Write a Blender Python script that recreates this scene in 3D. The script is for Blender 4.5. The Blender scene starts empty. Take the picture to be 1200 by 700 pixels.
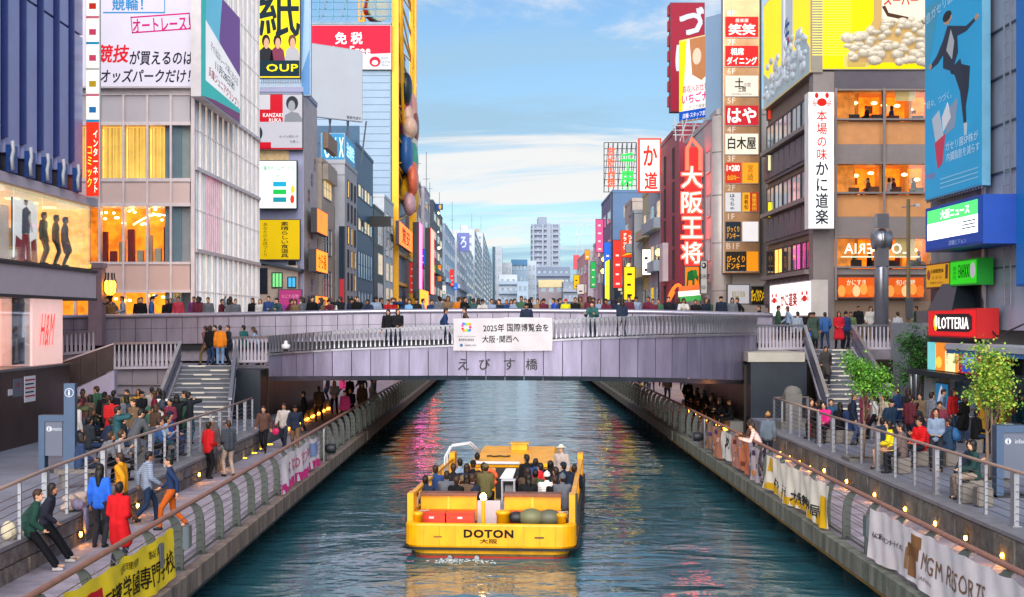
import bpy, bmesh, math, random
from mathutils import Vector, Matrix
R = math.radians
random.seed(7)
S = bpy.context.scene
COL = S.collection
# ---------------------------------------------------------------- camera
FPX, VX, VY, CH = 1600.0, 594.0, 374.0, 5.76      # focal length in photo pixels, vanishing point, eye height over the water
cd = bpy.data.cameras.new('camera'); cam = bpy.data.objects.new('camera', cd); COL.objects.link(cam)
cam.location = (0, 0, CH); cam.rotation_euler = (R(90), 0, 0)
cd.sensor_width = 36; cd.lens = FPX / 1200 * 36
cd.shift_x = (600 - VX) / 1200; cd.shift_y = (VY - 350) / 1200
cd.clip_start = 0.3; cd.clip_end = 6000
S.camera = cam
# ---------------------------------------------------------------- sky and sun
SUN_EL, SUN_AZ = 30.0, 186.0                      # sun low behind the camera, slightly to its left
w = bpy.data.worlds.new('World'); S.world = w; w.use_nodes = True
nt = w.node_tree; nt.nodes.clear()
def nn(t, **k):
    n = nt.nodes.new(t)
    for a, b in k.items(): setattr(n, a, b)
    return n
sky = nn('ShaderNodeTexSky', sky_type='NISHITA', sun_disc=False)
sky.sun_elevation = R(SUN_EL); sky.sun_rotation = R(SUN_AZ); sky.altitude = 30; sky.air_density = 1.0; sky.dust_density = 0.6; sky.ozone_density = 2.0
tc = nn('ShaderNodeTexCoord')
sep = nn('ShaderNodeSeparateXYZ'); nt.links.new(tc.outputs['Generated'], sep.inputs[0])
# project the view direction on a flat cloud deck, so that the clouds shrink to streaks towards the horizon
zc = nn('ShaderNodeMath', operation='MAXIMUM'); nt.links.new(sep.outputs[2], zc.inputs[0]); zc.inputs[1].default_value = 0.0
za = nn('ShaderNodeMath', operation='ADD'); nt.links.new(zc.outputs[0], za.inputs[0]); za.inputs[1].default_value = 0.06
dx = nn('ShaderNodeMath', operation='DIVIDE'); nt.links.new(sep.outputs[0], dx.inputs[0]); nt.links.new(za.outputs[0], dx.inputs[1])
dy = nn('ShaderNodeMath', operation='DIVIDE'); nt.links.new(sep.outputs[1], dy.inputs[0]); nt.links.new(za.outputs[0], dy.inputs[1])
cmb = nn('ShaderNodeCombineXYZ'); nt.links.new(dx.outputs[0], cmb.inputs[0]); nt.links.new(dy.outputs[0], cmb.inputs[1]); cmb.inputs[2].default_value = 3.7
def cloud(scale, detail, rough, lo, hi, dist=0.6):
    mp = nn('ShaderNodeMapping'); mp.inputs['Scale'].default_value = (scale * 0.75, scale, 1); mp.inputs['Location'].default_value = (scale * 1.3 + 7.4, 12.7, 0)
    nt.links.new(cmb.outputs[0], mp.inputs[0])
    n = nn('ShaderNodeTexNoise'); n.inputs['Scale'].default_value = 1; n.inputs['Detail'].default_value = detail; n.inputs['Roughness'].default_value = rough; n.inputs['Distortion'].default_value = dist
    nt.links.new(mp.outputs[0], n.inputs['Vector'])
    r = nn('ShaderNodeMapRange', interpolation_type='SMOOTHSTEP'); r.inputs['From Min'].default_value = lo; r.inputs['From Max'].default_value = hi
    nt.links.new(n.outputs['Fac'], r.inputs['Value'])
    return r.outputs[0]
c1 = cloud(0.62, 8, 0.6, 0.50, 0.63, .9)
c2 = cloud(0.36, 7, 0.62, 0.40, 0.66, .8)
tint = nn('ShaderNodeMix', data_type='RGBA', blend_type='MULTIPLY'); tint.inputs[0].default_value = 1
nt.links.new(sky.outputs[0], tint.inputs[6]); tint.inputs[7].default_value = (0.78, 0.94, 1.04, 1)
m1 = nn('ShaderNodeMix', data_type='RGBA'); nt.links.new(c2, m1.inputs[0])
nt.links.new(tint.outputs[2], m1.inputs[6]); m1.inputs[7].default_value = (3.0, 4.7, 6.2, 1)      # thin grey-blue veil
mx = nn('ShaderNodeMath', operation='MULTIPLY'); nt.links.new(c1, mx.inputs[0]); mx.inputs[1].default_value = 0.9
m2 = nn('ShaderNodeMix', data_type='RGBA'); nt.links.new(mx.outputs[0], m2.inputs[0])
nt.links.new(m1.outputs[2], m2.inputs[6]); m2.inputs[7].default_value = (7.4, 7.2, 7.0, 1)        # sunlit cloud tops
bg = nn('ShaderNodeBackground'); bg.inputs[1].default_value = 0.06
nt.links.new(m2.outputs[2], bg.inputs[0])
wo = nn('ShaderNodeOutputWorld'); nt.links.new(bg.outputs[0], wo.inputs[0])
sl = bpy.data.lights.new('sun', 'SUN'); sun = bpy.data.objects.new('sun', sl); COL.objects.link(sun)
sl.energy = 2.7; sl.angle = R(70); sl.color = (1.0, 0.91, 0.83)
_a, _e = R(SUN_AZ), R(SUN_EL)
_d = Vector((math.sin(_a) * math.cos(_e), math.cos(_a) * math.cos(_e), math.sin(_e)))   # towards the sun
sun.rotation_euler = _d.to_track_quat('Z', 'Y').to_euler(); sun.location = (0, -20, 60)
S.view_settings.view_transform = 'Standard'; S.view_settings.look = 'None'; S.view_settings.gamma = 1; S.view_settings.use_curve_mapping = False
S.view_settings.exposure = 1.13
S.cycles.use_denoising = True
S.cycles.max_bounces = 6; S.cycles.diffuse_bounces = 4; S.cycles.glossy_bounces = 3; S.cycles.transmission_bounces = 4; S.cycles.transparent_max_bounces = 6
S.cycles.sample_clamp_indirect = 6; S.cycles.caustics_reflective = False; S.cycles.caustics_refractive = False

# ---------------------------------------------------------------- materials
def lin(h):
    if not isinstance(h, str): return tuple(h)[:3]
    h = h.lstrip('#'); c = [int(h[i:i + 2], 16) / 255 for i in (0, 2, 4)]
    return tuple(x / 12.92 if x <= .04045 else ((x + .055) / 1.055) ** 2.4 for x in c)
MATS = {}
def M(col, rough=.6, metal=0., em=0., var=.12, vs=1.5, bump=0., bs=30., sample=True, spec=.5, name=None, streak=0., dim=1.):
    key = (col, rough, metal, em, var, vs, bump, bs, sample, spec, streak, dim)
    if key in MATS: return MATS[key]
    c = lin(col)
    m = bpy.data.materials.new(name or 'surface'); m.use_nodes = True; t = m.node_tree; b = t.nodes['Principled BSDF']
    b.inputs['Roughness'].default_value = rough; b.inputs['Metallic'].default_value = metal; b.inputs['Specular IOR Level'].default_value = spec
    geo = t.nodes.new('ShaderNodeNewGeometry')
    if var > 0:
        n = t.nodes.new('ShaderNodeTexNoise'); n.inputs['Scale'].default_value = vs; n.inputs['Detail'].default_value = 6; n.inputs['Roughness'].default_value = .65
        src = geo.outputs['Position']
        if streak:
            mp = t.nodes.new('ShaderNodeMapping'); mp.inputs['Scale'].default_value = (1, 1, streak); t.links.new(src, mp.inputs[0]); src = mp.outputs[0]
        t.links.new(src, n.inputs['Vector'])
        mr = t.nodes.new('ShaderNodeMapRange'); mr.inputs['From Min'].default_value = .3; mr.inputs['From Max'].default_value = .7
        t.links.new(n.outputs['Fac'], mr.inputs['Value'])
        mix = t.nodes.new('ShaderNodeMix'); mix.data_type = 'RGBA'
        mix.inputs[6].default_value = (*[x * (1 - var) for x in c], 1); mix.inputs[7].default_value = (*[x * (1 + var) if em else min(1, x * (1 + var)) for x in c], 1)
        t.links.new(mr.outputs[0], mix.inputs[0]); t.links.new(mix.outputs[2], b.inputs['Base Color'])
        if dim < 1: t.links.remove(b.inputs['Base Color'].links[0]); b.inputs['Base Color'].default_value = (*[x * dim for x in c], 1)
    else: b.inputs['Base Color'].default_value = (*[x * dim for x in c], 1)
    if bump:
        n2 = t.nodes.new('ShaderNodeTexNoise'); n2.inputs['Scale'].default_value = bs; n2.inputs['Detail'].default_value = 5
        t.links.new(geo.outputs['Position'], n2.inputs['Vector'])
        bp = t.nodes.new('ShaderNodeBump'); bp.inputs['Strength'].default_value = bump; bp.inputs['Distance'].default_value = .03
        t.links.new(n2.outputs['Fac'], bp.inputs['Height']); t.links.new(bp.outputs[0], b.inputs['Normal'])
    if em:
        b.inputs['Emission Color'].default_value = (*c, 1); b.inputs['Emission Strength'].default_value = em
        if var > 0: t.links.new(mix.outputs[2], b.inputs['Emission Color'])
        if not sample: m.cycles.emission_sampling = 'NONE'
    m.diffuse_color = (*c, 1)
    MATS[key] = m
    return m
def E(col, em=1.0, sample=True):                     # a lit sign, lamp or lit pane
    return M(col, .45, 0, em if em > 3 else em * .55, 0 if em > 3 else .09, .45, sample=sample, name='lit', dim=.45, spec=.12)
def INK(col): return M(col, .7, 0, 0, 0, spec=.15, name='ink')
def objcol(name, rough=.75, bump=.25, bs=60., var=.2, spec=.3, stripe=False):   # colour from the object's own colour: clothes, hair, skin
    m = bpy.data.materials.new(name); m.use_nodes = True; t = m.node_tree; b = t.nodes['Principled BSDF']
    oi = t.nodes.new('ShaderNodeObjectInfo'); geo = t.nodes.new('ShaderNodeNewGeometry')
    n = t.nodes.new('ShaderNodeTexNoise'); n.inputs['Scale'].default_value = bs * .25; n.inputs['Detail'].default_value = 4; t.links.new(geo.outputs['Position'], n.inputs['Vector'])
    mr = t.nodes.new('ShaderNodeMapRange'); mr.inputs['To Min'].default_value = 1 - var; mr.inputs['To Max'].default_value = 1 + var; t.links.new(n.outputs['Fac'], mr.inputs['Value'])
    sc_ = mr.outputs[0]
    if stripe:                                           # every fourth garment or so is striped
        tcn = t.nodes.new('ShaderNodeTexCoord'); wv = t.nodes.new('ShaderNodeTexWave'); wv.bands_direction = 'Z'; wv.inputs['Scale'].default_value = 7; wv.inputs['Distortion'].default_value = 1.2; t.links.new(tcn.outputs['Object'], wv.inputs['Vector'])
        gt = t.nodes.new('ShaderNodeMath'); gt.operation = 'GREATER_THAN'; gt.inputs[1].default_value = .74; t.links.new(oi.outputs['Random'], gt.inputs[0])
        ml = t.nodes.new('ShaderNodeMath'); ml.operation = 'MULTIPLY'; t.links.new(gt.outputs[0], ml.inputs[0]); t.links.new(wv.outputs['Fac'], ml.inputs[1])
        ma = t.nodes.new('ShaderNodeMath'); ma.operation = 'MULTIPLY_ADD'; ma.inputs[1].default_value = .9; t.links.new(ml.outputs[0], ma.inputs[0]); t.links.new(sc_, ma.inputs[2]); sc_ = ma.outputs[0]
    vm = t.nodes.new('ShaderNodeVectorMath'); vm.operation = 'SCALE'; t.links.new(oi.outputs['Color'], vm.inputs[0]); t.links.new(sc_, vm.inputs['Scale'])
    t.links.new(vm.outputs[0], b.inputs['Base Color']); b.inputs['Roughness'].default_value = rough; b.inputs['Specular IOR Level'].default_value = spec
    bp = t.nodes.new('ShaderNodeBump'); bp.inputs['Strength'].default_value = bump; bp.inputs['Distance'].default_value = .02
    t.links.new(n.outputs['Fac'], bp.inputs['Height']); t.links.new(bp.outputs[0], b.inputs['Normal'])
    return m
def glass_mat(col='#16222b', rough=.06, name='window_glass'):
    return M(col, rough, 0, 0, .25, .6, .06, .8, spec=.9, name=name)
def clear_glass(tint=(.85, .92, .95), alpha=.16):
    m = bpy.data.materials.new('clear_glass'); m.use_nodes = True; t = m.node_tree; t.nodes.clear()
    o = t.nodes.new('ShaderNodeOutputMaterial'); g = t.nodes.new('ShaderNodeBsdfGlossy'); g.inputs['Roughness'].default_value = .03; g.inputs['Color'].default_value = (*tint, 1)
    tr = t.nodes.new('ShaderNodeBsdfTransparent'); tr.inputs['Color'].default_value = (*tint, 1)
    mx = t.nodes.new('ShaderNodeMixShader'); fr = t.nodes.new('ShaderNodeFresnel'); fr.inputs[0].default_value = 1.5
    ad = t.nodes.new('ShaderNodeMath'); ad.operation = 'MULTIPLY'; ad.inputs[1].default_value = .45; t.links.new(fr.outputs[0], ad.inputs[0])
    t.links.new(ad.outputs[0], mx.inputs[0]); t.links.new(tr.outputs[0], mx.inputs[1]); t.links.new(g.outputs[0], mx.inputs[2]); t.links.new(mx.outputs[0], o.inputs[0])
    return m

# ---------------------------------------------------------------- mesh building
class MB:
    def __init__(s): s.v = []; s.f = []; s.mi = []; s.m = 0
    def quad(s, *p):
        k = len(s.v); s.v += [tuple(q) for q in p]; s.f.append(tuple(range(k, k + len(p)))); s.mi.append(s.m)
    def box(s, x0, x1, y0, y1, z0, z1):
        x0, x1 = min(x0, x1), max(x0, x1); y0, y1 = min(y0, y1), max(y0, y1); z0, z1 = min(z0, z1), max(z0, z1)
        k = len(s.v); s.v += [(x, y, z) for z in (z0, z1) for y in (y0, y1) for x in (x0, x1)]
        for f in ((0, 2, 3, 1), (4, 5, 7, 6), (0, 1, 5, 4), (2, 6, 7, 3), (0, 4, 6, 2), (1, 3, 7, 5)): s.f.append(tuple(k + i for i in f)); s.mi.append(s.m)
        return s
    def hexa(s, b, t):                               # 4 bottom points and 4 top points, both anticlockwise from above
        k = len(s.v); s.v += [tuple(p) for p in b] + [tuple(p) for p in t]
        for f in ((3, 2, 1, 0), (4, 5, 6, 7), (0, 1, 5, 4), (1, 2, 6, 5), (2, 3, 7, 6), (3, 0, 4, 7)): s.f.append(tuple(k + i for i in f)); s.mi.append(s.m)
        return s
    def prism(s, pts, axis, a, b):                   # polygon pts (2D) pushed along an axis: 'x' (y,z) 'y' (x,z) 'z' (x,y)
        def P(p, t): return {'x': (t, p[0], p[1]), 'y': (p[0], t, p[1]), 'z': (p[0], p[1], t)}[axis]
        k = len(s.v); n = len(pts)
        ar = sum(pts[i][0] * pts[(i + 1) % n][1] - pts[(i + 1) % n][0] * pts[i][1] for i in range(n))
        if (ar < 0) != (axis == 'y'): pts = pts[::-1]
        lo, hi = min(a, b), max(a, b)
        s.v += [P(p, lo) for p in pts] + [P(p, hi) for p in pts]
        s.f.append(tuple(k + n - 1 - i for i in range(n))); s.f.append(tuple(k + n + i for i in range(n)))
        for i in range(n): s.f.append((k + i, k + (i + 1) % n, k + n + (i + 1) % n, k + n + i))
        s.mi += [s.m] * (n + 2)
        return s
    def tube(s, pts, rad, seg=6, cap=True, flat=None):     # swept round bar through points; rad number or list; flat=(sx) squash sideways
        pts = [Vector(p) for p in pts]; n = len(pts); k0 = len(s.v); up = Vector((0, 0, 1)); prev = None
        for i, p in enumerate(pts):
            t = ((pts[min(i + 1, n - 1)] - p).normalized() + (p - pts[max(i - 1, 0)]).normalized())
            t = t.normalized() if t.length > 1e-6 else Vector((0, 0, 1))
            a = prev if prev else (up if abs(t.z) < .9 else Vector((0, 1, 0)))
            a = (a - t * a.dot(t)); a = a.normalized() if a.length > 1e-5 else t.orthogonal().normalized()
            prev = a; b = t.cross(a); r = rad[i] if isinstance(rad, (list, tuple)) else rad
            for j in range(seg):
                q = 2 * math.pi * (j + .5) / seg; s.v.append(tuple(p + a * (math.cos(q) * r) + b * (math.sin(q) * r * (flat or 1))))
        for i in range(n - 1):
            for j in range(seg):
                s.f.append((k0 + i * seg + j, k0 + i * seg + (j + 1) % seg, k0 + (i + 1) * seg + (j + 1) % seg, k0 + (i + 1) * seg + j)); s.mi.append(s.m)
        if cap:
            s.f.append(tuple(k0 + seg - 1 - j for j in range(seg))); s.f.append(tuple(k0 + (n - 1) * seg + j for j in range(seg))); s.mi += [s.m] * 2
        return s
    def ell(s, c, r, seg=10, rings=7):                # ellipsoid
        c = Vector(c); k = len(s.v)
        s.v.append((c.x, c.y, c.z - r[2]))
        for i in range(1, rings):
            th = math.pi * i / rings
            for j in range(seg):
                q = 2 * math.pi * j / seg; s.v.append((c.x + r[0] * math.sin(th) * math.cos(q), c.y + r[1] * math.sin(th) * math.sin(q), c.z - r[2] * math.cos(th)))
        s.v.append((c.x, c.y, c.z + r[2])); e = len(s.v) - 1
        for j in range(seg):
            s.f.append((k, k + 1 + (j + 1) % seg, k + 1 + j)); s.mi.append(s.m)
            for i in range(rings - 2):
                a = k + 1 + i * seg; s.f.append((a + j, a + (j + 1) % seg, a + seg + (j + 1) % seg, a + seg + j)); s.mi.append(s.m)
            a = k + 1 + (rings - 2) * seg; s.f.append((a + j, a + (j + 1) % seg, e)); s.mi.append(s.m)
        return s
    def lathe(s, prof, c=(0, 0, 0), seg=12, axis='z'):  # profile of (radius, height)
        k = len(s.v)
        for r, h in prof:
            for j in range(seg):
                q = 2 * math.pi * j / seg; x, y = r * math.cos(q), r * math.sin(q)
                s.v.append({'z': (c[0] + x, c[1] + y, c[2] + h), 'y': (c[0] + x, c[1] - h, c[2] + y), 'x': (c[0] + h, c[1] + x, c[2] + y)}[axis])
        n = len(prof)
        for i in range(n - 1):
            for j in range(seg): s.f.append((k + i * seg + j, k + i * seg + (j + 1) % seg, k + (i + 1) * seg + (j + 1) % seg, k + (i + 1) * seg + j)); s.mi.append(s.m)
        s.f.append(tuple(k + seg - 1 - j for j in range(seg))); s.f.append(tuple(k + (n - 1) * seg + j for j in range(seg))); s.mi += [s.m] * 2
        return s
    def mesh(s, mats=None, smooth=False, name='shape'):
        me = bpy.data.meshes.new(name); me.from_pydata(s.v, [], s.f)
        if mats is not None:
            for m in (mats if isinstance(mats, (list, tuple)) else [mats]): me.materials.append(m)
        if any(s.mi): me.polygons.foreach_set('material_index', s.mi)
        if smooth: me.polygons.foreach_set('use_smooth', [True] * len(me.polygons))
        me.update(); return me
def obj(name, me, parent=None, loc=(0, 0, 0), rot=(0, 0, 0)):
    o = bpy.data.objects.new(name, me); COL.objects.link(o); o.parent = parent; o.location = loc; o.rotation_euler = rot
    return o
def tag(o, label=None, cat=None, group=None, kind=None):
    if label: o['label'] = label
    if cat: o['category'] = cat
    if group: o['group'] = group
    if kind: o['kind'] = kind
    return o
def empty(name, loc, rz=0, label=None, cat=None, group=None):
    o = bpy.data.objects.new(name, None); COL.objects.link(o); o.location = loc; o.rotation_euler = (0, 0, rz); o.empty_display_size = .3
    return tag(o, label, cat, group)
def copy_tree(o, parent=None):
    c = o.copy(); COL.objects.link(c); c.parent = parent
    for ch in o.children: copy_tree(ch, c)
    return c
def struct(name, mb, mat, smooth=False):
    return tag(obj(name, mb.mesh(mat, smooth)), kind='structure')

# ---------------------------------------------------------------- photo pixels to places
def gx(px, d): return (px - VX) * d / FPX
def gz(py, d): return CH - (py - VY) * d / FPX
def gnd(px, py, z):                                    # the point of a level surface at height z that a pixel shows
    d = FPX * (CH - z) / (py - VY); return gx(px, d), d, z
class Fr:                                              # an upright plane: u to the reader's right, v up, n out of the wall
    def __init__(s, ox, oy, deg): s.o = Vector((ox, oy, 0)); s.r = R(deg); s.ud = Vector((math.cos(s.r), math.sin(s.r), 0)); s.nd = Vector((math.sin(s.r), -math.cos(s.r), 0))
    def P(s, u, v, n=0): p = s.o + s.ud * u + s.nd * n; p.z = v; return p
    def uv(s, px, py, n=0):
        a = (px - VX) / FPX; o = s.o + s.nd * n
        t = o.dot(s.nd) / (a * s.nd.x + s.nd.y)
        p = Vector((a * t, t, 0)); return (p - s.o).dot(s.ud), CH - (py - VY) * t / FPX
def L(x): return Fr(x, 0, 90)
def RR(x): return Fr(x, 0, -90)
def C(y): return Fr(0, y, 0)

# ---------------------------------------------------------------- lettering
GL = {}
def glyphs(s, bold=0., vert=False):
    k = (s, bold, vert)
    if k in GL: return GL[k]
    c = bpy.data.curves.new('lettering', 'FONT'); c.body = '\n'.join(s) if vert else s
    c.resolution_u = 2; c.align_x = 'CENTER'; c.space_character = 1.1 if s.isascii() else 1.0; c.space_line = 1.0 if not vert else 1.02
    o = bpy.data.objects.new('lettering', c); m = o.to_mesh()
    vs = [(v.co.x, v.co.y, 0) for v in m.vertices]; fs = [tuple(p.vertices) for p in m.polygons]
    o.to_mesh_clear(); bpy.data.objects.remove(o); bpy.data.curves.remove(c)
    if bold:                                             # heavier strokes: the same glyphs laid again a little aside and deeper
        n0 = len(vs); f0 = list(fs); base = list(vs); b_ = bold * 1.1
        for q, (ax, ay) in enumerate(((b_, 0), (0, b_), (b_, b_))):
            vs += [(x + ax, y + ay, q + 1) for x, y, _ in base]; fs += [tuple(i + n0 * (q + 1) for i in f) for f in f0]
    x0, x1 = min(v[0] for v in vs), max(v[0] for v in vs); y0, y1 = min(v[1] for v in vs), max(v[1] for v in vs)
    w_, h_ = max(x1 - x0, 1e-4), max(y1 - y0, 1e-4)
    GL[k] = ([((x - x0) / w_ - .5, (y - y0) / h_ - .5, q) for x, y, q in vs], fs, w_ / h_)
    return GL[k]
def letters(s, cx, cz, w_, h_, y, mat, parent, bold=0., vert=False, slant=0., mirror=False, warp=None, thick=0., name='lettering', rot=0., xf=None):
    """flat lettering centred at (cx, cz) in the parent's x-z plane at depth y (towards -y), fitted to w_ by h_ (None keeps the shape)"""
    vs, fs, asp = glyphs(s, bold, vert)
    if w_ is None: w_ = h_ * asp
    if h_ is None: h_ = w_ / asp
    k = -1 if mirror else 1; ca, sa = math.cos(rot), math.sin(rot); out = []
    for a, b, q in vs:
        x, z = k * a * w_ + slant * b * h_, b * h_
        x, z = cx + x * ca - z * sa, cz + x * sa + z * ca
        p_ = tuple(warp(x, z)) if warp else (x, y, z); out.append((p_[0], p_[1] + q * .0015, p_[2]))
    fs2 = [f[::-1] for f in fs] if mirror else list(fs)
    if thick and not warp:
        n = len(out); ec = {}
        for f in fs2:
            for i in range(len(f)):
                e = (f[i], f[(i + 1) % len(f)]); ec[e] = 1
        out += [(x, yy + thick, z) for x, yy, z in out]
        for (a, b) in list(ec):
            if (b, a) not in ec: fs2.append((b, a, a + n, b + n))
    me = bpy.data.meshes.new('lettering'); me.from_pydata(out, [], fs2); me.materials.append(mat); me.update()
    return obj(name, me, parent)

# ---------------------------------------------------------------- things on an upright plane
WIN = {}
class Th:
    """a thing whose parts are given in the (u, v, n) of an upright plane"""
    def __init__(s, name, label, cat, fr, u, v, group=None):
        s.fr, s.u, s.v = fr, u, v; s.o = empty(name, fr.P(u, v), fr.r, label, cat, group)
    def box(s, name, u0, u1, v0, v1, n0, n1, mat, parent=None):
        return obj(name, MB().box(u0 - s.u, u1 - s.u, -n0, -n1, v0 - s.v, v1 - s.v).mesh(mat), parent or s.o)
    def part(s, name, mb, mat, parent=None, smooth=False): return obj(name, mb.mesh(mat, smooth), parent or s.o)
    def poly(s, name, pts, n, mat, parent=None, th=.012):
        return obj(name, MB().prism([(a - s.u, b - s.v) for a, b in pts], 'y', -n, -n + th).mesh(mat), parent or s.o)
    def text(s, t, u, v, w_, h_, n, mat, parent=None, **k):
        return letters(t, u - s.u, v - s.v, w_, h_, -n, mat, parent or s.o, **k)
    def win(s, u0, u1, v0, v1, n=0., fm=None, pm=None, mull=0, trans=0, fw=.07, parent=None, name='window', proud=.08):
        """a window: frame bars standing proud of the wall, a pane as its sub-part"""
        w_, h_ = round(abs(u1 - u0), 2), round(abs(v1 - v0), 2); k = (w_, h_, mull, trans, fw, proud, fm.name)
        if k not in WIN:
            a, b = w_ / 2, h_ / 2; f = MB()
            f.box(-a, a, -proud, 0, b - fw, b); f.box(-a, a, -proud, 0, -b, -b + fw); f.box(-a, -a + fw, -proud, 0, -b + fw, b - fw); f.box(a - fw, a, -proud, 0, -b + fw, b - fw)
            for i in range(mull): x = -a + w_ * (i + 1) / (mull + 1); f.box(x - fw * .35, x + fw * .35, -proud * .9, 0, -b + fw, b - fw)
            for i in range(trans): z = -b + h_ * (i + 1) / (trans + 1); f.box(-a + fw, a - fw, -proud * .8, 0, z - fw * .3, z + fw * .3)
            WIN[k] = (f.mesh(fm), {})
        fme, panes = WIN[k]
        o = obj(name, fme, parent or s.o, ((u0 + u1) / 2 - s.u, -n, (v0 + v1) / 2 - s.v))
        if pm.name not in panes: panes[pm.name] = MB().box(-w_ / 2 + fw * .8, w_ / 2 - fw * .8, -proud * .35, -.002, -h_ / 2 + fw * .8, h_ / 2 - fw * .8).mesh(pm)
        obj('pane', panes[pm.name], o)
        return o
GLASS = glass_mat(); GLASSB = glass_mat('#22394a'); 
METAL = M('#8d8f96', .35, .9, name='steel'); DARKM = M('#23262b', .5, .3, name='dark_metal'); WHITEM = M('#c9c9cf', .5, name='white_paint')
STEELW = M('#94959f', .3, .7, var=.1, name='brushed_steel')
ALU = M('#9a9ca4', .45, .6, name='aluminium')

class Fc(Th):
    """one face of a thing that already has its Empty (which is not turned)"""
    def __init__(s, root, fr): s.o, s.fr, s.u, s.v = root, fr, 0, 0; s.loc = fr.o - Vector(root.location); s.vz = root.location.z
    def _p(s, o, parent):
        if parent is None or parent is s.o: o.location = s.loc; o.rotation_euler = (0, 0, s.fr.r)
        return o
    def box(s, *a, parent=None): return s._p(Th.box(s, *a, parent=parent), parent)
    def part(s, name, mb, mat, parent=None, smooth=False): return s._p(Th.part(s, name, mb, mat, parent, smooth), parent)
    def poly(s, name, pts, n, mat, parent=None, th=.012): return s._p(Th.poly(s, name, pts, n, mat, parent, th), parent)
    def text(s, t, u, v, w_, h_, n, mat, parent=None, **k): return s._p(Th.text(s, t, u, v, w_, h_, n, mat, parent, **k), parent)
    def win(s, u0, u1, v0, v1, n=0., **k):
        o = Th.win(s, u0, u1, v0, v1, n, **k)
        if not k.get('parent'): p = s.fr.P((u0 + u1) / 2, (v0 + v1) / 2, n) - Vector(s.o.location); o.location = p; o.rotation_euler = (0, 0, s.fr.r)
        return o
    def grid(s, u0, u1, v0, v1, cols, rows, ww, wh, fm, panes, mull=0, trans=0, n=0., seed=0, skip=0., fw=.06, name='window'):
        r = random.Random(seed); cw, rh = (u1 - u0) / cols, (v1 - v0) / rows
        for j in range(rows):
            for i in range(cols):
                if r.random() < skip: continue
                uc, vc = u0 + cw * (i + .5), v0 + rh * (j + .5); s.win(uc - ww / 2, uc + ww / 2, vc - wh / 2, vc + wh / 2, n, fm=fm, pm=r.choice(panes), mull=mull, trans=trans, fw=fw, name=name)
BH = 0
def bld(label, x0, x1, y0, y1, z1, wall, z0=.9, group=None, cat='building', name='building', cap=True):
    """plain block with its canal side and camera side ready for windows; root Empty at its foot"""
    ctr = Vector(((x0 + x1) / 2, y0, z0)); o = empty(name, ctr, 0, label, cat, group)
    obj('wall', MB().box(x0 - ctr.x, x1 - ctr.x, 0, y1 - y0, 0, z1 - z0).mesh(wall), o)
    if cap:
        m = MB(); a, b, c, d, h = x0 - ctr.x - .06, x1 - ctr.x + .06, -.06, y1 - y0 + .06, z1 - z0 + .003
        m.box(a, b, c, c + .25, h, h + .35).box(a, b, d - .25, d, h, h + .35).box(a, a + .25, c + .25, d - .25, h, h + .35).box(b - .25, b, c + .25, d - .25, h, h + .35); obj('roof_parapet', m.mesh(wall), o)
    left = (x0 + x1) < 0
    return o, Fc(o, L(x1) if left else RR(x0)), Fc(o, C(y0))
def sign(label, fr, px0, px1, pt, pb, ref, col, em=.3, texts=(), th=.3, n=.05, name='billboard', edge='#3a3d42', group=None, bord=.06, rough=.4, smp=True, deco=None):
    """a flat sign on plane fr between photo columns px0 and px1; pt, pb are its top and bottom rows read at column ref"""
    nn_ = n + th; u0, _ = fr.uv(px0, 0, nn_); u1, _ = fr.uv(px1, 0, nn_); _, v1 = fr.uv(ref, pt, nn_); _, v0 = fr.uv(ref, pb, nn_)
    if u0 > u1: u0, u1 = u1, u0
    t = Th(name, label, 'sign', fr, (u0 + u1) / 2, v0, group); w_, h_ = u1 - u0, v1 - v0
    t.box('case', u0, u1, v0, v1, n, nn_ - .02, M(edge, .5, .2))
    f = t.box('face', u0 + bord, u1 - bord, v0 + bord, v1 - bord, nn_ - .0195, nn_, E(col, em, smp) if em else M(col, rough, var=.04))
    for q in texts:
        s_, cx, cy, tw, th_, c_ = q[:6]; k = dict(q[6]) if len(q) > 6 else {}; e_ = k.pop('em', 0)
        t.text(s_, u0 + w_ * cx, v0 + h_ * cy, None if tw is None else w_ * tw, None if th_ is None else h_ * th_, nn_ + .012, E(c_, e_, False) if e_ else INK(c_), f, **k)
    def fb(a, b, c, d, c_, e_=0, nm='print', z=.006):     # a flat printed rectangle in fractions of the face
        return t.box(nm, u0 + w_ * a, u0 + w_ * b, v0 + h_ * c, v0 + h_ * d, nn_ + .0005, nn_ + z, E(c_, e_, False) if e_ else INK(c_), f)
    def fp(pts, c_, e_=0, nm='print', z=.008): return t.poly(nm, [(u0 + w_ * a, v0 + h_ * b) for a, b in pts], nn_ + z, E(c_, e_, False) if e_ else INK(c_), f, th=z - .0006)
    t.fb, t.fp, t.dim = fb, fp, (u0, u1, v0, v1, nn_)
    return t
def circ(cx, cy, rx, ry, n=16, a0=0, a1=360): return [(cx + rx * math.cos(R(a0 + (a1 - a0) * i / n)), cy + ry * math.sin(R(a0 + (a1 - a0) * i / n))) for i in range(n + (a1 - a0 < 360))]
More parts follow.
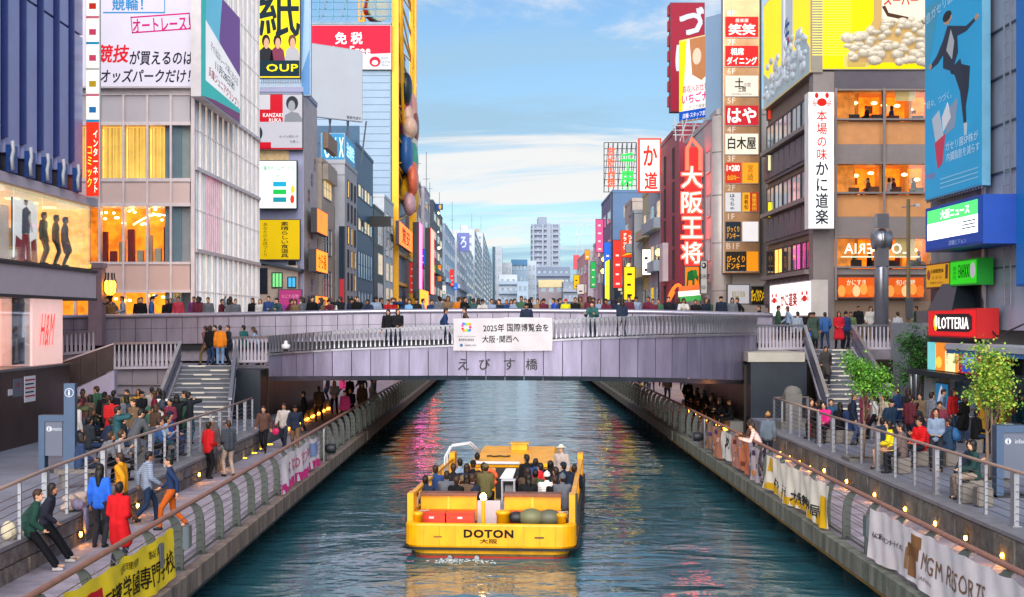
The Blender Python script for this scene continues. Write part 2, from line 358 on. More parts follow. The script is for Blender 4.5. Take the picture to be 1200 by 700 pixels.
# ---------------------------------------------------------------- people: one continuous body per pose, clothes and hair as its parts
SKIN = objcol('skin', .55, .05, 40, .06, .4); CLOTH = objcol('cloth', .85, .8, 30, .3, .2, True); HAIR = objcol('hair', .5, .6, 160, .35, .4); LEATH = objcol('bag', .6, .2, 40, .15)
EYE = INK('#0b0a0a'); LIP = INK('#7a3b36')
def remesh(mb, vox, it=2):
    me = mb.mesh(); o = bpy.data.objects.new('tmp', me); COL.objects.link(o)
    md = o.modifiers.new('r', 'REMESH'); md.mode = 'VOXEL'; md.voxel_size = vox
    dg = bpy.context.evaluated_depsgraph_get(); m2 = bpy.data.meshes.new_from_object(o.evaluated_get(dg))
    bpy.data.objects.remove(o); bpy.data.meshes.remove(me)
    bm = bmesh.new(); bm.from_mesh(m2)
    for _ in range(it): bmesh.ops.smooth_vert(bm, verts=bm.verts, factor=.5, use_axis_x=True, use_axis_y=True, use_axis_z=True)
    bm.to_mesh(m2); bm.free(); return m2
def cap(mb, a, b, ra, rb):                              # tapered limb with round ends
    a, b = Vector(a), Vector(b); d = (b - a); ln = d.length; t = d / ln if ln > 1e-5 else Vector((0, 0, 1))
    mb.tube([a - t * ra * .9, a - t * ra * .5, a, a + (b - a) * .5, b, b + t * rb * .5, b + t * rb * .9],
            [ra * .42, ra * .86, ra, (ra + rb) / 2, rb, rb * .86, rb * .42], 9)
def ik(a, c, l1, l2, hint):
    a, c = Vector(a), Vector(c); d = c - a; L_ = min(d.length, (l1 + l2) * .999); t = d.normalized(); c = a + t * L_
    x = (l1 * l1 - l2 * l2 + L_ * L_) / (2 * L_); h = math.sqrt(max(l1 * l1 - x * x, 0)); hv = Vector(hint); hv = hv - t * hv.dot(t); hv.normalize()
    return a + t * x + hv * h, c
def hand(mb, w_, dirv, side):                            # palm, four fingers of unequal length bent at the knuckle, thumb off the side of the palm
    d = Vector(dirv).normalized(); sx = Vector((1, 0, 0)) - d * d.x; sx = sx.normalized() if sx.length > .2 else Vector((0, 0, 1)); nrm = d.cross(sx)
    w_ = Vector(w_); k = w_ + d * .085
    mb.tube([w_, w_ + d * .03, w_ + d * .06, k], [.022, .03, .036, .034], 8, flat=.55)
    for i, (o_, ln) in enumerate(((-.027, .062), (-.009, .074), (.009, .07), (.026, .054))):
        b = w_ + d * .075 + sx * o_; m_ = b + d * ln * .55 - nrm * .006; e = m_ + d * ln * .38 - nrm * .026
        mb.tube([b, m_, e], [.0095, .009, .007], 5)
    b = w_ + d * .025 + sx * (.028 * -side); m_ = b + d * .03 + sx * (.028 * -side); mb.tube([b, m_, m_ + d * .03 + sx * (-.006 * side)], [.012, .011, .008], 5)
class Pose: pass
POSE = {}
def mkpose(name, pel=(0, 0, .91), lean=0., hl=None, hr=None, fl=(-.1, 0, 0), fr=(.1, 0, 0), head=(0., 0.), kn=(0, 1, 0), el=(0, -1, -.2), side_el=.35):
    p = Pose(); P = Vector(pel); sp = Vector((0, math.sin(R(lean)), math.cos(R(lean))))
    bow = Vector((0, -.012, 0)); wa = P + sp * .14 + bow; ch = P + sp * .34; nb = P + sp * .50
    sh = {k: P + sp * .445 + Vector((k * .165, 0, 0)) for k in (-1, 1)}
    hd = {-1: hl or (-.23, .05, P.z - .07), 1: hr or (.23, .05, P.z - .07)}
    hc = nb + Vector((0, .022 + .06 * math.sin(R(lean * .6)), .155)); hm = Matrix.Rotation(R(head[1]), 3, 'Z') @ Matrix.Rotation(R(-head[0]), 3, 'X')
    H = lambda x, y, z: hc + hm @ Vector((x, y, z))
    el_, wr, kn_, an = {}, {}, {}, {}
    for k in (-1, 1):
        el_[k], wr[k] = ik(sh[k], hd[k], .285, .25, Vector(el) + Vector((k * side_el, 0, 0)))
        f = Vector(fl if k < 0 else fr); hip = P + Vector((k * .085, 0, -.03)); kn_[k], an[k] = ik(hip, f + Vector((0, -.03, .08)), .42, .42, Vector(kn) + Vector((k * .12, 0, 0)))
    b = MB()
    b.ell(hc, (.07, .088, .11), 14, 10); cap(b, H(0, .028, -.055), H(0, .038, -.068), .05, .045); b.ell(H(0, .093, -.022), (.013, .02, .024), 7, 5)
    for k in (-1, 1): b.ell(H(k * .071, -.004, -.012), (.014, .022, .032), 7, 5)
    cap(b, nb - sp * .03, H(0, -.012, -.06), .058, .052)
    cap(b, ch, nb - sp * .04, .075, .06); cap(b, P, ch, .075, .075)
    for k in (-1, 1):
        cap(b, ch + sp * .08, sh[k], .06, .05); cap(b, sh[k], el_[k], .046, .037); cap(b, el_[k], wr[k], .037, .026)
        cap(b, P + Vector((k * .07, 0, -.02)), kn_[k], .07, .05); cap(b, kn_[k], an[k], .048, .035); fo = an[k] + Vector((0, .1, -.05)); cap(b, an[k] + Vector((0, -.02, -.04)), fo, .036, .034)
    body = remesh(b, .0125, 2)
    d = MB(); d.m = 0
    for k in (-1, 1): hand(d, wr[k], wr[k] - el_[k] + Vector((0, .02, 0)), k)
    d.m = 1
    for k in (-1, 1): d.ell(H(k * .029, .079, .006), (.013, .008, .008), 6, 4); d.tube([H(k * .015, .084, .026), H(k * .045, .074, .026)], .004, 4)
    d.m = 2; d.tube([H(-.022, .083, -.056), H(0, .089, -.057), H(.022, .083, -.056)], .006, 4)
    bm = bmesh.new(); bm.from_mesh(body); m2 = d.mesh([SKIN, EYE, LIP]); bm.from_mesh(m2); body.clear_geometry(); bm.to_mesh(body); bm.free(); bpy.data.meshes.remove(m2)
    for m_ in (SKIN, EYE, LIP): body.materials.append(m_)
    p.body = body
    def top(extra, coat):
        t = MB()
        for k in (-1, 1):
            cap(t, P + Vector((k * .06, 0, -.06)), P + sp * .2 + Vector((k * .055, 0, 0)) + bow, .105 + extra, .098 + extra); cap(t, P + sp * .2 + Vector((k * .055, 0, 0)) + bow, P + sp * .36 + Vector((k * .07, 0, 0)), .098 + extra, .1 + extra)
            cap(t, ch + sp * .06 + Vector((k * .06, 0, 0)), sh[k], .082 + extra, .064 + extra)
            cap(t, sh[k], el_[k], .06 + extra, .05 + extra); cap(t, el_[k], el_[k] + (wr[k] - el_[k]) * .93, .05 + extra, .041 + extra * .7)
            if coat:
                q = P + (kn_[k] - P) * .85; cap(t, P + Vector((k * .06, 0, 0)), q, .115 + extra, .125 + extra)
        cap(t, nb - sp * .05, nb + sp * .012, .075 + extra * .5, .062 + extra * .6)
        return remesh(t, .018, 3)
    p.top, p.jacket, p.coat = top(.004, 0), top(.02, 0), top(.02, 1)
    t = MB()
    for k in (-1, 1): cap(t, P + Vector((k * .055, 0, .02)), P + Vector((k * .08, 0, -.03)), .11, .105); cap(t, P + Vector((k * .085, 0, -.03)), kn_[k], .1, .068); cap(t, kn_[k], an[k] + Vector((0, 0, .01)), .067, .055)
    p.trousers = remesh(t, .018, 3)
    p.shoes = []
    for k in (-1, 1):
        t = MB(); a_ = an[k]; cap(t, a_ + Vector((0, -.03, -.045)), a_ + Vector((k * .015, .12, -.052)), .042, .036); cap(t, a_ + Vector((0, 0, .0)), a_ + Vector((0, -.01, -.04)), .044, .044)
        p.shoes.append(remesh(t, .014, 2))
    p.wr, p.back, p.hc, p.hrot = wr, P + sp * .3, hc, (R(-head[0]), 0, R(head[1]))
    for m_, k in ((p.top, CLOTH), (p.jacket, CLOTH), (p.coat, CLOTH), (p.trousers, CLOTH), (p.shoes[0], LEATH), (p.shoes[1], LEATH)): m_.materials.append(k)
    for m_ in (p.body, p.top, p.jacket, p.coat, p.trousers, *p.shoes): m_.polygons.foreach_set('use_smooth', [True] * len(m_.polygons))
    p.lean = lean
    POSE[name] = p
mkpose('stand')
mkpose('hips', hl=(-.12, .2, .98), hr=(.12, .22, 1.0), head=(-8, 12), fl=(-.13, .04, 0), fr=(.12, -.04, 0), lean=2)
mkpose('phone', hl=(-.07, .33, 1.42), hr=(.07, .33, 1.42), lean=-2, head=(2, 0), side_el=.8)
mkpose('up', hl=(-.12, .25, 1.75), hr=(.2, .06, .86), head=(6, -10))
mkpose('lean', pel=(0, -.1, .90), lean=26, hl=(-.2, .42, 1.10), hr=(.2, .44, 1.10), el=(0, -.3, -1), head=(14, -12), fl=(-.1, -.05, 0), fr=(.1, -.22, 0))
mkpose('walk', fl=(-.09, .28, 0), fr=(.09, -.28, .05), pel=(0, 0, .885), lean=4, hl=(-.24, -.14, .86), hr=(.24, .24, .92))
mkpose('sit', pel=(0, 0, .56), lean=4, hl=(-.1, .32, .66), hr=(.1, .3, .66), fl=(-.12, .42, 0), fr=(.12, .40, 0), kn=(0, 1, 1), head=(-6, 10))
mkpose('hunch', pel=(0, 0, .56), lean=28, hl=(-.06, .48, .78), hr=(.07, .46, .80), fl=(-.13, .38, 0), fr=(.13, .42, 0), kn=(0, 1, 1), head=(-20, 0), el=(0, -.2, -1))
mkpose('perch', pel=(0, -.02, .82), lean=14, hl=(-.2, -.12, .80), hr=(.14, .2, .82), fl=(-.1, .52, 0), fr=(.1, .47, 0), kn=(0, 1, .4), head=(-10, -25))
HAIRM = {}
def mkhair():
    def fin(t, vox=.014, m=HAIR):
        me = remesh(t, vox, 2); me.materials.append(m); me.polygons.foreach_set('use_smooth', [True] * len(me.polygons)); return me
    t = MB(); t.ell((0, -.018, .03), (.083, .096, .1), 14, 10); t.ell((0, -.05, -.02), (.074, .055, .08), 12, 8); t.ell((0, .04, .085), (.06, .05, .04), 10, 7); HAIRM['short'] = fin(t)
    t = MB(); t.ell((0, -.018, .03), (.086, .1, .102), 14, 10); t.ell((0, -.055, -.07), (.09, .055, .13), 12, 9)
    for k in (-1, 1): cap(t, (k * .07, .0, .02), (k * .075, -.01, -.13), .028, .026)
    HAIRM['bob'] = fin(t)
    t = MB(); t.ell((0, -.018, .03), (.085, .1, .102), 14, 10); t.ell((0, -.06, -.06), (.085, .055, .13), 12, 9); cap(t, (0, -.07, -.1), (.01, -.085, -.3), .08, .055)
    for k in (-1, 1): cap(t, (k * .068, -.01, .02), (k * .07, -.03, -.2), .026, .022)
    HAIRM['long'] = fin(t)
    t = MB(); t.ell((0, -.008, .045), (.088, .104, .085), 14, 10); t.ell((0, .1, .042), (.062, .062, .012), 12, 6); HAIRM['cap'] = fin(t, .012, CLOTH)
    t = MB(); t.ell((0, -.008, .04), (.088, .106, .1), 14, 10); t.ell((0, -.012, .145), (.022, .022, .022), 8, 6); HAIRM['beanie'] = fin(t, .014, CLOTH)
    t = MB(); t.ell((0, 0, .06), (.085, .1, .085), 14, 10); t.lathe([(.1, .052), (.17, .036), (.172, .044), (.1, .075)], seg=18); HAIRM['hat'] = fin(t, .012, CLOTH)
    t = MB(); t.ell((0, -.02, 0), (.15, .075, .2), 12, 9); t.ell((0, -.085, -.05), (.11, .05, .11), 10, 7)
    for k in (-1, 1): t.tube([(k * .09, .03, .16), (k * .1, .14, .12), (k * .1, .17, 0), (k * .1, .12, -.1), (k * .09, .02, -.14)], .014, 6)
    HAIRM['backpack'] = fin(t, .018, LEATH)
    t = MB(); t.ell((0, 0, -.12), (.14, .06, .13), 12, 8); t.tube([(-.09, 0, -.02), (-.06, 0, .14), (0, 0, .2), (.06, 0, .14), (.09, 0, -.02)], .01, 6); HAIRM['handbag'] = fin(t, .014, LEATH)
mkhair()
NPEOPLE = [0]
BLK, NAVY, GREY, WHT = '#14151a', '#1b2436', '#5a5d66', '#b9b6b2'
SK = ['#c99474', '#b98262', '#d6a383', '#a87355']
HC = ['#120d0b', '#1a120e', '#2b1b13', '#3a2416']
def person(pose, loc, rz, label, top='#333333', tk='jacket', legs=NAVY, hair='short', hc=None, shoes='#1a1a1c', s=1.0, group=None, pack=None, bag=None, rnd=None):
    """rz: 0 faces away from the camera (+y), 180 faces it, 90 faces left, -90 faces right"""
    p = POSE[pose]; r = random.Random(NPEOPLE[0]); NPEOPLE[0] += 1
    o = obj('person', p.body, None, loc, (0, 0, R(rz))); o.scale = (s, s, s); o.color = (*lin(r.choice(SK)), 1); tag(o, label, 'person', group)
    def ch(n, me, c, l=(0, 0, 0), ro=(0, 0, 0)):
        q = obj(n, me, o, l, ro); q.color = (*lin(c), 1); return q
    ch({'top': 'shirt', 'jacket': 'jacket', 'coat': 'coat'}[tk], getattr(p, tk), top); ch('trousers', p.trousers, legs); ch('shoe', p.shoes[0], shoes); ch('shoe', p.shoes[1], shoes)
    if hair in ('cap', 'beanie', 'hat'):
        h = ch('hair', HAIRM['short'], r.choice(HC), p.hc, p.hrot); h.scale = (.98, .98, .96); ch({'cap': 'cap', 'beanie': 'knit_hat', 'hat': 'sun_hat'}[hair], HAIRM[hair], hc or BLK, p.hc, p.hrot)
    else: ch('hair', HAIRM[hair], hc or r.choice(HC), p.hc, p.hrot)
    if pack: ch('backpack', HAIRM['backpack'], pack, p.back + Vector((0, -.16, .02)), (R(-p.lean), 0, 0))
    if bag: ch('handbag', HAIRM['handbag'], bag, p.wr[1] + Vector((.02, 0, -.16)))
    return o
_O = ['first', 'second', 'third', 'fourth', 'fifth', 'sixth', 'seventh', 'eighth', 'ninth', 'tenth', 'eleventh', 'twelfth', 'thirteenth', 'fourteenth', 'fifteenth', 'sixteenth', 'seventeenth', 'eighteenth', 'nineteenth']
ORD = _O + [x for t_, e_ in (('twent', 'twenty-'), ('thirt', 'thirty-'), ('fort', 'forty-'), ('fift', 'fifty-'), ('sixt', 'sixty-')) for x in [t_ + 'ieth'] + [e_ + o_ for o_ in _O[:9]]]
CN = {'#14151a': 'black', '#1b2436': 'navy', '#5a5d66': 'grey', '#b9b6b2': 'white', '#a01c20': 'red', '#b5671a': 'orange', '#20355e': 'blue', '#2f4a3a': 'dark green', '#6d5a45': 'tan', '#5c2233': 'maroon', '#7e8fa8': 'pale blue', '#4a3a30': 'brown', '#c9a51e': 'yellow', '#b8356e': 'pink', '#0f1013': 'black'}
# ================================================================ ground, water, boardwalks
DZ, TZ = 1.0, 1.7                                     # boardwalk and terrace heights over the water
PAVE = M('#86808c', .7, var=.3, vs=.9, bump=.2, bs=12, name='paving'); PAVE2 = M('#757888', .55, var=.28, vs=.6, bump=.1, bs=9, name='terrace_paving')
CONC = M('#6c6a68', .8, var=.28, vs=1.2, bump=.4, bs=14, streak=.35, name='concrete'); STONE = [M(c, .9, var=.5, vs=4.5, bump=1.0, bs=16, name='stone') for c in ('#6d6462', '#60595c', '#786c66')]
LILAC = M('#85809a', .32, .45, var=.3, vs=1.6, bump=.03, bs=3, streak=.18, name='bridge_panel'); LILAC2 = M('#8c8798', .36, .4, var=.26, vs=1.8, streak=.2, name='parapet_panel')
DARKP = M('#1d2531', .35, .3, var=.2, name='dark_panel'); WOOD = M('#8a6152', .6, var=.2, vs=6, name='rail_wood'); POSTM = M('#4d5350', .45, .5, var=.15, name='post_paint')
DWALL = M('#3b332f', .3, .6, var=.3, vs=1, name='bronze_wall')
struct('ground', MB().box(-2500, 2500, -300, 4500, -1.4, -1.2), M('#5d6468', .9, vs=.05))
def water_mat():
    m = bpy.data.materials.new('canal_water'); m.use_nodes = True; t = m.node_tree; b = t.nodes['Principled BSDF']
    b.inputs['Base Color'].default_value = (.03, .115, .145, 1); b.inputs['Roughness'].default_value = .05; b.inputs['IOR'].default_value = 1.45; b.inputs['Specular IOR Level'].default_value = 1
    g = t.nodes.new('ShaderNodeNewGeometry'); prev = None
    for sc, st, dist, sx in ((.35, .5, .30, .55), (1.2, .5, .085, .45), (4.5, .3, .022, .4)):
        mp = t.nodes.new('ShaderNodeMapping'); mp.inputs['Scale'].default_value = (sc * sx * 1.4, sc, 1); mp.inputs['Rotation'].default_value = (0, 0, R(12 if sc < 1 else -9)); t.links.new(g.outputs['Position'], mp.inputs[0])
        n = t.nodes.new('ShaderNodeTexNoise'); n.inputs['Scale'].default_value = 1; n.inputs['Detail'].default_value = 3; n.inputs['Distortion'].default_value = .9; t.links.new(mp.outputs[0], n.inputs['Vector'])
        bp = t.nodes.new('ShaderNodeBump'); bp.inputs['Strength'].default_value = st; bp.inputs['Distance'].default_value = dist; t.links.new(n.outputs['Fac'], bp.inputs['Height'])
        if prev: t.links.new(prev, bp.inputs['Normal'])
        prev = bp.outputs[0]
    t.links.new(prev, b.inputs['Normal']); return m
struct('water', MB().box(-10.5, 10.5, 8, 900, -.3, 0), water_mat())
XL, XR = -5.9, 7.0
for nm, x0, x1, xw in (('boardwalk_left', XL, -9.05, -9.05), ('boardwalk_right', XR, 9.6, 9.6)):
    s = -1 if x0 < 0 else 1
    struct(nm, MB().box(x0 + s * .25, x1, 12, 58, .7, DZ), PAVE)
    TIM = [M(c, .8, var=.4, vs=3.2, bump=.6, bs=18, streak=.3, name='weathered_timber') for c in (('#7a6a62', '#6a5c56', '#867468') if s < 0 else ('#6a6c62', '#5c6058', '#77756a'))]
    eb = struct(nm + '_edge_beam', MB().box(x0 + s * .06, x0 + s * .248, 12, 58.0, .66, DZ + .012), TIM[0])
    pk = [MB().box(s * .0, s * .058, .006, .294, .64, DZ + .02).mesh(t_) for t_ in TIM]
    for k in range(140): obj('plank', pk[(k * 5 + k // 4) % 3], eb, (x0, 15 + k * .3, 0))
    struct(nm + '_beyond_bridge', MB().box(x0 + s * .25, s * 15.6, 58.004, 420, .7, DZ - .004), PAVE)
    struct(nm + '_edge_beyond_bridge', MB().box(x0, x0 + s * .248, 58.004, 420, .62, DZ + .012), TIM[1])
    struct('embankment' + nm[9:], MB().box(x0 + s * 1.6, x0 + s * 2.1, 12, 420, -.5, .7), M('#3a3936', .8, var=.4, vs=1.5, bump=.4, bs=10))
    q = MB().box(-.14, .14, -.14, .14, -.5, .69).mesh(M('#33322f', .7, var=.4, vs=4))
    em = empty('boardwalk_piles' + nm[9:], (x0 + s * .95, 12, 0)); tag(em, kind='structure')
    for k in range(52): obj('pile', q, em, (0, 1.4 + k * 2.6, 0))
    bm_ = M('#8a6a2a' if s > 0 else '#3a3f45', .6, .2, var=.3); struct('boardwalk_fender_rail' + nm[9:], MB().box(x0 + s * .05, x0 + s * .2, 12, 60, .54, .639), bm_)
# deck joints: separate paving slabs near the camera
for side, x0, x1 in (('left', -6.45, -9.0), ('right', 7.55, 9.56)):
    em = tag(empty('boardwalk_slabs_' + side, ((x0 + x1) / 2, 16, DZ)), kind='structure'); w_ = (x1 - x0) / 3; sm = MB().box(-abs(w_) / 2 + .012, abs(w_) / 2 - .012, .012, .888, 0, .014).mesh(M('#938b98', .65, var=.36, vs=1.4, bump=.2, bs=16, name='paving'))
    for i in range(3):
        for k in range(40): obj('paving_slab', sm, em, ((i - 1) * w_, 2 + k * .9 - .0, .001))
# terraces behind the low stone walls
struct('terrace_left', MB().box(-30, -9.4, 10, 58.5, .5, TZ), PAVE2); struct('terrace_right', MB().box(10.0, 30, 10, 60, .5, TZ), PAVE2)
def stone_wall(name, label, x, face, d0, d1, xt):
    """low wall of stone blocks in two courses under a coping"""
    o = empty(name, (x, d0, DZ), 0, label, 'wall')
    s = 1 if face > 0 else -1
    obj('core', MB().box(0, -s * .34, 0, d1 - d0, 0, TZ - DZ - .08).mesh(CONC), o)
    ms = []
    for j in range(6):
        r = random.Random(j); b = MB(); L_ = 1.14; e = .02
        pr = [.05 + r.random() * .05 for _ in range(4)]
        b.hexa([(0, e, 0), (s * pr[0], e + .02, .01), (s * pr[1], L_ - e - .02, .01), (0, L_ - e, 0)], [(0, e, .29), (s * pr[2], e + .02, .28), (s * pr[3], L_ - e - .02, .28), (0, L_ - e, .29)])
        ms.append(b.mesh(STONE[j % 3] if not xt else M(('#5f5d5a', '#545350', '#67645c')[j % 3], .95, var=.55, vs=3.0, bump=1.0, bs=9, name='rough_stone')))
    n = int((d1 - d0) / 1.16)
    for c in range(1 if xt else 2):
        for k in range(n):
            q = obj('stone', ms[(k * 5 + c * 3 + k // 3) % 6], o, (s * .003, k * 1.16 + (.5 if c else 0), .01 + c * .305)); q.scale = (1.15, 1.018, 2.08 if xt else 1)
    cm = MB().box(s * .1, -s * .38, .008, 1.75, 0, .08).mesh(M('#77767d', .6, var=.2, vs=2, bump=.2, bs=20, name='coping'))
    for k in range(int((d1 - d0) / 1.76)): obj('coping_stone', cm, o, (0, k * 1.76, TZ - DZ - .079))
stone_wall('stone_wall', 'low rough stone wall between left boardwalk and raised left terrace', -9.05, 1, 14, 51.5, 0)
stone_wall('stone_wall', 'low dark stone wall with amber lamps along the right boardwalk', 9.62, -1, 14, 51.5, 1)
# ================================================================ railings
def riverside_rail(label, x, s, d0, d1, step, kink=None, missing=()):
    """s: +1 water on the right of the rail (left bank), -1 for the right bank"""
    o = empty('riverside_railing', (x, d0, DZ), 0, label, 'railing', 'riverside railings')
    def off(y): return kink(y) if kink else 0
    n = int((d1 - d0) / step)
    pb = MB(); prof = [(0, 0, 0), (.0, 0, .55), (-.03 * s, 0, .8), (-.09 * s, 0, .95), (-.17 * s, 0, 1.03)]
    for i in range(len(prof) - 1):
        a, b = prof[i], prof[i + 1]; w_ = .09
        pb.hexa([(a[0] - w_, -.028, a[2]), (a[0] + w_, -.028, a[2]), (a[0] + w_, .028, a[2]), (a[0] - w_, .028, a[2])], [(b[0] - w_ * .92, -.028, b[2]), (b[0] + w_ * .92, -.028, b[2]), (b[0] + w_ * .92, .028, b[2]), (b[0] - w_ * .92, .028, b[2])])
    pb.box(-.14, .14, -.07, .07, 0, .02); pm = pb.mesh(POSTM)
    for k in range(n + 1): obj('post', pm, o, (off(d0 + k * step), k * step, 0))
    ys = [d0 + (d1 - d0) * i / 60 for i in range(61)]
    obj('handrail', MB().tube([(off(y) - .15 * s, y - d0, 1.07) for y in ys], .046, 8, flat=1.35).mesh(WOOD, True), o)
    for j in range(6): obj('cable', MB().tube([(off(y) + (.0 if j < 4 else -.03 * s), y - d0, .16 + j * .15) for y in ys[::4]], .0085, 4).mesh(METAL), o)
    obj('bottom_rail', MB().tube([(off(y), y - d0, .07) for y in ys[::2]], .025, 6).mesh(POSTM), o)
    return o
riverside_rail('riverside railing with brown handrail along the left boardwalk', -6.2, 1, 13, 57, 1.83)
riverside_rail('riverside railing with brown handrail along the right boardwalk', 7.33, -1, 13, 57, 1.83)
riverside_rail('railing along left bank beyond the footbridge', -6.2, 1, 57.6, 112, 1.83)
riverside_rail('railing along right bank beyond the footbridge', 7.33, -1, 57.6, 112, 1.83)
def terrace_rail(label, pts, z0, h=1.08, step=1.6, cables=6, hand=None, group='terrace railings', heavy=3):
    P = [Vector((a, b, 0)) for a, b in pts]; o = empty('terrace_railing', (P[0].x, P[0].y, z0), 0, label, 'railing', group); q = [p - P[0] for p in P]
    obj('handrail', MB().tube([(p.x, p.y, h) for p in q], .035, 8).mesh(hand or M('#a58a7c', .45, .2, var=.1, name='handrail'), True), o)
    for j in range(cables): obj('cable', MB().tube([(p.x, p.y, .12 + j * (h - .22) / cables) for p in q], .009, 4).mesh(METAL), o)
    pm = MB().box(-.03, .03, -.03, .03, 0, h - .03).mesh(ALU); ph = MB().box(-.05, .05, -.1, -.03, 0, h - .03).box(-.05, .05, .03, .1, 0, h - .03).box(-.09, .09, -.14, .14, 0, .02).mesh(ALU)
    k = 0
    for i in range(len(q) - 1):
        d = q[i + 1] - q[i]; n = max(1, round(d.length / step)); a = math.atan2(-d.x, d.y)
        for j in range(n + (i == len(q) - 2)):
            obj('post', ph if k % heavy == 0 else pm, o, q[i] + d * j / n, (0, 0, a)); k += 1
    return o
terrace_rail('steel cable railing with pale handrail along the left terrace edge', [(-8.7, 21.5), (-9.12, 27), (-9.36, 33), (-9.45, 45), (-9.6, 51.5)], TZ)
terrace_rail('steel cable railing along the right terrace edge', [(9.95, 17), (9.95, 30), (9.95, 40), (9.95, 43.4)], TZ)
terrace_rail('short railing round the right terrace corner near the stair', [(10.1, 44.2), (10.1, 51.6), (11.5, 52.0)], TZ)
terrace_rail('inner railing behind the tree on the right terrace', [(12.4, 46.2), (16.2, 46.2)], TZ, 1.0, 1.3, 3)
# ================================================================ lamps on walls and deck
LAMPM = E('#ffa21f', 60)
def wall_lamp(x, y, z, s, label):
    o = empty('wall_lamp', (x, y, z), 0, label, 'lamp', 'amber boardwalk lamps')
    obj('hood', MB().lathe([(.075, 0), (.08, .02), (.07, .03)], seg=12, axis='x').mesh(METAL), o).scale = (-s, 1, 1)
    obj('bulb', MB().ell((-s * .04, 0, 0), (.03, .05, .05), 10, 6).mesh(LAMPM), o)
for i, d in enumerate((26.2, 28.3, 30.3, 32.6, 35.3, 38.2, 40.9)): wall_lamp(9.545, d, 1.22, 1, 'amber lamp on right stone wall, %s from the camera' % ORD[i])
for i, d in enumerate((28.6, 33.0, 36.2, 39.6, 43)): wall_lamp(-8.965, d, 1.25, -1, 'amber lamp on left stone wall, %s from the camera' % ORD[i])
for i, (px, py) in enumerate(((284, 538), (296, 532), (306, 527), (315, 522))):
    x, y, z = gnd(px, py, DZ); o = empty('floor_lamp', (x, y, DZ + .016), 0, 'amber floor light in left boardwalk, %s from the camera' % ORD[i], 'lamp', 'amber floor lights')
    obj('rim', MB().lathe([(.2, 0), (.2, .012), (.17, .014)], seg=16).mesh(METAL), o); obj('lens', MB().lathe([(.165, .012), (.15, .022)], seg=16).mesh(E('#ffc21c', 3.5)), o)
for i in range(4):      # lamps washing the wall face beside the right stair
    y = 42.6 + i * 1.55; wall_lamp(9.50, y, 1.12, 1, 'amber wash lamp at the wall foot, %s towards the footbridge' % ORD[i])
# ================================================================ footbridge, lower crescent
def crescent():
    w_ = .762; ang = [-38, -30, -18, -8] + [0] * 12 + [2, 5, 8, 12, 17, 22, 30, 36, 41, 45, 49, 53, 58, 64, 70]
    P = [Vector((0, 0, 0))]
    for a in ang: P.append(P[-1] + Vector((math.cos(R(a)) * w_, math.sin(R(a)) * w_ if a > 0 else math.sin(R(a)) * w_, 0)))
    # place the straight middle at 53 m and the left end at photo column 315
    ymid = P[8].y; P = [p + Vector((0, 53 - ymid, 0)) for p in P]
    x0 = gx(315, P[0].y); P = [p + Vector((x0 - P[0].x, 0, 0)) for p in P]
    return P, ang
CP, CA = crescent()
sc_ = (gx(886, CP[-1].y) - CP[0].x) / (CP[-1].x - CP[0].x)
CP = [Vector((CP[0].x + (p.x - CP[0].x) * sc_, p.y, 0)) for p in CP]
def lerp_tab(tab, x):
    for (a, b), (c, d) in zip(tab, tab[1:]):
        if x <= c: return b + (d - b) * (x - a) / (c - a)
    return tab[-1][1]
PT = [(300, 418), (400, 411), (520, 407), (690, 398), (800, 395), (890, 393)]; PB = [(300, 444), (520, 443), (690, 444), (800, 446), (860, 448), (890, 447)]; ST = [(300, 394.5), (400, 387), (520, 381), (640, 375), (720, 371), (890, 369)]
def cz(tab, p): return gz(lerp_tab(tab, VX + p.x * FPX / p.y), p.y)
br = empty('footbridge', (0, 55, 0), 0, 'lilac metal clad footbridge with curved lower ramp crossing the canal', 'bridge'); B0 = Vector((0, 55, 0))
for i in range(len(CP) - 1):
    a, b = CP[i], CP[i + 1]; t = (b - a).normalized(); g = t * .014; n = Vector((t.y, -t.x, 0)); a2, b2 = a + g, b - g
    za, zb, ta, tb = cz(PB, a), cz(PB, b), cz(PT, a), cz(PT, b)
    m = MB(); k = n * .12
    # the face leans out a little at the top and folds back under at the bottom
    lo = .09
    m.hexa([(a2 + n * .0).to_tuple()[:2] + (za + lo,), (b2 + n * .0).to_tuple()[:2] + (zb + lo,), (b2 - k).to_tuple()[:2] + (zb + lo,), (a2 - k).to_tuple()[:2] + (za + lo,)],
           [(a2 + n * .03).to_tuple()[:2] + (ta,), (b2 + n * .03).to_tuple()[:2] + (tb,), (b2 - k).to_tuple()[:2] + (tb,), (a2 - k).to_tuple()[:2] + (ta,)])
    p = obj('cladding_panel', m.mesh(LILAC), br, -B0)
    m = MB(); q = n * -.35
    m.hexa([(a2 + q).to_tuple()[:2] + (za - .1,), (b2 + q).to_tuple()[:2] + (zb - .1,), (b2 - n * .6).to_tuple()[:2] + (zb - .1,), (a2 - n * .6).to_tuple()[:2] + (za - .1,)],
           [(a2 + n * .0).to_tuple()[:2] + (za + lo - .012,), (b2 + n * .0).to_tuple()[:2] + (zb + lo - .012,), (b2 - n * .6).to_tuple()[:2] + (zb + lo - .012,), (a2 - n * .6).to_tuple()[:2] + (za + lo - .012,)])
    obj('soffit_panel', m.mesh(LILAC2), br, -B0)
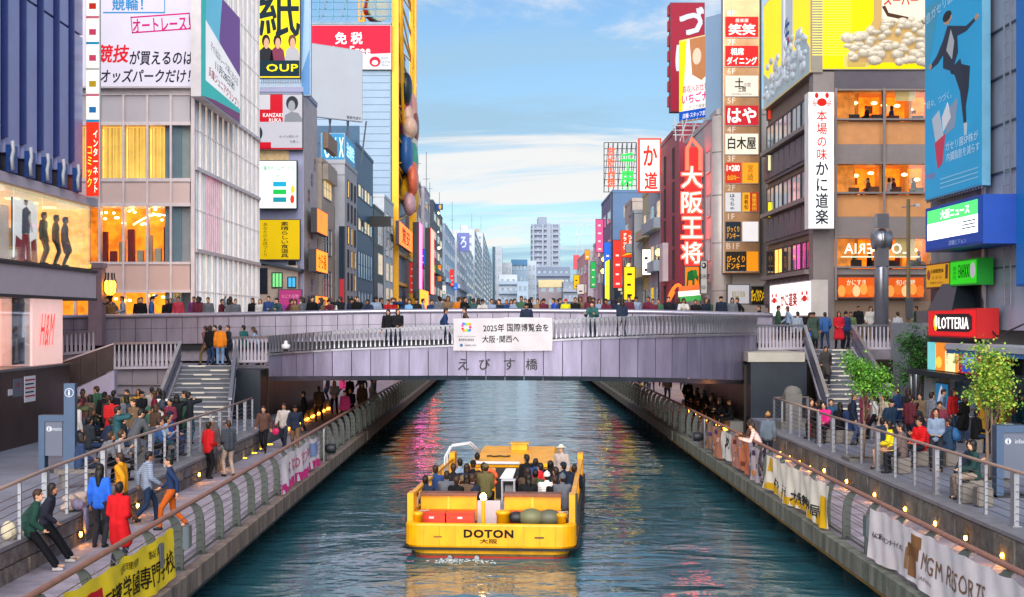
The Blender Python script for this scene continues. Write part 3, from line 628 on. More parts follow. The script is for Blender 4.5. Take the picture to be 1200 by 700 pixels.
# backing, ledge and rails follow the crescent
def sweep(name, off, z_of, hh, ww, mat, parent, pts=CP, z0=None):
    m = MB(); n_ = len(pts); rows = []
    for i, p in enumerate(pts):
        t = (pts[min(i + 1, n_ - 1)] - pts[max(i - 1, 0)]).normalized(); nn_ = Vector((t.y, -t.x, 0)); z = z_of(p)
        rows.append([(p + nn_ * (off + ww / 2)).to_tuple()[:2] + (z,), (p + nn_ * (off - ww / 2)).to_tuple()[:2] + (z,), (p + nn_ * (off - ww / 2)).to_tuple()[:2] + (z + hh,), (p + nn_ * (off + ww / 2)).to_tuple()[:2] + (z + hh,)])
    for r0, r1 in zip(rows, rows[1:]): m.hexa([r0[0], r1[0], r1[1], r0[1]], [r0[3], r1[3], r1[2], r0[2]])
    return obj(name, m.mesh(mat), parent, -B0)
sweep('face_backing', -.22, lambda p: cz(PB, p) + .12, .0 + .9, .16, DARKM, br)
sweep('ledge', -.02, lambda p: cz(PT, p) + .012, .06, .26, STEELW, br)
sweep('slat_foot_rail', -.04, lambda p: cz(PT, p) + .09, .05, .06, DARKM, br)
sweep('slat_top_rail', -.1, lambda p: cz(ST, p) - .05, .05, .1, STEELW, br)
# tapering upright slats
cum = [0]
for a, b in zip(CP, CP[1:]): cum.append(cum[-1] + (b - a).length)
sm = MB(); pr = [(.028, 0), (.022, .22), (.03, .5), (.058, .78), (.066, .98), (.05, 1.0)]
for (w0, z0), (w1, z1) in zip(pr, pr[1:]): sm.hexa([(-w0, -.02 - w0, z0), (w0, -.02 - w0, z0), (w0, .03, z0), (-w0, .03, z0)], [(-w1, -.02 - w1, z1), (w1, -.02 - w1, z1), (w1, .03, z1), (-w1, .03, z1)])
SLAT = sm.mesh(STEELW); tot = cum[-1]; ns = 132
for k in range(ns):
    s_ = (k + .5) * tot / ns; i = max(j for j in range(len(cum) - 1) if cum[j] <= s_); f = (s_ - cum[i]) / (cum[i + 1] - cum[i]); p = CP[i].lerp(CP[i + 1], f); t = CP[i + 1] - CP[i]
    zb = cz(PT, p) + .11; o = obj('slat', SLAT, br, (p.x - B0.x, p.y - B0.y, zb), (0, 0, math.atan2(t.y, t.x))); o.scale = (1, 1, cz(ST, p) - zb)
# ramp deck between crescent and main deck, main deck, deep girder under it
m = MB()
for a, b in zip(CP, CP[1:]):
    za, zb = cz(PT, a) - .12, cz(PT, b) - .12
    m.hexa([(a.x, a.y + .3, za - .5), (b.x, b.y + .3, zb - .5), (b.x, 60.1, zb - .5), (a.x, 60.1, za - .5)], [(a.x, a.y + .3, za), (b.x, b.y + .3, zb), (b.x, 60.1, zb), (a.x, 60.1, za)])
obj('ramp_deck', m.mesh(PAVE), br, -B0)
for i, x in enumerate((-8.5, -4, 0, 4, 8.5)): obj('girder', MB().box(x - .2, x + .2, 57, 73.5, 3.35, 3.89).mesh(DARKM), br, -B0)
# upper parapet: clad panels under a rounded cap
UP = []
for i in range(47):
    px = 68 + (905 - 68) * i / 46; dd = 61.2 - 1.2 * math.cos((px - 480) / 420 * 1.3); UP.append(Vector((gx(px, dd), dd, 0)))
UT = [(60, 370.5), (250, 367.5), (450, 363.5), (600, 362.5), (760, 364), (910, 368)]
def uz(p): return gz(lerp_tab(UT, VX + p.x * FPX / p.y), p.y)
for a, b in zip(UP, UP[1:]):
    t = (b - a).normalized(); n = Vector((t.y, -t.x, 0)); g = t * .012; a2, b2 = a + g, b - g; k = n * -.14
    for zz0, zz1, o_ in ((-.62, -.1, .0), (-1.32, -.635, 0.0)):
        m = MB(); m.hexa([(*(a2 + n * o_)[:2], uz(a) + zz0), (*(b2 + n * o_)[:2], uz(b) + zz0), (*(b2 + k)[:2], uz(b) + zz0), (*(a2 + k)[:2], uz(a) + zz0)], [(*(a2 + n * o_)[:2], uz(a) + zz1), (*(b2 + n * o_)[:2], uz(b) + zz1), (*(b2 + k)[:2], uz(b) + zz1), (*(a2 + k)[:2], uz(a) + zz1)])
        obj('parapet_panel', m.mesh(LILAC2), br, -B0)
obj('parapet_cap', MB().tube([(p.x, p.y + .05, uz(p) - .06) for p in UP], .11, 10, flat=1.5).mesh(M('#a8a4b4', .25, .6, var=.1, name='cap_metal'), True), br, -B0)
m = MB()
for a, b in zip(UP, UP[1:]): m.hexa([(a.x, a.y + .36, 3.9), (b.x, b.y + .36, 3.9), (b.x, 74, 3.9), (a.x, 74, 3.9)], [(a.x, a.y + .36, 5.05), (b.x, b.y + .36, 5.05), (b.x, 74, 5.05), (a.x, 74, 5.05)])
obj('main_deck', m.mesh(PAVE), br, -B0)
struct('street_left', MB().box(-45, UP[0].x - .01, 61.4, 66.2, 3.9, 5.04), PAVE); struct('street_right', MB().box(UP[-1].x + .01, 45, 63.2, 68.2, 3.9, 4.7), PAVE)
sweep('parapet_core', -.25, lambda p: uz(p) - 1.6, 1.45, .2, DARKM, br, UP)
far = [Vector((-15.5 + i, 73.8, 0)) for i in range(32)]
sweep('far_parapet', 0, lambda p: 5.0, 1.1, .2, LILAC2, br, far)
# bridge name lettering
def cres_pt(px, off):
    for a, b in zip(CP, CP[1:]):
        pa, pb = VX + a.x * FPX / a.y, VX + b.x * FPX / b.y
        if pa <= px <= pb: p = a.lerp(b, (px - pa) / (pb - pa)); return p
for ch_, px in zip('えびす橋', (543, 568, 597, 623)):
    p = cres_pt(px, 0); letters(ch_, p.x, gz(427, p.y), None, .44, p.y - .05 - B0.y + 0, M('#1b1a22', .5), br, bold=.012, thick=.03).location = (-B0.x, 0, 0)
# banner on the slats
bn = empty('expo_banner', (gx(589, 52.7), 52.75, gz(411, 52.7)), 0, 'white cloth banner with rainbow ring emblem tied to the footbridge slats', 'banner')
def cloth(nu, nv, fn, mat, name, parent):
    m = MB()
    for j in range(nv + 1):
        for i in range(nu + 1): m.v.append(tuple(fn(i / nu, j / nv)))
    for j in range(nv):
        for i in range(nu): k = j * (nu + 1) + i; m.f.append((k, k + 1, k + nu + 2, k + nu + 1)); m.mi.append(0)
    return obj(name, m.mesh(mat, True), parent)
FABW = M('#c6c2c8', .8, var=.05, bump=.1, bs=8, name='banner_cloth')
bw, bh = 116 * 52.7 / 1600, 37.5 * 52.7 / 1600
def bfn(u, v): return ((u - .5) * bw + .02 * math.sin(v * 3), .035 * math.sin(u * 23 + v * 4) * (1 - v * .6) + .03 * math.sin(u * 9 - v * 2) - .03, v * bh - .02 * bh * 0 + .035 * math.sin(u * 3.1) * (v - .5) + (.03 if u > .5 else 0) * v)
cloth(48, 10, bfn, FABW, 'cloth', bn)
def bwarp(x, z): p = bfn(x / bw + .5, z / bh); return (p[0], p[1] - .012, p[2])
INKD = INK('#1a1a22')
letters('2025年 国際博覧会を', .13 * bw, bh * .70, bw * .66, bh * .24, 0, INKD, bn, bold=.015, warp=bwarp); letters('大阪･関西へ', -.025 * bw, bh * .36, bw * .37, bh * .22, 0, INKD, bn, bold=.015, warp=bwarp)
letters('EXPO2025', -.37 * bw, bh * .34, bw * .15, bh * .07, 0, INKD, bn, bold=.02, warp=bwarp); letters('OSAKA KANSAI JAPAN', -.37 * bw, bh * .44, bw * .18, bh * .035, 0, INK('#55555f'), bn, warp=bwarp)
for k in range(13):
    a = 2 * math.pi * k / 13; c_ = ('#d8364a', '#e88c2a', '#e8c52a', '#8cc63a', '#2aa0c8', '#6a5acd', '#d84a9a')[k % 7]; m = MB(); cx, cz_ = -.37 * bw + .15 * math.cos(a), bh * .73 + .15 * math.sin(a) + .04 * math.sin(3 * a)
    m.quad(*[bwarp(cx + .05 * math.cos(q), cz_ + .05 * math.sin(q)) for q in [i * math.pi / 4 for i in range(8)]]); obj('ring_mark', m.mesh(INK(c_)), bn)
m = MB(); m.quad(*[bwarp(-.42 * bw + .06 * math.cos(q), bh * .17 + .06 * math.sin(q)) for q in [i * math.pi / 5 for i in range(10)]]); obj('seal_mark', m.mesh(INK('#3d6f9c')), bn); letters('大阪観光局 大阪市', -.33 * bw, bh * .17, bw * .12, bh * .05, 0, INK('#55555f'), bn, warp=bwarp)
# ================================================================ abutments, landings, stairs
ab = empty('bridge_abutment', (-13, 56, TZ), 0, 'dark panelled bridge abutment under the left stair landing', 'wall')
obj('wall', MB().box(1.75, 3.0, -.6, 16, -.69, 2.0).mesh(DARKP), ab); obj('wall_behind_stair', MB().box(-3, 1.749, 1.6, 16, -.69, 2.0).mesh(DARKP), ab); obj('landing_slab', MB().box(-3.1, 3.2, .95, 7, 2.004, 2.1).mesh(PAVE), ab)
ab = empty('bridge_abutment', (13.2, 56.5, TZ), 0, 'dark blue panelled bridge abutment under the right stair landing', 'wall')
obj('wall', MB().box(-3.2, -.9, -.5, 16, -.69, 2.3).mesh(DARKP), ab); obj('wall_behind_stair', MB().box(-.899, 5, 2.2, 16, -.69, 2.3).mesh(DWALL), ab); obj('landing_slab', MB().box(-3.3, 6.2, 3.4, 10, 2.304, 2.7).mesh(PAVE), ab); obj('landing_edge', MB().box(-3.32, -1.0, -.6, 3.39, 2.304, 2.69).mesh(M('#a8a39a', .6, var=.1)), ab)
for s_, lab in ((-1, 'left'), (1, 'right')):     # walls of the passage under the bridge
    o = empty('passage_wall', (s_ * 9.95 if s_ < 0 else 9.9, 57, DZ), 0, 'bronze metal wall of the passage under the bridge, %s bank' % lab, 'wall')
    for k in range(12): obj('wall_panel', MB().box(0, s_ * .1, k * 1.42 + .01, k * 1.42 + 1.41, 0, 2.85).mesh(DWALL), o)
    for k in range(8): obj('foot_light', MB().box(-s_ * .56, -s_ * .62, .8 + k * 1.9, 1.7 + k * 1.9, .04, .1).mesh(E('#ff9a2a', 9)), o)
    obj('bench', MB().box(-s_ * .002, -s_ * .55, .2, 16, 0, .46).mesh(CONC), o)
NOSE = M('#cfc8bc', .5, em=.05, var=0); TREAD = M('#9c9ca4', .6, var=.2, vs=2, bump=.15, bs=20, name='tread_stone'); STEP = M('#565a64', .65, var=.15, vs=2, bump=.15, bs=20, name='step_stone')
def stair(label, bl, br_, d0, tl, tr, d1, z0, z1, n, seed):
    r = random.Random(seed); o = empty('stair', ((bl + br_) / 2, d0, z0), 0, label, 'stairs'); O = Vector(((bl + br_) / 2, d0, z0))
    for k in range(n):
        f0, f1 = k / n, (k + 1) / n; y0, y1 = d0 + (d1 - d0) * f0, d1; xl, xr = bl + (tl - bl) * f0, br_ + (tr - br_) * f0; za, zb = z0 + (z1 - z0) * f0, z0 + (z1 - z0) * f1
        y1 = d0 + (d1 - d0) * f1 + .05
        st = obj('step', MB().box(xl - O.x, xr - O.x, y0 - d0, y1 - d0, max(za - .5, z0) - z0, zb - z0).mesh(STEP), o)
        obj('tread', MB().box(xl - O.x + .002, xr - O.x - .002, y0 - d0 - .03, y1 - d0 - .01, zb - z0 + .001, zb - z0 + .03).mesh(TREAD), st)
        c_ = [.28, .62, .45, .75, .3, .6, .38, .7][k % 8]; w_ = (xr - xl); x = xl + w_ * c_
        obj('nosing_strip', MB().box(x - w_ * .17 - O.x, x + w_ * .17 - O.x, y0 - d0 - .04, y0 - d0 + .05, zb - z0 - .02, zb - z0 + .036).mesh(NOSE), st)
    return o
stair('broad grey stair with lit nosings climbing to the left bridge landing', -13.0, -10.55, 51.6, -13.5, -11.45, 57.0, TZ, 3.8, 13, 3)
stair('broad grey stair with lit nosings climbing to the right bridge landing', 12.5, 14.75, 53.0, 13.25, 15.05, 59.9, TZ, 4.4, 16, 4)
BALW = M('#bdb7c3', .5, .1, var=.06, name='balustrade_white')
def balustrade(label, p0, p1, h=1.0, step=.17, baluster=True, group='pale balustrades'):
    """a straight or sloping balustrade from p0 to p1 (foot points)"""
    a, b = Vector(p0), Vector(p1); d = b - a; o = empty('balustrade', a, 0, label, 'railing', group); ln = d.length; t = Vector((d.x, d.y, 0)).normalized(); sx = Vector((t.y, -t.x, 0)) * .05
    def bar(z, hh, w_, nm, mat):
        m = MB(); s_ = sx * (w_ / .05)
        m.hexa([(-s_) + Vector((0, 0, z)), s_ + Vector((0, 0, z)), d + s_ + Vector((0, 0, z)), d - s_ + Vector((0, 0, z))], [-s_ + Vector((0, 0, z + hh)), s_ + Vector((0, 0, z + hh)), d + s_ + Vector((0, 0, z + hh)), d - s_ + Vector((0, 0, z + hh))]); return obj(nm, m.mesh(mat), o)
    bar(h - .08, .08, .07, 'cap_rail', STEELW); bar(0, .1, .06, 'foot_rail', BALW)
    if baluster:
        m = MB()
        for (w0, z0), (w1, z1) in zip([(.05, .1), (.055, .3), (.03, .55), (.03, h - .081)], [(.055, .3), (.03, .55), (.03, h - .081)]): m.hexa([(-w0, -.02, z0), (w0, -.02, z0), (w0, .02, z0), (-w0, .02, z0)], [(-w1, -.02, z1), (w1, -.02, z1), (w1, .02, z1), (-w1, .02, z1)])
        me = m.mesh(BALW); n = int(ln / step); rz = math.atan2(t.y, t.x)
        for k in range(n): obj('baluster', me, o, d * (k + .5) / n, (0, 0, rz))
    else:
        bar(.13, h - .26, .02, 'side_panel', LILAC2); bar(.45, .04, .07, 'grip_rail', METAL)
    return o
balustrade('sloping panelled balustrade left of the left stair', (-13.12, 51.3, TZ + .1), (-13.62, 57, 3.85), 1.0, baluster=False)
balustrade('sloping panelled balustrade right of the left stair', (-10.4, 51.3, TZ + .1), (-11.3, 57, 3.85), 1.0, baluster=False)
balustrade('sloping panelled balustrade left of the right stair', (12.35, 52.6, TZ + .1), (13.1, 60, 4.45), 1.05, baluster=False)
balustrade('sloping panelled balustrade right of the right stair', (14.9, 52.6, TZ + .1), (15.2, 60, 4.45), 1.05, baluster=False)
balustrade('white baluster fence left of the left stair landing', (gx(132, 57), 57, 3.66), (gx(213, 57), 57, 3.7), 1.12)
balustrade('low white baluster fence behind the shop front corner', (gx(66, 58), 58, 4.2), (gx(112, 58), 58, 4.35), .95)
balustrade('short white baluster fence between left stair and slatted ramp', (gx(272, 56.6), 56.6, 3.95), (gx(314, 56.0), 56.0, 3.98), 1.08)
balustrade('white baluster fence on the right landing behind the bush', (15.3, 60.1, 4.42), (18.6, 60.1, 4.42), 1.1)
balustrade('short pale fence between slatted ramp and right stair', (gx(888, 59), 59, 4.42), (13.0, 60, 4.42), 1.1)
o = empty('landing_wall', (gx(170, 57.2), 57.2, TZ), 0, 'pale panelled wall under the left landing fence', 'wall')
for k in range(3): obj('wall_panel', MB().box(-1.6 + k * 1.07, -1.6 + k * 1.07 + 1.05, 0, .3, 0, 1.95).mesh(M('#8d8690', .6, var=.12)), o)
for z in (.9, 1.3): obj('grip_rail', MB().tube([(-1.6, -.08, z), (1.6, -.08, z)], .03, 6).mesh(METAL), o)
# ramp with dark fence, left of the left stair
o = Th('ramp_fence', 'dark metal fence climbing a ramp above a lilac wall, left terrace', 'fence', C(49.4), *C(49.4).uv(95, 470))
fr = C(49.4)
def PQ(*a): return [fr.uv(x, y) for x, y in a]
for k in range(4):
    x0, x1 = 56 + k * 19.4, 56 + (k + 1) * 19.4 - .5; T_ = lambda x: 431 - (x - 56) * .35; Bm = lambda x: 470 - (x - 56) * .48
    o.poly('fence_panel', PQ((x0, Bm(x0)), (x1, Bm(x1)), (x1, T_(x1)), (x0, T_(x0))), .05, M('#3d3231', .45, .5, var=.25, vs=2), th=.05)
o.poly('ramp_wall', PQ((56, 540), (134, 540), (134, 434), (56, 471)), 0, M('#a095ac', .55, var=.1), th=.4)
o.poly('fence_top_rail', PQ((56, 431), (134, 403.7), (134, 402), (56, 429)), .07, M('#a89aa0', .4, .5), th=.09)
o = Th('site_hoarding', 'brown metal hoarding with posted notices below the shop windows', 'fence', L(-15.55), 42, TZ)
for k in range(7): o.box('hoarding_panel', 33 + k * 2.2 + .02, 33 + (k + 1) * 2.2 - .02, TZ, 4.12, 0, .06, M('#4a3b38', .45, .4, var=.2, vs=1.5, bump=.2, bs=3))
o.box('top_rail', 33, 48.6, 4.122, 4.2, 0, .1, METAL)
for (a, b, c_, d_, col) in ((26, 39, 440, 472, '#d8d4dc'), (13, 24, 443, 466, '#6a6a76'), (7, 12, 456, 464, '#d0ccd4')):
    u0, v0 = o.fr.uv(a, d_); u1, v1 = o.fr.uv(b, c_); q = o.box('notice', u0, u1, v0, v1, .062, .075, INK(col))
    if c_ == 440:
        for j in range(5): o.box('print_line', u0 + .06, u1 - .06 - .1 * (j % 2), v1 - .15 - j * .13, v1 - .1 - j * .13, .076, .079, INK(['#b03038', '#44444c'][j % 2]), q)
    elif c_ == 443: o.text('H&M', (u0 + u1) / 2, v1 - .2, .24, .16, .08, INK('#b02030'), q, slant=.2)
# ================================================================ left bank: shop building nearest the camera
WARM = E('#ffb03a', 2.2); WARMW = E('#ffdf9a', 3.0); CLEAR = clear_glass(); FLIT = M('#e8cfa0', .4, em=.3, var=.3, vs=2.0, name='far_lit'); LITS = [M('#ffb347', .5, em=.9, var=.35, vs=2.0, name='lit_room'), M('#ffc860', .5, em=.75, var=.35, vs=2.4, name='lit_room2')]
BLUE = M('#a0a6d6', .45, .1, var=.12, vs=.5, name='blue_panel'); DBLUE = M('#10193c', .4, .3, var=.2); PINKW = M('#b9a9ae', .5, var=.08, vs=.6, name='pale_cladding'); STEELB = M('#2c3a78', .4, .3)
o = empty('shop_building', (-16, 33, TZ), 0, 'shop building with blue finned upper wall and glowing show windows', 'building'); f = Fc(o, L(-15.8)); O = Vector((-16, 33, TZ))
f.box('wall', 30, 50.4, 10.35, 27, -14, 0, DBLUE)
f.box('rear_wall', 30, 51.6, TZ, 10.34, -14, -2.6, PINKW)
f.box('fascia', 30, 52.1, 6.55, 7.5, -2.59, .12, M('#c3b4bd', .5, var=.06)); f.box('upper_ledge', 30, 52.1, 10.02, 10.34, -2.59, .2, M('#c9bcc9', .45, var=.06)); f.box('fascia_trim', 30, 52.12, 7.502, 7.6, -2.59, .2, DARKM); f.box('fascia_drip', 30, 52.12, 6.45, 6.545, -2.59, .16, DARKM)
for k in range(10):
    u = 34.0 + k * 1.63
    for zz, hh in ((10.95, 5.2), (16.2, 5.2), (21.45, 5.2)): f.box('wall_panel', u + .36, u + 1.6, zz, zz + hh - .04, .003, .18, BLUE)
    f.box('blade_fin', u + .2, u + .3, 11.4, 26.5, .003, .3, STEELB)
    p = f.box('bracket_box', u + .42, u + 1.0, 10.36, 11.2, .182, .34, M('#27509a', .4, .3))
    m = MB(); m.tube([(u + .34, -.42, 10.4), (u + .26, -.42, 10.75), (u + .4, -.42, 11.0), (u + .3, -.42, 11.3)], .055, 6, flat=1.6); f.part('curved_bracket', m, WHITEM, smooth=True)
# show windows, upper band: clear glass, room light put into its walls and ceiling as glow
f.box('room_back', 30, 51.9, 7.61, 10.0, -2.58, -2.4, M('#ffa05a', .5, em=.95, var=.6, vs=1.6, name='shop_glow')); f.box('room_ceiling', 30, 51.9, 9.9, 10.0, -2.39, -.05, M('#ffd9a0', .5, em=.5, var=.2)); f.box('room_floor', 30, 51.9, 7.605, 7.66, -2.39, 0, PINKW)
f.box('room_end', 51.7, 51.9, 7.67, 10.0, -2.39, -.06, M('#ffbe6a', .6, em=.8, var=.4, vs=2))
for k in range(10): f.box('room_light', 33.2 + k * 1.9, 33.5 + k * 1.9, 9.85, 9.99, -1.3, -.9, WARMW)
for k in range(8): f.box('show_window', 30.2 + k * 2.72, 30.2 + (k + 1) * 2.72 - .05, 7.61, 10.015, -.02, 0, CLEAR)
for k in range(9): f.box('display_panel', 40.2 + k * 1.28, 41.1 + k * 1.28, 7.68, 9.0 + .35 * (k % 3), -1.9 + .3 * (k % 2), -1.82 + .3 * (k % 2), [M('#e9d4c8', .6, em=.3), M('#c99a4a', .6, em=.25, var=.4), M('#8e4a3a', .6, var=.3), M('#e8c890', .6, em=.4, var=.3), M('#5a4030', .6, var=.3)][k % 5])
# lower show windows
f.box('lower_back', 30, 48.4, 4.2, 6.44, -2.58, -1.2, M('#ffb080', .6, em=1.1, var=.4, vs=1.2)); f.box('lower_base', 30, 48.6, TZ, 4.19, -2.59, 0, PINKW); f.box('lower_pier', 45.4, 48.5, 4.2, 6.44, -1.19, .02, M('#f0c4bc', .5, em=.3, var=.06))  # shop light put into back wall and pier as their own glow
for k in range(6): f.box('lower_light', 33.2 + k * 2, 33.6 + k * 2, 6.3, 6.43, -.9, -.4, WARMW)
for k in range(5): f.box('show_window', 32.3 + k * 2.6, 32.3 + (k + 1) * 2.6 - .06, 4.2, 6.44, -.02, 0, CLEAR)
f.text('H&M', 46.7, 5.4, 1.3, 1.1, .09, E('#ff3030', 1.5, False), slant=.25)
for lab, px0, px1, pt, pb, ref, nn_, cols in (('tall fashion poster of a figure in red trousers behind the show window', 15, 45, 224, 304, 15, -1.0, ('#e8dcd6', '#b51a28', '#1d2c44', '#c99a80')), ('dark fashion poster of a figure in white in the lower show window', 16, 44, 349, 428, 16, -.3, ('#2a2224', '#d9d2d4', '#28446e', '#c99a80'))):
    t = sign(lab, L(-15.8), px0, px1, pt, pb, ref, cols[0], 1.3, th=.06, n=nn_, name='fashion_poster')
    for a in ([(.3, .0), (.46, .0), (.5, .4), (.36, .42)], [(.52, 0), (.7, 0), (.62, .42), (.48, .4)]): t.fp(a, cols[2] if 'dark' in lab else cols[1], .4)
    t.fp([(.34, .4), (.64, .42), (.68, .75), (.52, .82), (.36, .76)], cols[1] if 'dark' in lab else cols[2], .5, z=.01); t.fp([(.64, .72), (.78, .45), (.72, .44), (.58, .66)], cols[1] if 'dark' in lab else '#e8dcd6', .5, z=.012); t.fp(circ(.5, .88, .07, .05), cols[3], .5, z=.012); t.fp(circ(.5, .92, .08, .04), '#2a1a14', .2, z=.014)
    if 'dark' not in lab: t.fp([(.05, 0), (.3, 0), (.34, .3), (.12, .36)], cols[1], .4); t.fp([(.72, 0), (.97, 0), (.9, .36), (.7, .3)], cols[1], .4)
for i, (u, c_, tk) in enumerate(((47.6, '#3a3b2c', 'jacket'), (48.9, '#8a5a2a', 'jacket'), (49.9, '#6a4a3a', 'coat'))):
    q = person('stand', (-16.15, u, 7.67), -90 + i * 12, 'shop mannequin in %s, %s in upper show window' % (('olive padded jacket', 'tan jacket', 'brown coat')[i], ORD[i]), c_, tk, '#b9a08a' if i == 0 else '#2a2a30', s=1.08); q.name = 'mannequin'; q['category'] = 'mannequin'; q['group'] = 'show window mannequins'
# vertical tenant sign at its far corner
t = Th('tenant_sign', 'tall narrow vertical sign, white logos above red lettering, beside blue wall', 'sign', C(50.6), -15.3, 10.0)
u0, u1 = gx(101.5, 50.6), gx(116, 50.6); t.box('case', u0 - .03, u1 + .03, 10.27, 19, -.15, .0, M('#c9c4c0', .4)); t.box('red_face', u0, u1, 10.32, 13.05, .001, .03, E('#e0321c', .9))
for k in range(6):
    q = t.box('white_face', u0, u1, 13.15 + k * .96, 13.15 + k * .96 + .9, .001, .03, E('#f4efe6', .85)); t.box('logo_mark', u0 + .1, u1 - .1, 13.4 + k * .96, 13.62 + k * .96, .031, .034, INK(['#2a7ab8', '#c9a02a', '#d8486a', '#d8486a', '#d8321c', '#2a6ab8'][k]), q)
    t.box('strip', u0, u1, 13.051 + k * .96, 13.149 + k * .96, .001, .032, INK(['#2a9ac8', '#d8788a', '#c9c4c0'][k % 3]), q)
t.text('インターネット', u0 + .34, 11.6, .17, 2.3, .04, E('#fff4d8', 1.2, False), vert=True, bold=.02); t.text('コミック', u0 + .12, 11.4, .17, 1.5, .04, E('#ffd23a', 1.2, False), vert=True, bold=.02)
# ================================================================ white glass corner building
GRYP = M('#b9b4bb', .4, .1, var=.06, vs=.4, name='spandrel'); MUL = M('#dccfd2', .4, .3, name='mullion')
D2 = 66.0; XC = gx(228, D2); d2e = FPX * XC / (305 - VX)
o = empty('corner_building', (XC - 5, D2, 4.9), 0, 'white glass corner building with lit shop floors and big roof billboards', 'building'); f = Fc(o, C(D2)); g = Fc(o, L(XC))
f.box('core_wall', -34, XC - .4, .9, 27, -17.4, -1.6, PINKW); f.box('corner_post', XC - .18, XC, .9, 26, -.2, 0, MUL)
def zz(py): return gz(py, D2)
for a, b in ((103, 112), (143, 147), (209, 213), (238, 242), (307, 310), (340, 343)): f.box('floor_edge', -24, XC - .19, zz(b), zz(a), -1.59, .06, MUL)
cols = [gx(p, D2) for p in (60, 88, 117, 145, 173, 200.5)] + [XC - .18]
for i in range(len(cols) - 1):
    c0, c1 = cols[i] + .05, cols[i + 1] - .05
    f.box('mullion', cols[i] - .05, cols[i] + .05, 4.9, zz(112), -.3, .09, MUL)
    f.box('spandrel_panel', c0, c1, zz(143), zz(112), -.1, 0, GRYP); f.box('spandrel_panel', c0, c1, zz(238), zz(213), -.1, 0, M('#cdb4b0', .4, .1, var=.05)); f.box('spandrel_panel', c0, c1, zz(340), zz(310), -.1, 0, M('#d0b0a8', .4, .1, var=.05))  # peach of the lower spandrels is shop light painted into their colour
    for (a, b) in ((209, 147), (307, 242), (374, 343)): f.box('shop_pane', c0, c1, zz(a), zz(b), -.04, -.02, CLEAR)
    if i == len(cols) - 2: f.box('blind', c0, c1, zz(209), zz(147), -.5, -.4, M('#c9bdb4', .6)); f.box('blind', c0, c1, zz(307), zz(242), -.5, -.4, M('#cdbbb8', .6))
    else:
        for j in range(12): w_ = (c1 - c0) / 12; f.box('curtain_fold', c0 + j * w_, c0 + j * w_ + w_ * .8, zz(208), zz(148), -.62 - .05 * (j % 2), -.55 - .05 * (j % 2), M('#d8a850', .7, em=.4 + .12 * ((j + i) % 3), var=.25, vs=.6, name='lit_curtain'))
f.box('room_back', -26, XC - .4, zz(209), zz(147), -1.58, -1.3, LITS[1]); f.box('shop_back', -26, XC - 1.2, zz(307), zz(242), -1.59, -1.45, M('#e87412', .6, em=.8, var=.7, vs=1.2, name='lit_shop')); f.box('ground_shop_back', -26, XC - 1.2, 4.9, zz(343), -1.59, -1.45, M('#f88016', .6, em=.9, var=.6, vs=1.2, name='lit_shop2'))  # room light painted as glow of the back walls
r = random.Random(5)
for k in range(20):
    u = -19.9 + 3.9 * k / 20; f.part('shop_lamp', MB().ell((u, .4 + r.random() * .8, zz(247 + r.random() * 13 - 5 * math.sin(k))), (.075, .075, .05), 8, 5), E('#ffe39a', 9))
    if k % 2 == 0: f.part('shop_lamp', MB().ell((u, .4 + r.random() * .7, zz(346 + r.random() * 7)), (.09, .09, .06), 8, 5), E('#ffd27a', 8))
for k in range(9):
    u = -19.9 + k * .44; f.box('display_rack', u, u + .3, zz(306), zz(306) + .5 + r.random() * 1.3, -1.2, -.9, M(r.choice(['#5a3a2a', '#c9b8a0', '#3a2a2a', '#8a2a2a', '#d8c090', '#2a3040']), .7))
f.part('ceiling_neon', MB().tube([(-18.3 + i * .25, .9, zz(262) + .5 * math.sin(i * .32)) for i in range(10)], .03, 6), E('#fff0c0', 6))
# canal side: upright glass louvres, glow of the floors put into some of the panes
g.box('side_wall', D2 + .3, d2e, .9, 26, -1.5, -.7, M('#9aa0a6', .5, var=.08)); 
FL = [(5.2, 9.0), (9.2, 13.0), (13.2, 16.6), (16.8, 26)]
pan = [M('#d4dde0', .3, .0, var=.22, vs=.7, spec=.8), M('#b4c4cc', .25, var=.22, vs=.8, spec=.8), M('#f0d8c0', .3, em=.3, var=.3, vs=.9), M('#b8486a', .4, em=.3, var=.3), M('#b9c9a0', .3, em=.2, var=.3)]
nb_ = 38
for k in range(nb_):
    u = D2 + .3 + (d2e - D2 - .3) * k / nb_; w_ = (d2e - D2 - .3) / nb_
    for j, (a, b) in enumerate(FL):
        q = pan[(k * 7 + j * 3) % 3] if not (j == 1 and 5 <= k <= 12) else pan[3]
        if j == 0 and k in (4, 7): q = pan[4]
        g.box('glass_louvre', u - .02, u + w_ - .052, a, b, -.2, -.1, q)
    g.box('louvre_fin', u + w_ - .05, u + w_ - .025, 5, 26, -.1, -.03, M('#e6e4e8', .4))
for z in (7.1, 11.1, 15, 18.6, 20.6, 22.6): g.box('glazing_bar', D2 + .3, d2e, z - .025, z + .025, -.099, -.06, MUL)
for z in (5.1, 9.1, 13.1, 16.7): g.box('floor_rail', D2 + .3, d2e, z - .09, z + .09, -.15, .05, MUL)
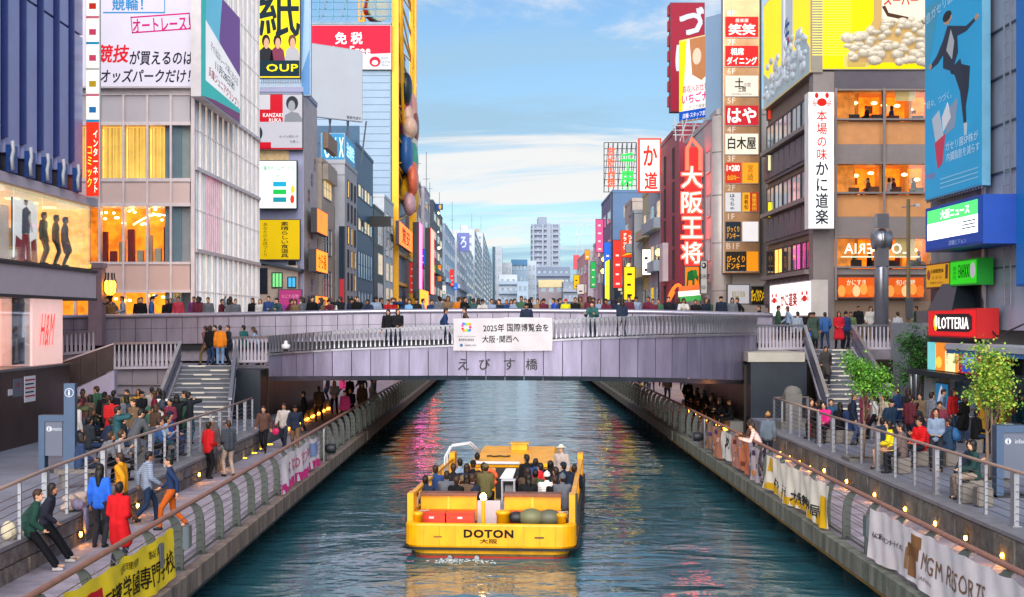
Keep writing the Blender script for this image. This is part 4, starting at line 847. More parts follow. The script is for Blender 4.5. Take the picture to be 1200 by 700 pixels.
# roof billboards
t = sign('big white billboard with blue, magenta and black lettering on corner building', C(D2), 60, 229, -60, 103, 114, '#d9d3e4', .62, (
    ('競輪！', .53, .60, .215, .09, '#2a8ac8', dict(bold=.03)), ('オートレース！', .765, .455, .40, .1, '#c8147a', dict(bold=.03, rot=R(3))), ('競技', .43, .245, .22, .13, '#e01c2c', dict(bold=.04, slant=.15)), ('が買えるのは', .765, .215, .44, .105, '#1c2030', dict(bold=.03, slant=.08)), ('オッズパークだけ！', .655, .085, .62, .1, '#1c2030', dict(bold=.03, slant=.12))), th=.5, n=-.1, edge='#c9c4c8')
for a, b, c, d, c_ in ((.36, .79, .535, .545, '#2a8ac8'), (.36, .79, .66, .668, '#2a8ac8'), (.784, .79, .545, .66, '#2a8ac8')): t.fb(a, b, c, d, c_)
for pts in ([(.56, .39), (.97, .42), (.97, .43), (.56, .4)], [(.55, .50), (.96, .53), (.96, .54), (.55, .51)], [(.56, .39), (.566, .39), (.556, .51), (.55, .51)], [(.964, .42), (.97, .42), (.96, .54), (.954, .54)]): t.fp(pts, '#c8147a')
t = sign('teal and violet billboard with slanted white panel on the building side', L(XC), 236, 281.5, -30, 113, 236, '#38b8b4', .5, th=.5, n=.1, edge='#c9c4c8')
t.fp([(.5, .35), (1 - .012, .3), (1 - .012, .99), (.35, .99)], '#7a4a9a', .4, z=.007); t.fp([(.1, .62), (.4, .5), (.5, .99), (.12, .99)], '#6ac0e0', .5, z=.0075); t.fp([(.1, .16), (.985, .14), (.985, .44), (.1, .66)], '#f0eef2', .6, z=.009); t.fp([(.012, .01), (.985, .01), (.985, .1), (.3, .05)], '#8a3a7a', .3, z=.0075)
t.text('子の出はレース場に出る日', *(lambda d: ((d[0] + d[1]) / 2 + .6, d[2] + (d[3] - d[2]) * .43, (d[1] - d[0]) * .72, .42, d[4] + .02))(t.dim), INK('#3a5a6a'), slant=0, rot=R(-6)); t.text('11月28日㈬', *(lambda d: ((d[0] + d[1]) / 2 + .7, d[2] + (d[3] - d[2]) * .33, (d[1] - d[0]) * .5, .5, d[4] + .02))(t.dim), INK('#2a4a5a'), bold=.02, rot=R(-4)); t.text('兵庫ジュニアグランプリ', *(lambda d: ((d[0] + d[1]) / 2 + .5, d[2] + (d[3] - d[2]) * .215, (d[1] - d[0]) * .78, .5, d[4] + .02))(t.dim), INK('#c83a4a'), bold=.02, rot=R(-4))
# parapet end pillar with a hanging lantern
o = empty('bridge_pillar', (gx(112, 60), 60.2, 4.6), 0, 'square mauve stone pillar at the left end of the bridge parapet', 'pillar'); obj('shaft', MB().box(-.3, .3, -.3, .3, 0, 3.4).mesh(M('#7d6a78', .6, var=.15, bump=.1)), o); obj('cap_stone', MB().box(-.36, .36, -.36, .36, 3.402, 3.62).mesh(M('#8a7886', .6, var=.1)), o)
o = empty('lantern', (gx(129, 60), 60.0, gz(346, 60)), 0, 'glowing bronze lantern on a bracket beside the mauve pillar', 'lamp'); obj('glass', MB().lathe([(.12, 0), (.24, .12), (.26, .5), (.2, .62)], seg=8).mesh(E('#ffb02a', 6)), o)
for k in range(8): a = k * math.pi / 4; obj('cage_bar', MB().tube([(.14 * math.cos(a), .14 * math.sin(a), 0), (.27 * math.cos(a), .27 * math.sin(a), .15), (.28 * math.cos(a), .28 * math.sin(a), .55), (.2 * math.cos(a), .2 * math.sin(a), .75), (.19 * math.cos(a), .19 * math.sin(a), .98)], .022, 5).mesh(DARKM), o)
obj('base_finial', MB().lathe([(.02, -.3), (.06, -.2), (.14, -.06), (.16, 0)], seg=10).mesh(DARKM), o); obj('bracket', MB().tube([(0, 0, -.28), (-.2, .05, -.4), (-.45, .1, -.35)], .035, 6).mesh(DARKM), o)
# ================================================================ building with stacked screens (yellow, red, video)
D3 = 101.0; X3 = gx(355, D3)
LAV = M('#8f93b4', .55, var=.1, vs=.5, name='lavender_wall'); WARMWALL = M('#b3a7a2', .65, var=.15, vs=.8)
o, g, f = bld('lavender grey building stacked with yellow, red and video signs', X3 - 9, X3, D3, D3 + 7.3, gz(108, D3), LAV)
g.box('canal_cladding', D3 + .1, D3 + 7.2, 5, gz(112, D3), .002, .05, M('#b5acb0', .55, var=.15, vs=1.2, name='printed_cladding'))
for k in range(9): g.text('居酒屋料理自慢'[k % 7] + '炭火焼鳥宴会場'[k % 7], D3 + 2.6 + (k % 3) * 1.6, 7 + k * 1.35, 1.1, 1.0, .07, INK(['#8a4a4a', '#5a5a70', '#a04a50'][k % 3]), vert=True)
f.grid(X3 - 1.4, X3 - .2, 5, gz(260, D3), 1, 6, .7, 1.0, METAL, [GLASS], 0)
f.box('tile_band', X3 - 3.2, X3 - 1.05, gz(188, D3), gz(176, D3), .002, .05, M('#b59a70', .6, em=.1, var=.3, vs=3))
f.box('lower_house_wall', X3 - 3.3, X3 - .2, 3, gz(312, D3), .003, 1.2, M('#a89c8e', .7, var=.15)); f.poly('lean_roof', [(X3 - 3.4, gz(305, D3)), (X3 + .1, gz(316, D3)), (X3 + .1, gz(319, D3)), (X3 - 3.4, gz(308, D3))], 1.5, M('#3f4a58', .5, .3), th=1.6)
f.win(X3 - 2.1, X3 - 1.3, gz(338, D3), gz(320, D3), 1.2, fm=DARKM, pm=E('#7fe08a', .8), mull=2); f.win(X3 - .95, X3 - .3, gz(338, D3), gz(325, D3), 1.2, fm=DARKM, pm=E('#4ab0e8', .8), mull=1)
f.box('shop_back_side', X3 - 3.3, X3 - 2.4, gz(345, D3), gz(315, D3), 1.201, 1.25, DARKP)
fr3 = C(D3)
t = sign('yellow and black billboard with one giant character and three faces', fr3, 296, 352, -25, 92, 320, '#f4dc08', .7, (('紙', .56, .68, .86, .54, '#0f2430', dict(bold=.02)), ), th=.4, n=.1)
t.fb(.02, .98, .02, .18, '#0f2c38'); t.text('OUP', *(lambda d: (d[0] + (d[1] - d[0]) * .62, d[2] + (d[3] - d[2]) * .105, (d[1] - d[0]) * .66, .55, d[4] + .03))(t.dim), E('#f4dc08', .8, False), bold=.03)
for i, (cx, hc_, tp) in enumerate(((.28, '#1a1414', '#20242c'), (.52, '#201818', '#8a3a5a'), (.83, '#7a5238', '#c4c4cc'))):
    t.fp([(cx - .16, .18), (cx + .16, .18), (cx + .13, .28), (cx + .04, .32), (cx - .04, .32), (cx - .13, .28)], tp, .3, z=.012); t.fp(circ(cx, .375, .085, .065), hc_, .2, z=.014); t.fp(circ(cx + .01, .35, .055, .055), '#d8a88a', .5, z=.018)
o2 = empty('roof_balustrade', (X3 - 1.6, D3 + .2, gz(108, D3) + .4), 0, 'pale roof railing under the yellow and black billboard', 'railing')
for k in range(24): obj('baluster', MB().box(-1.5 + k * .125, -1.46 + k * .125, -.02, .02, 0, .72).mesh(WHITEM), o2)
obj('top_rail', MB().box(-1.55, 1.55, -.04, .04, .722, .78).mesh(WHITEM), o2)
t = sign('red and white billboard with monochrome portrait', fr3, 300, 355, 110, 176, 330, '#c9c8d4', .45, (('KANZAKI', .36, .62, .42, .07, '#f2eef0', dict(bold=.03)), ('RUKA', .41, .53, .26, .065, '#f2eef0', dict(bold=.03)), ('めっちゃ面白いを', .7, .24, .4, .05, '#4a4a58'), ('仕事に。', .82, .15, .2, .05, '#4a4a58')), th=.3, n=.15)
t.fb(.02, .57, .5, .985, '#d8142c', .4); t.fb(.02, .3, .72, .985, '#d8d6de', .4, z=.008); t.fb(.02, .32, .015, .14, '#d8142c', .4); t.fb(.02, .985, .015, .04, '#d8142c', .4)
for pts, c_, z_ in ((circ(.77, .83, .13, .13), '#3a4048', .009), (circ(.76, .78, .075, .1), '#b4b8c0', .013), ([(.6, .5), (.98, .5), (.98, .56), (.9, .66), (.75, .68), (.62, .62)], '#9aa0aa', .011), (circ(.05, .3, .09, .12), '#3a4048', .009)): t.fp(pts, c_, .25, z=z_)
t = sign('bright white video screen with green title and coloured buttons', fr3, 298, 348, 188, 245, 330, '#e6f6ee', 1.0, (('楽々ホームサービス', .58, .84, .72, .1, '#3aa85a', dict(bold=.02)), ('すべての暮らしに', .52, .68, .5, .05, '#4a9ab8')), th=.5, n=.3, edge='#20323a')
for a, b, c, d, c_ in ((.44, .75, .46, .56, '#1aa0c8'), (.44, .75, .3, .4, '#1ab84a'), (.44, .75, .14, .24, '#1a8a9a')): t.fb(a, b, c, d, c_, .8)
t.fp(circ(.9, .4, .05, .08), '#e8c83a', .8); t.fp(circ(.89, .2, .05, .09), '#d83a2a', .8)
t = sign('plain yellow sign with two columns of black characters', fr3, 298, 352, 257, 305, 330, '#e8c20c', .5, (('素晴らしい食道具', .66, .5, .17, .88, '#16181c', dict(vert=True, bold=.02)), ('あなたのお店づくり', .24, .5, .1, .82, '#16181c', dict(vert=True))), th=.25, n=.35)
t = sign('magenta lower sign with violet lettering behind the bridge crowd', fr3, 326, 354, 339, 372, 340, '#b8407e', .5, (('まいど', .5, .3, .6, .3, '#5a3ab0', dict(bold=.03)), ('なにわ名物', .5, .75, .7, .14, '#e8a8c8')), th=.2, n=1.4)
# tall bluish sign edge and the white blank billboard next to it
t = sign('tall pale blue panel beside the yellow and black billboard', fr3, 352.5, 364, -25, 112, 355, '#6aa0dc', .35, th=.6, n=-.6, edge='#9ab0c8')
t.fp([(.1, .2), (.9, .4), (.9, .98), (.4, .9)], '#a8ccec', .4)
# ================================================================ beige building with balconies and amber signs
BEI = M('#a89c90', .65, var=.14, vs=.8); D4 = 109.5
o, g, f = bld('narrow beige building with balconies and small amber signs', -26, -14.85, D4, D4 + 8.2, gz(190, D4), BEI)
for k, (a, b) in enumerate(((212, 235), (268, 300), (318, 350))): g.win(D4 + .8, D4 + 5.8, gz(b, D4 + 4), gz(a, D4 + 4), 0, fm=METAL, pm=[E('#ffd890', .6), GLASS, GLASS][k], mull=2, trans=1)
for k, py in enumerate((160, 196)): g.box('balcony', D4 + .5, D4 + 6.5, gz(py + 18, D4 + 3), gz(py, D4 + 3), .01, .45, M('#8a6f5c' if k == 0 else '#a0938a', .6, var=.2))
sign('amber square sign on the narrow beige building, upper', L(-14.85), 372, 384, 247, 275, 378, '#ff5a10', 3.0, (('串かつ', .4, .5, .3, .6, '#f4e0b0', dict(vert=True)),), th=.5, n=.15)
sign('bright yellow neon sign on the narrow beige building, middle', L(-14.85), 371, 384, 294, 320, 378, '#ff6a10', 3.0, (('から揚', .5, .5, .7, .7, '#6a2a10', dict(bold=.02)),), th=.6, n=.2)
sign('glowing shop sign on the narrow beige building, lowest', L(-14.85), 370, 384, 347, 372, 378, '#ff6a18', 3.0, (('酒場', .5, .6, .6, .4, '#6a2a10'),), th=.4, n=.2)
# ================================================================ grey-white block under the blue neon
D5 = 118.5; GW = M('#a7a9b3', .6, var=.1, vs=.7, name='grey_render'); X5 = gx(404, D5)
o, g, f = bld('grey white block with slit windows under a blue rooftop neon', -30, X5, D5, D5 + 9.5, gz(192, D5), GW)
f.box('joint_band', X5 - 6, X5, gz(206, D5), gz(204, D5), .002, .02, M('#8a8c96', .6))
g.grid(D5 + 1, D5 + 9, 6, gz(205, D5), 3, 6, .9, 1.6, DARKM, [GLASS, GLASS, LITS[1]], 0, seed=2)
f.grid(X5 - 3.2, X5 - .3, 6.5, gz(240, D5), 2, 4, .35, 1.9, DARKM, [GLASS], 0, seed=3)
t = sign('blue neon rooftop sign on the grey white block, camera side', C(D5), 376, 404, 156, 190, 390, '#4a9cd0', .45, (('○ＸＸ', .55, .5, .8, .7, '#bff0ff', dict(bold=.02, em=1.6)),), th=.3, n=-.3, edge='#88a8c0'); t = sign('blue neon rooftop sign on the grey white block, canal side', L(X5), 405, 416, 158, 188, 405, '#3f90c8', .4, (('治療院', .5, .5, .8, .6, '#aef0ff', dict(bold=.02, em=1.4)),), th=.3, n=-.3, edge='#88a8c0')
sign('slim dark vertical display with red lower end on the grey white block', C(D5), 397, 404, 265, 372, 400, '#2f4258', .12, (), th=.5, n=.8).fb(.1, .9, .05, .42, '#c83a44', .4)
# blank white billboard on legs, red tax sign, louvred tower behind
D6 = 125
t = sign('large blank white billboard on a steel frame', Fr(gx(395, D6), D6, 40), 362, 425, 55, 140, 395, '#c6ccd8', .42, (('看板作成中', .83, .045, .27, .045, '#3a3e4a', dict(bold=.02)),), th=.35, n=0, edge='#9aa2ac')
o = empty('billboard_gantry', (gx(395, D6), D6 + .8, gz(190, D6)), 0, 'steel strut frame carrying the blank white billboard', 'frame')
for k in range(6): x = -1.9 + k * .75; obj('strut', MB().tube([(x, x * .84 + .6, 0), (x + (.5 if k % 2 else -.5), x * .84 + .9, 4.2)], .08, 5).mesh(METAL), o)
# ================================================================ left bank, farther
XFL = -15.1
def dl(px): return FPX * XFL / (px - VX)
TEAL = M('#35587a', .5, .1, var=.15, name='blue_render')
o, g, f = bld('deep blue building with rows of framed windows facing the canal', -28, XFL, 136, 154, gz(168, 136), TEAL)
for j, (a, b, n_, lit) in enumerate(((212, 228, 5, 1), (252, 268, 5, 1), (292, 325, 6, 0), (340, 358, 5, 0))):
    u0, u1 = 138, 153
    for k in range(n_):
        a0 = u0 + (u1 - u0) * k / n_; g.win(a0 + .2, a0 + (u1 - u0) / n_ - .2, gz(b, 136), gz(a, 136), 0, fm=TEAL, pm=FLIT if (lit and k % 3 != 1) else GLASSB, mull=0, trans=1 if j == 2 else 0)
g.box('projecting_sign', 149.5, 150.1, gz(266, 150), gz(254, 150), .05, 2.4, M('#10141c', .4)); f.box('roof_screen', -22, XFL, gz(168, 136) + .4, gz(160, 136) + 1.6, -4, -3.8, M('#2f5878', .5))
o, g, f = bld('short black building with pale window bays', -26, XFL, 155, 167.5, gz(243, 155), M('#20303a', .5, var=.15)); g.grid(158, 167, 7, 17.5, 1, 3, 5.2, 2.5, WHITEM, [GLASSB, FLIT], 2, 1, seed=4)
o, g, f = bld('white narrow building with glass corner next to the yellow wheel frame', -26, XFL, 168, 182, gz(231, 168), M('#b4bcc6', .5, var=.1)); g.grid(169, 181, 7, 19.5, 2, 4, 3.6, 2.3, METAL, [GLASSB, GLASS, FLIT], 1, 1, seed=5)
LOUV = M('#7f95ac', .5, .2, var=.08, vs=.3, name='blue_louvre')
D7 = 183.5
o, g, f = bld('tall blue grey louvred block behind the yellow wheel', -42, -15.6, D7, D7 + 26, gz(29, D7), LOUV, group=None)
for k in range(26): f.box('louvre_board', -42, -15.7, 14 + k * .98, 14.86 + k * .98, .002, .09, LOUV)
t = sign('red and white duty free billboard high on louvred block', C(D7), 340, 459, 29, 82, 440, '#dcdce2', .5, (('免', .50, .70, .115, .27, '#f4f0f2', dict(bold=.04, em=.8)), ('税', .655, .70, .115, .27, '#f4f0f2', dict(bold=.04, em=.8)), ('Tax Free', .58, .43, .42, .19, '#f4f0f2', dict(bold=.03, em=.8)), ('Japan.', .935, .26, .08, .06, '#3a6a8a'), ('Tax-Free', .935, .18, .1, .06, '#3a6a8a'), ('Shop', .935, .1, .07, .06, '#3a6a8a')), th=.4, n=.1)
t.fp([(.01, .28), (.99, .37), (.99, .98), (.01, .98)], '#e0143c', .55, z=.007); t.fp(circ(.835, .18, .055, .115), '#e0143c', .5); t.fp(circ(.835, .16, .03, .055), '#f4f0f2', .5, z=.011)
o = empty('roof_scaffold', (-24, D7 - 1, gz(29, D7) + .5), 0, 'blue steel roof scaffold above the duty free billboard', 'scaffold')
for k in range(9): obj('upright', MB().box(-7 + k * 1.9, -6.8 + k * 1.9, 0, .2, 0, 6).mesh(M('#4d7c98', .5, .4)), o)
for k in range(6): obj('cross_bar', MB().box(-7.2, 8.6, .21, .36, .4 + k * .95, .55 + k * .95).mesh(M('#4d7c98', .5, .4)), o)
for k in range(5): obj('brace', MB().tube([(-6 + k * 2.6, -.1, 0), (-4.4 + k * 2.6, -.1, 6)], .09, 5).mesh(M('#8fa9b8', .5, .4)), o)
# yellow observation wheel frame
YEL = M('#f2ae00', .45, .1, var=.12, vs=.4, name='yellow_paint'); YW = empty('observation_wheel', (-15, 186, .9), 0, 'tall yellow steel frame of an oval observation wheel', 'ferris wheel'); W0 = Vector((-15, 186, .9))
def ww(name, pts, r, mat=YEL, seg=6): return obj(name, MB().tube([Vector(p) - W0 for p in pts], r, seg).mesh(mat), YW)
def px_at(px, d, py): return (gx(px, d), d, gz(py, d))
for px, d in ((463.5, 184), (484, 222)):
    x = gx(px, d); ww('post', [(x, d, .9), (x, d, 80)], .62 if d < 200 else .8, seg=4)
    ww('post', [(x - 5.5, d, 30 if d < 200 else .9), (x - 5.5, d, 80)], .38, seg=4) if d > 200 else None
ww('rear_post', [(gx(424, 186), 186, gz(29, 186)), (gx(424, 186), 186, 80)], .62, seg=4)
xa, xb = gx(464, 186), gx(483, 220)
for k in range(17):
    z = gz(300, 200) + k * 4.0; ww('beam', [(xa, 186, z), (xb, 220, z)], .17); ww('beam', [(xa, 186, z), (xb, 220, z + 4)] if k % 2 else [(xa, 186, z + 4), (xb, 220, z)], .12)
for k in range(10):      # lattice of the oval guide rail
    a0, a1 = math.pi * (-.5 + k / 10), math.pi * (-.5 + (k + 1) / 10)
    f0 = lambda a: (xa + .3 + .4 * 0, 203 + 13 * math.cos(a) , 52 + 22 * math.sin(a)); ww('guide_rail', [f0(a0), f0((a0 + a1) / 2), f0(a1)], .22); f1 = lambda a: (xa + .3, 203 + 10.5 * math.cos(a), 52 + 19 * math.sin(a)); ww('guide_rail', [f1(a0), f1((a0 + a1) / 2), f1(a1)], .18); ww('spoke', [f0(a0), f1(a0)], .1); ww('spoke', [f0(a0), f1(a1)], .08)
    g0 = lambda a: (xa + .3, 203 - 13 * math.cos(a), 52 + 22 * math.sin(a)); ww('guide_rail', [g0(a0), g0((a0 + a1) / 2), g0(a1)], .22); g1 = lambda a: (xa + .3, 203 - 10.5 * math.cos(a), 52 + 19 * math.sin(a)); ww('guide_rail', [g1(a0), g1(a1)], .18); ww('spoke', [g0(a1), g1(a0)], .08)
for j in range(2):
    z = gz(296 + j * 36, 190); ww('lower_beam', [(xa, 186, z), (xb, 220, z)], .3, seg=4)
o = empty('wheel_cabin', (gx(441, 186), 186, gz(11, 186)), 0, 'round red wheel cabin with pale rim in yellow frame', 'cabin')
q = obj('drum', MB().lathe([(1.55, -.9), (1.7, -.7), (1.7, .5), (1.6, .6)], seg=24, axis='y').mesh(M('#b81c1c', .45, var=.15)), o, rot=(0, 0, R(38))); obj('rim', MB().lathe([(1.75, .6), (1.75, .85), (1.5, .88)], seg=24, axis='y').mesh(M('#c8d0c8', .4)), q); obj('green_band', MB().lathe([(1.78, .45), (1.78, .6), (1.6, .61)], seg=24, axis='y').mesh(M('#6ab83a', .4)), q)
for k in range(16): a = k * math.pi / 8; obj('rib', MB().tube([(1.72 * math.cos(a), .85, 1.72 * math.sin(a)), (1.72 * math.cos(a), -.45, 1.72 * math.sin(a))], .05, 4).mesh(M('#8a1414', .5)), q)
o = empty('roadside_ornament', (-14.2, 201, gz(262, 201)), 0, 'tall bulbous painted ornament hung on the yellow wheel frame', 'ornament'); O_ = Vector((-14.2, 201, gz(262, 201))); LOB = []
for i, (px, py, rx, rz_, c_) in enumerate(((476, 104, 5, 13, '#1c2c34'), (475, 125, 5, 16, '#c8487e'), (481, 128, 5.5, 14, '#d89a88'), (480, 150, 6, 9, '#e0b8a0'), (473, 148, 5, 14, '#b83a6a'), (482, 168, 5, 12, '#d8d0c8'), (476, 180, 5.5, 16, '#2a5a9a'), (483, 190, 5, 15, '#3a9a7a'), (478, 205, 5.5, 15, '#2a5a9a'), (484, 212, 4.5, 12, '#d86a4a'), (477, 226, 6, 13, '#e0a818'), (485, 232, 4.5, 12, '#d8a01c'), (480, 240, 5, 9, '#c89aa0'), (474, 164, 4, 10, '#3f8a5a'), (486, 150, 3.5, 14, '#8a4a3a'))):
    d = 197 + (i % 3) * 2; s_ = d / FPX; LOB.append((Vector((gx(px, d) - O_.x, d - O_.y, gz(py, d) - O_.z)), (rx * s_ * 1.55, 2.0, rz_ * s_ * 1.5), c_))
for (a, ra, ca), (b, rb, cb) in list(zip(LOB, LOB[1:])) + list(zip(LOB, LOB[2:])):
    if (a - b).length < 4.2: LOB.append(((a + b) / 2 + Vector((0, .4, 0)), tuple((x + y) * .42 for x, y in zip(ra, rb)), cb))
m = MB()
for c_, r_, _ in LOB: m.ell(c_, r_, 14, 10)
me = remesh(m, .16, 6)
for c in sorted(set(q[2] for q in LOB)): me.materials.append(M(c, .35, var=.15, vs=1.2))
LM = sorted(set(q[2] for q in LOB))
for p in me.polygons: k = min(LOB, key=lambda q: sum(((p.center[a] - q[0][a]) / q[1][a]) ** 2 for a in range(3))); p.material_index = LM.index(k[2]); p.use_smooth = True
obj('painted_relief', me, o)
sign('amber lit sign hung between the yellow wheel posts', L(-14.6), 468, 483, 265, 291, 475, '#ff5a10', 3.0, (('驚安', .5, .5, .6, .7, '#3a2a1a', dict(bold=.02)),), th=.5, n=.2)
# far left strip
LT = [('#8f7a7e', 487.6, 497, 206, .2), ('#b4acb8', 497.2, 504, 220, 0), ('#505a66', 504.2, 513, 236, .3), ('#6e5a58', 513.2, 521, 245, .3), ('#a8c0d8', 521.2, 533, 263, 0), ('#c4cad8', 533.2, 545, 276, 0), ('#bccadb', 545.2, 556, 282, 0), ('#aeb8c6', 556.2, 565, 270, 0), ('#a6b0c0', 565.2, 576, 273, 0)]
lab = ['mauve brown', 'grey lilac', 'slate grey', 'charcoal', 'pale blue', 'white lilac', 'pale steel blue', 'flat topped grey', 'tall plain grey']
for i, (c_, a, b, pt, lit) in enumerate(LT):
    d0, d1 = dl(a), dl(b); z1 = gz(pt, d0); xo = XFL + .5 * ((i * 7) % 3 - 1)
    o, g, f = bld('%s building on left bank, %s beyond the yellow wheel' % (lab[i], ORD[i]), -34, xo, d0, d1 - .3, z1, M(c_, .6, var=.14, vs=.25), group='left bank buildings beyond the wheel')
    n_ = max(2, int((z1 - 6) / 3.6)); w_ = (d1 - d0)
    cols = 2 if w_ < 40 else 4
    g.grid(d0 + 1, d1 - 1, 6, z1 - .8, cols, n_, w_ / cols * .55, 1.7, WHITEM if i > 3 else METAL, [GLASSB, GLASS, GLASSB] + ([FLIT] if lit else []), 1 if w_ > 20 else 0, seed=i)
    if i >= 4: f.grid(xo - 9, xo - .6, 9, z1 - 1, 3, n_ - 1, 1.3, 1.5, METAL, [GLASSB, GLASS], 1, seed=i + 30)
    if i % 2 == 0: f.box('water_tank', xo - 5, xo - 2.5, z1 + .36, z1 + 2.6, -4, -1.5, M('#9a9288', .6))
    f.part('antenna', MB().tube([(xo - 1.4, 2, z1), (xo - 1.4, 2, z1 + 6 + i % 3 * 2)], .07, 4).tube([(xo - 2.1, 2, z1 + 4.6), (xo - .7, 2, z1 + 4.6)], .05, 4), DARKM)
    rr = random.Random(i)
    f.box('stair_head', xo - 7.5, xo - 3, z1 + .36, z1 + 2.2 + rr.random() * 2, -9, -5, M(c_, .6, var=.14, vs=.25)); f.box('roof_unit', xo - 2, xo - .8, z1 + .36, z1 + 1.3, -2.4, -1, M('#a4a8ac', .6))
    for k in range(2):
        if i < 6: g.box('balcony', d0 + 2, d1 - 2, 8 + k * 6.8, 9 + k * 6.8, .01, .9, M(c_, .5, var=.1))
sign('narrow magenta neon vertical sign far left bank', L(-14.4), 491.5, 494.5, 262, 350, 493, '#ff4ab0', 3.5, (), th=1.0, n=.3); sign('narrow dark vertical sign with red bulbs far left bank', L(-14.2), 505, 508.5, 268, 345, 506, '#ff5a4a', 3.2, (), th=1.0, n=.3)
sign('violet billboard with pale swirl mark above far left roofs', C(dl(536)), 536, 550, 273, 295, 540, '#7c86cc', .4, (('ろ', .5, .5, .5, .6, '#d4dcf4', dict(bold=.03)),), th=.5, n=1.5); sign('small blue and yellow roof sign far left bank', C(dl(508)), 506, 519, 239, 246, 510, '#2a4a9a', .5, (), th=.4, n=1.0).fp(circ(.75, .5, .12, .4), '#e0c030', .5)
sign('amber glowing low shop sign on far left bank', L(-14.0), 492, 502, 340, 372, 497, '#ff7a10', 3.0, (), th=.6, n=.5)
for i, (px, py, d) in enumerate(((490, 268, 232), (513, 250, 290), (512, 272, 290), (514, 291, 290))):
    o = empty('flood_lamp', (gx(px, d), d, gz(py, d)), 0, 'bright facade flood lamp far left bank, %s from the wheel' % ORD[i], 'lamp', 'facade flood lamps'); obj('arm', MB().tube([(-1.2, .4, .3), (0, 0, .2)], .06, 5).mesh(DARKM), o); obj('lens', MB().ell((0, 0, 0), (.38, .3, .25), 10, 7).mesh(E('#ffd08a', 8)), o)
# ================================================================ far end of the canal
def slab(label, px0, px1, pt, d, dep, c_, cols, rows, pm, name='building', z0=.9, ww_=.6, wh=.5, band=None, fm=None):
    x0, x1 = gx(px0, d), gx(px1, d); z1 = gz(pt, d); o = empty(name, ((x0 + x1) / 2, d, z0), 0, label, 'building', 'buildings at the far end of canal')
    obj('wall', MB().box(x0 - (x0 + x1) / 2, x1 - (x0 + x1) / 2, 0, dep, 0, z1 - z0).mesh(M(c_, .6, var=.1, vs=.1)), o); f = Fc(o, C(d))
    zb = 5; rh = (z1 - zb) / rows; cw = (x1 - x0) / cols
    if cols: f.grid(x0 + cw * .1, x1 - cw * .1, zb, z1 - .6, cols, rows, cw * ww_, rh * wh, fm or M(c_, .6, var=.1, vs=.1), pm, 0, seed=cols, fw=.12)
    if band: 
        for j in range(rows): f.box('balcony_band', x0 - .2, x1 + .2, zb + j * rh - rh * .05, zb + j * rh + rh * .3, .13, 1.0, M(band, .6, var=.06))
    return o, f, x0, x1, z1
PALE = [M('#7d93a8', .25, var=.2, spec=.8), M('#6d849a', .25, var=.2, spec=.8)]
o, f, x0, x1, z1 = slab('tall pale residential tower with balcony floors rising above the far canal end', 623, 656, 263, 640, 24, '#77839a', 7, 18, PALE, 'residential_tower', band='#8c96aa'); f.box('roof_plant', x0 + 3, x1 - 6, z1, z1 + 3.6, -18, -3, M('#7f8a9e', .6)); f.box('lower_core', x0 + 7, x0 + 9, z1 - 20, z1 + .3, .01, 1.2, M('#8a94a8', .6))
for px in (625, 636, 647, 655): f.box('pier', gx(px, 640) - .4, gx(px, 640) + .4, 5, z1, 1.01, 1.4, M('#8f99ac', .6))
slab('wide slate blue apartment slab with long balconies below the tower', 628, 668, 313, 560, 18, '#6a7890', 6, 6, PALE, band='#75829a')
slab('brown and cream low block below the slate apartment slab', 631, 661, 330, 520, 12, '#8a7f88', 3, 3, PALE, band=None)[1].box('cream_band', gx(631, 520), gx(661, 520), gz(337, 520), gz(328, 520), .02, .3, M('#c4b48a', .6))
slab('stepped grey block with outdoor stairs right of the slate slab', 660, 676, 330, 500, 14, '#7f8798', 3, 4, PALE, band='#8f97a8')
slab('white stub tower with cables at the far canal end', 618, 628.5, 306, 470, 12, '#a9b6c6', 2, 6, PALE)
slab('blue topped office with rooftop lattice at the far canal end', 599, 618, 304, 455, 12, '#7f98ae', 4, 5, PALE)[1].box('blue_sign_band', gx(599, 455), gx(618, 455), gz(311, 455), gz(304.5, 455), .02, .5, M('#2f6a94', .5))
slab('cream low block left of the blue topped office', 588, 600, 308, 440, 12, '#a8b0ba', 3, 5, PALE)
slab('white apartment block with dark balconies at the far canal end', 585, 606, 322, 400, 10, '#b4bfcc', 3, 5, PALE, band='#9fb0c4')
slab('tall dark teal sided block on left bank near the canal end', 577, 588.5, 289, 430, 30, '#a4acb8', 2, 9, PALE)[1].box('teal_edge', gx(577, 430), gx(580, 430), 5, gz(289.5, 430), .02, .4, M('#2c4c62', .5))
slab('slim white block with a screen near the canal end', 606, 619, 330, 385, 10, '#9fb4c8', 2, 4, PALE)
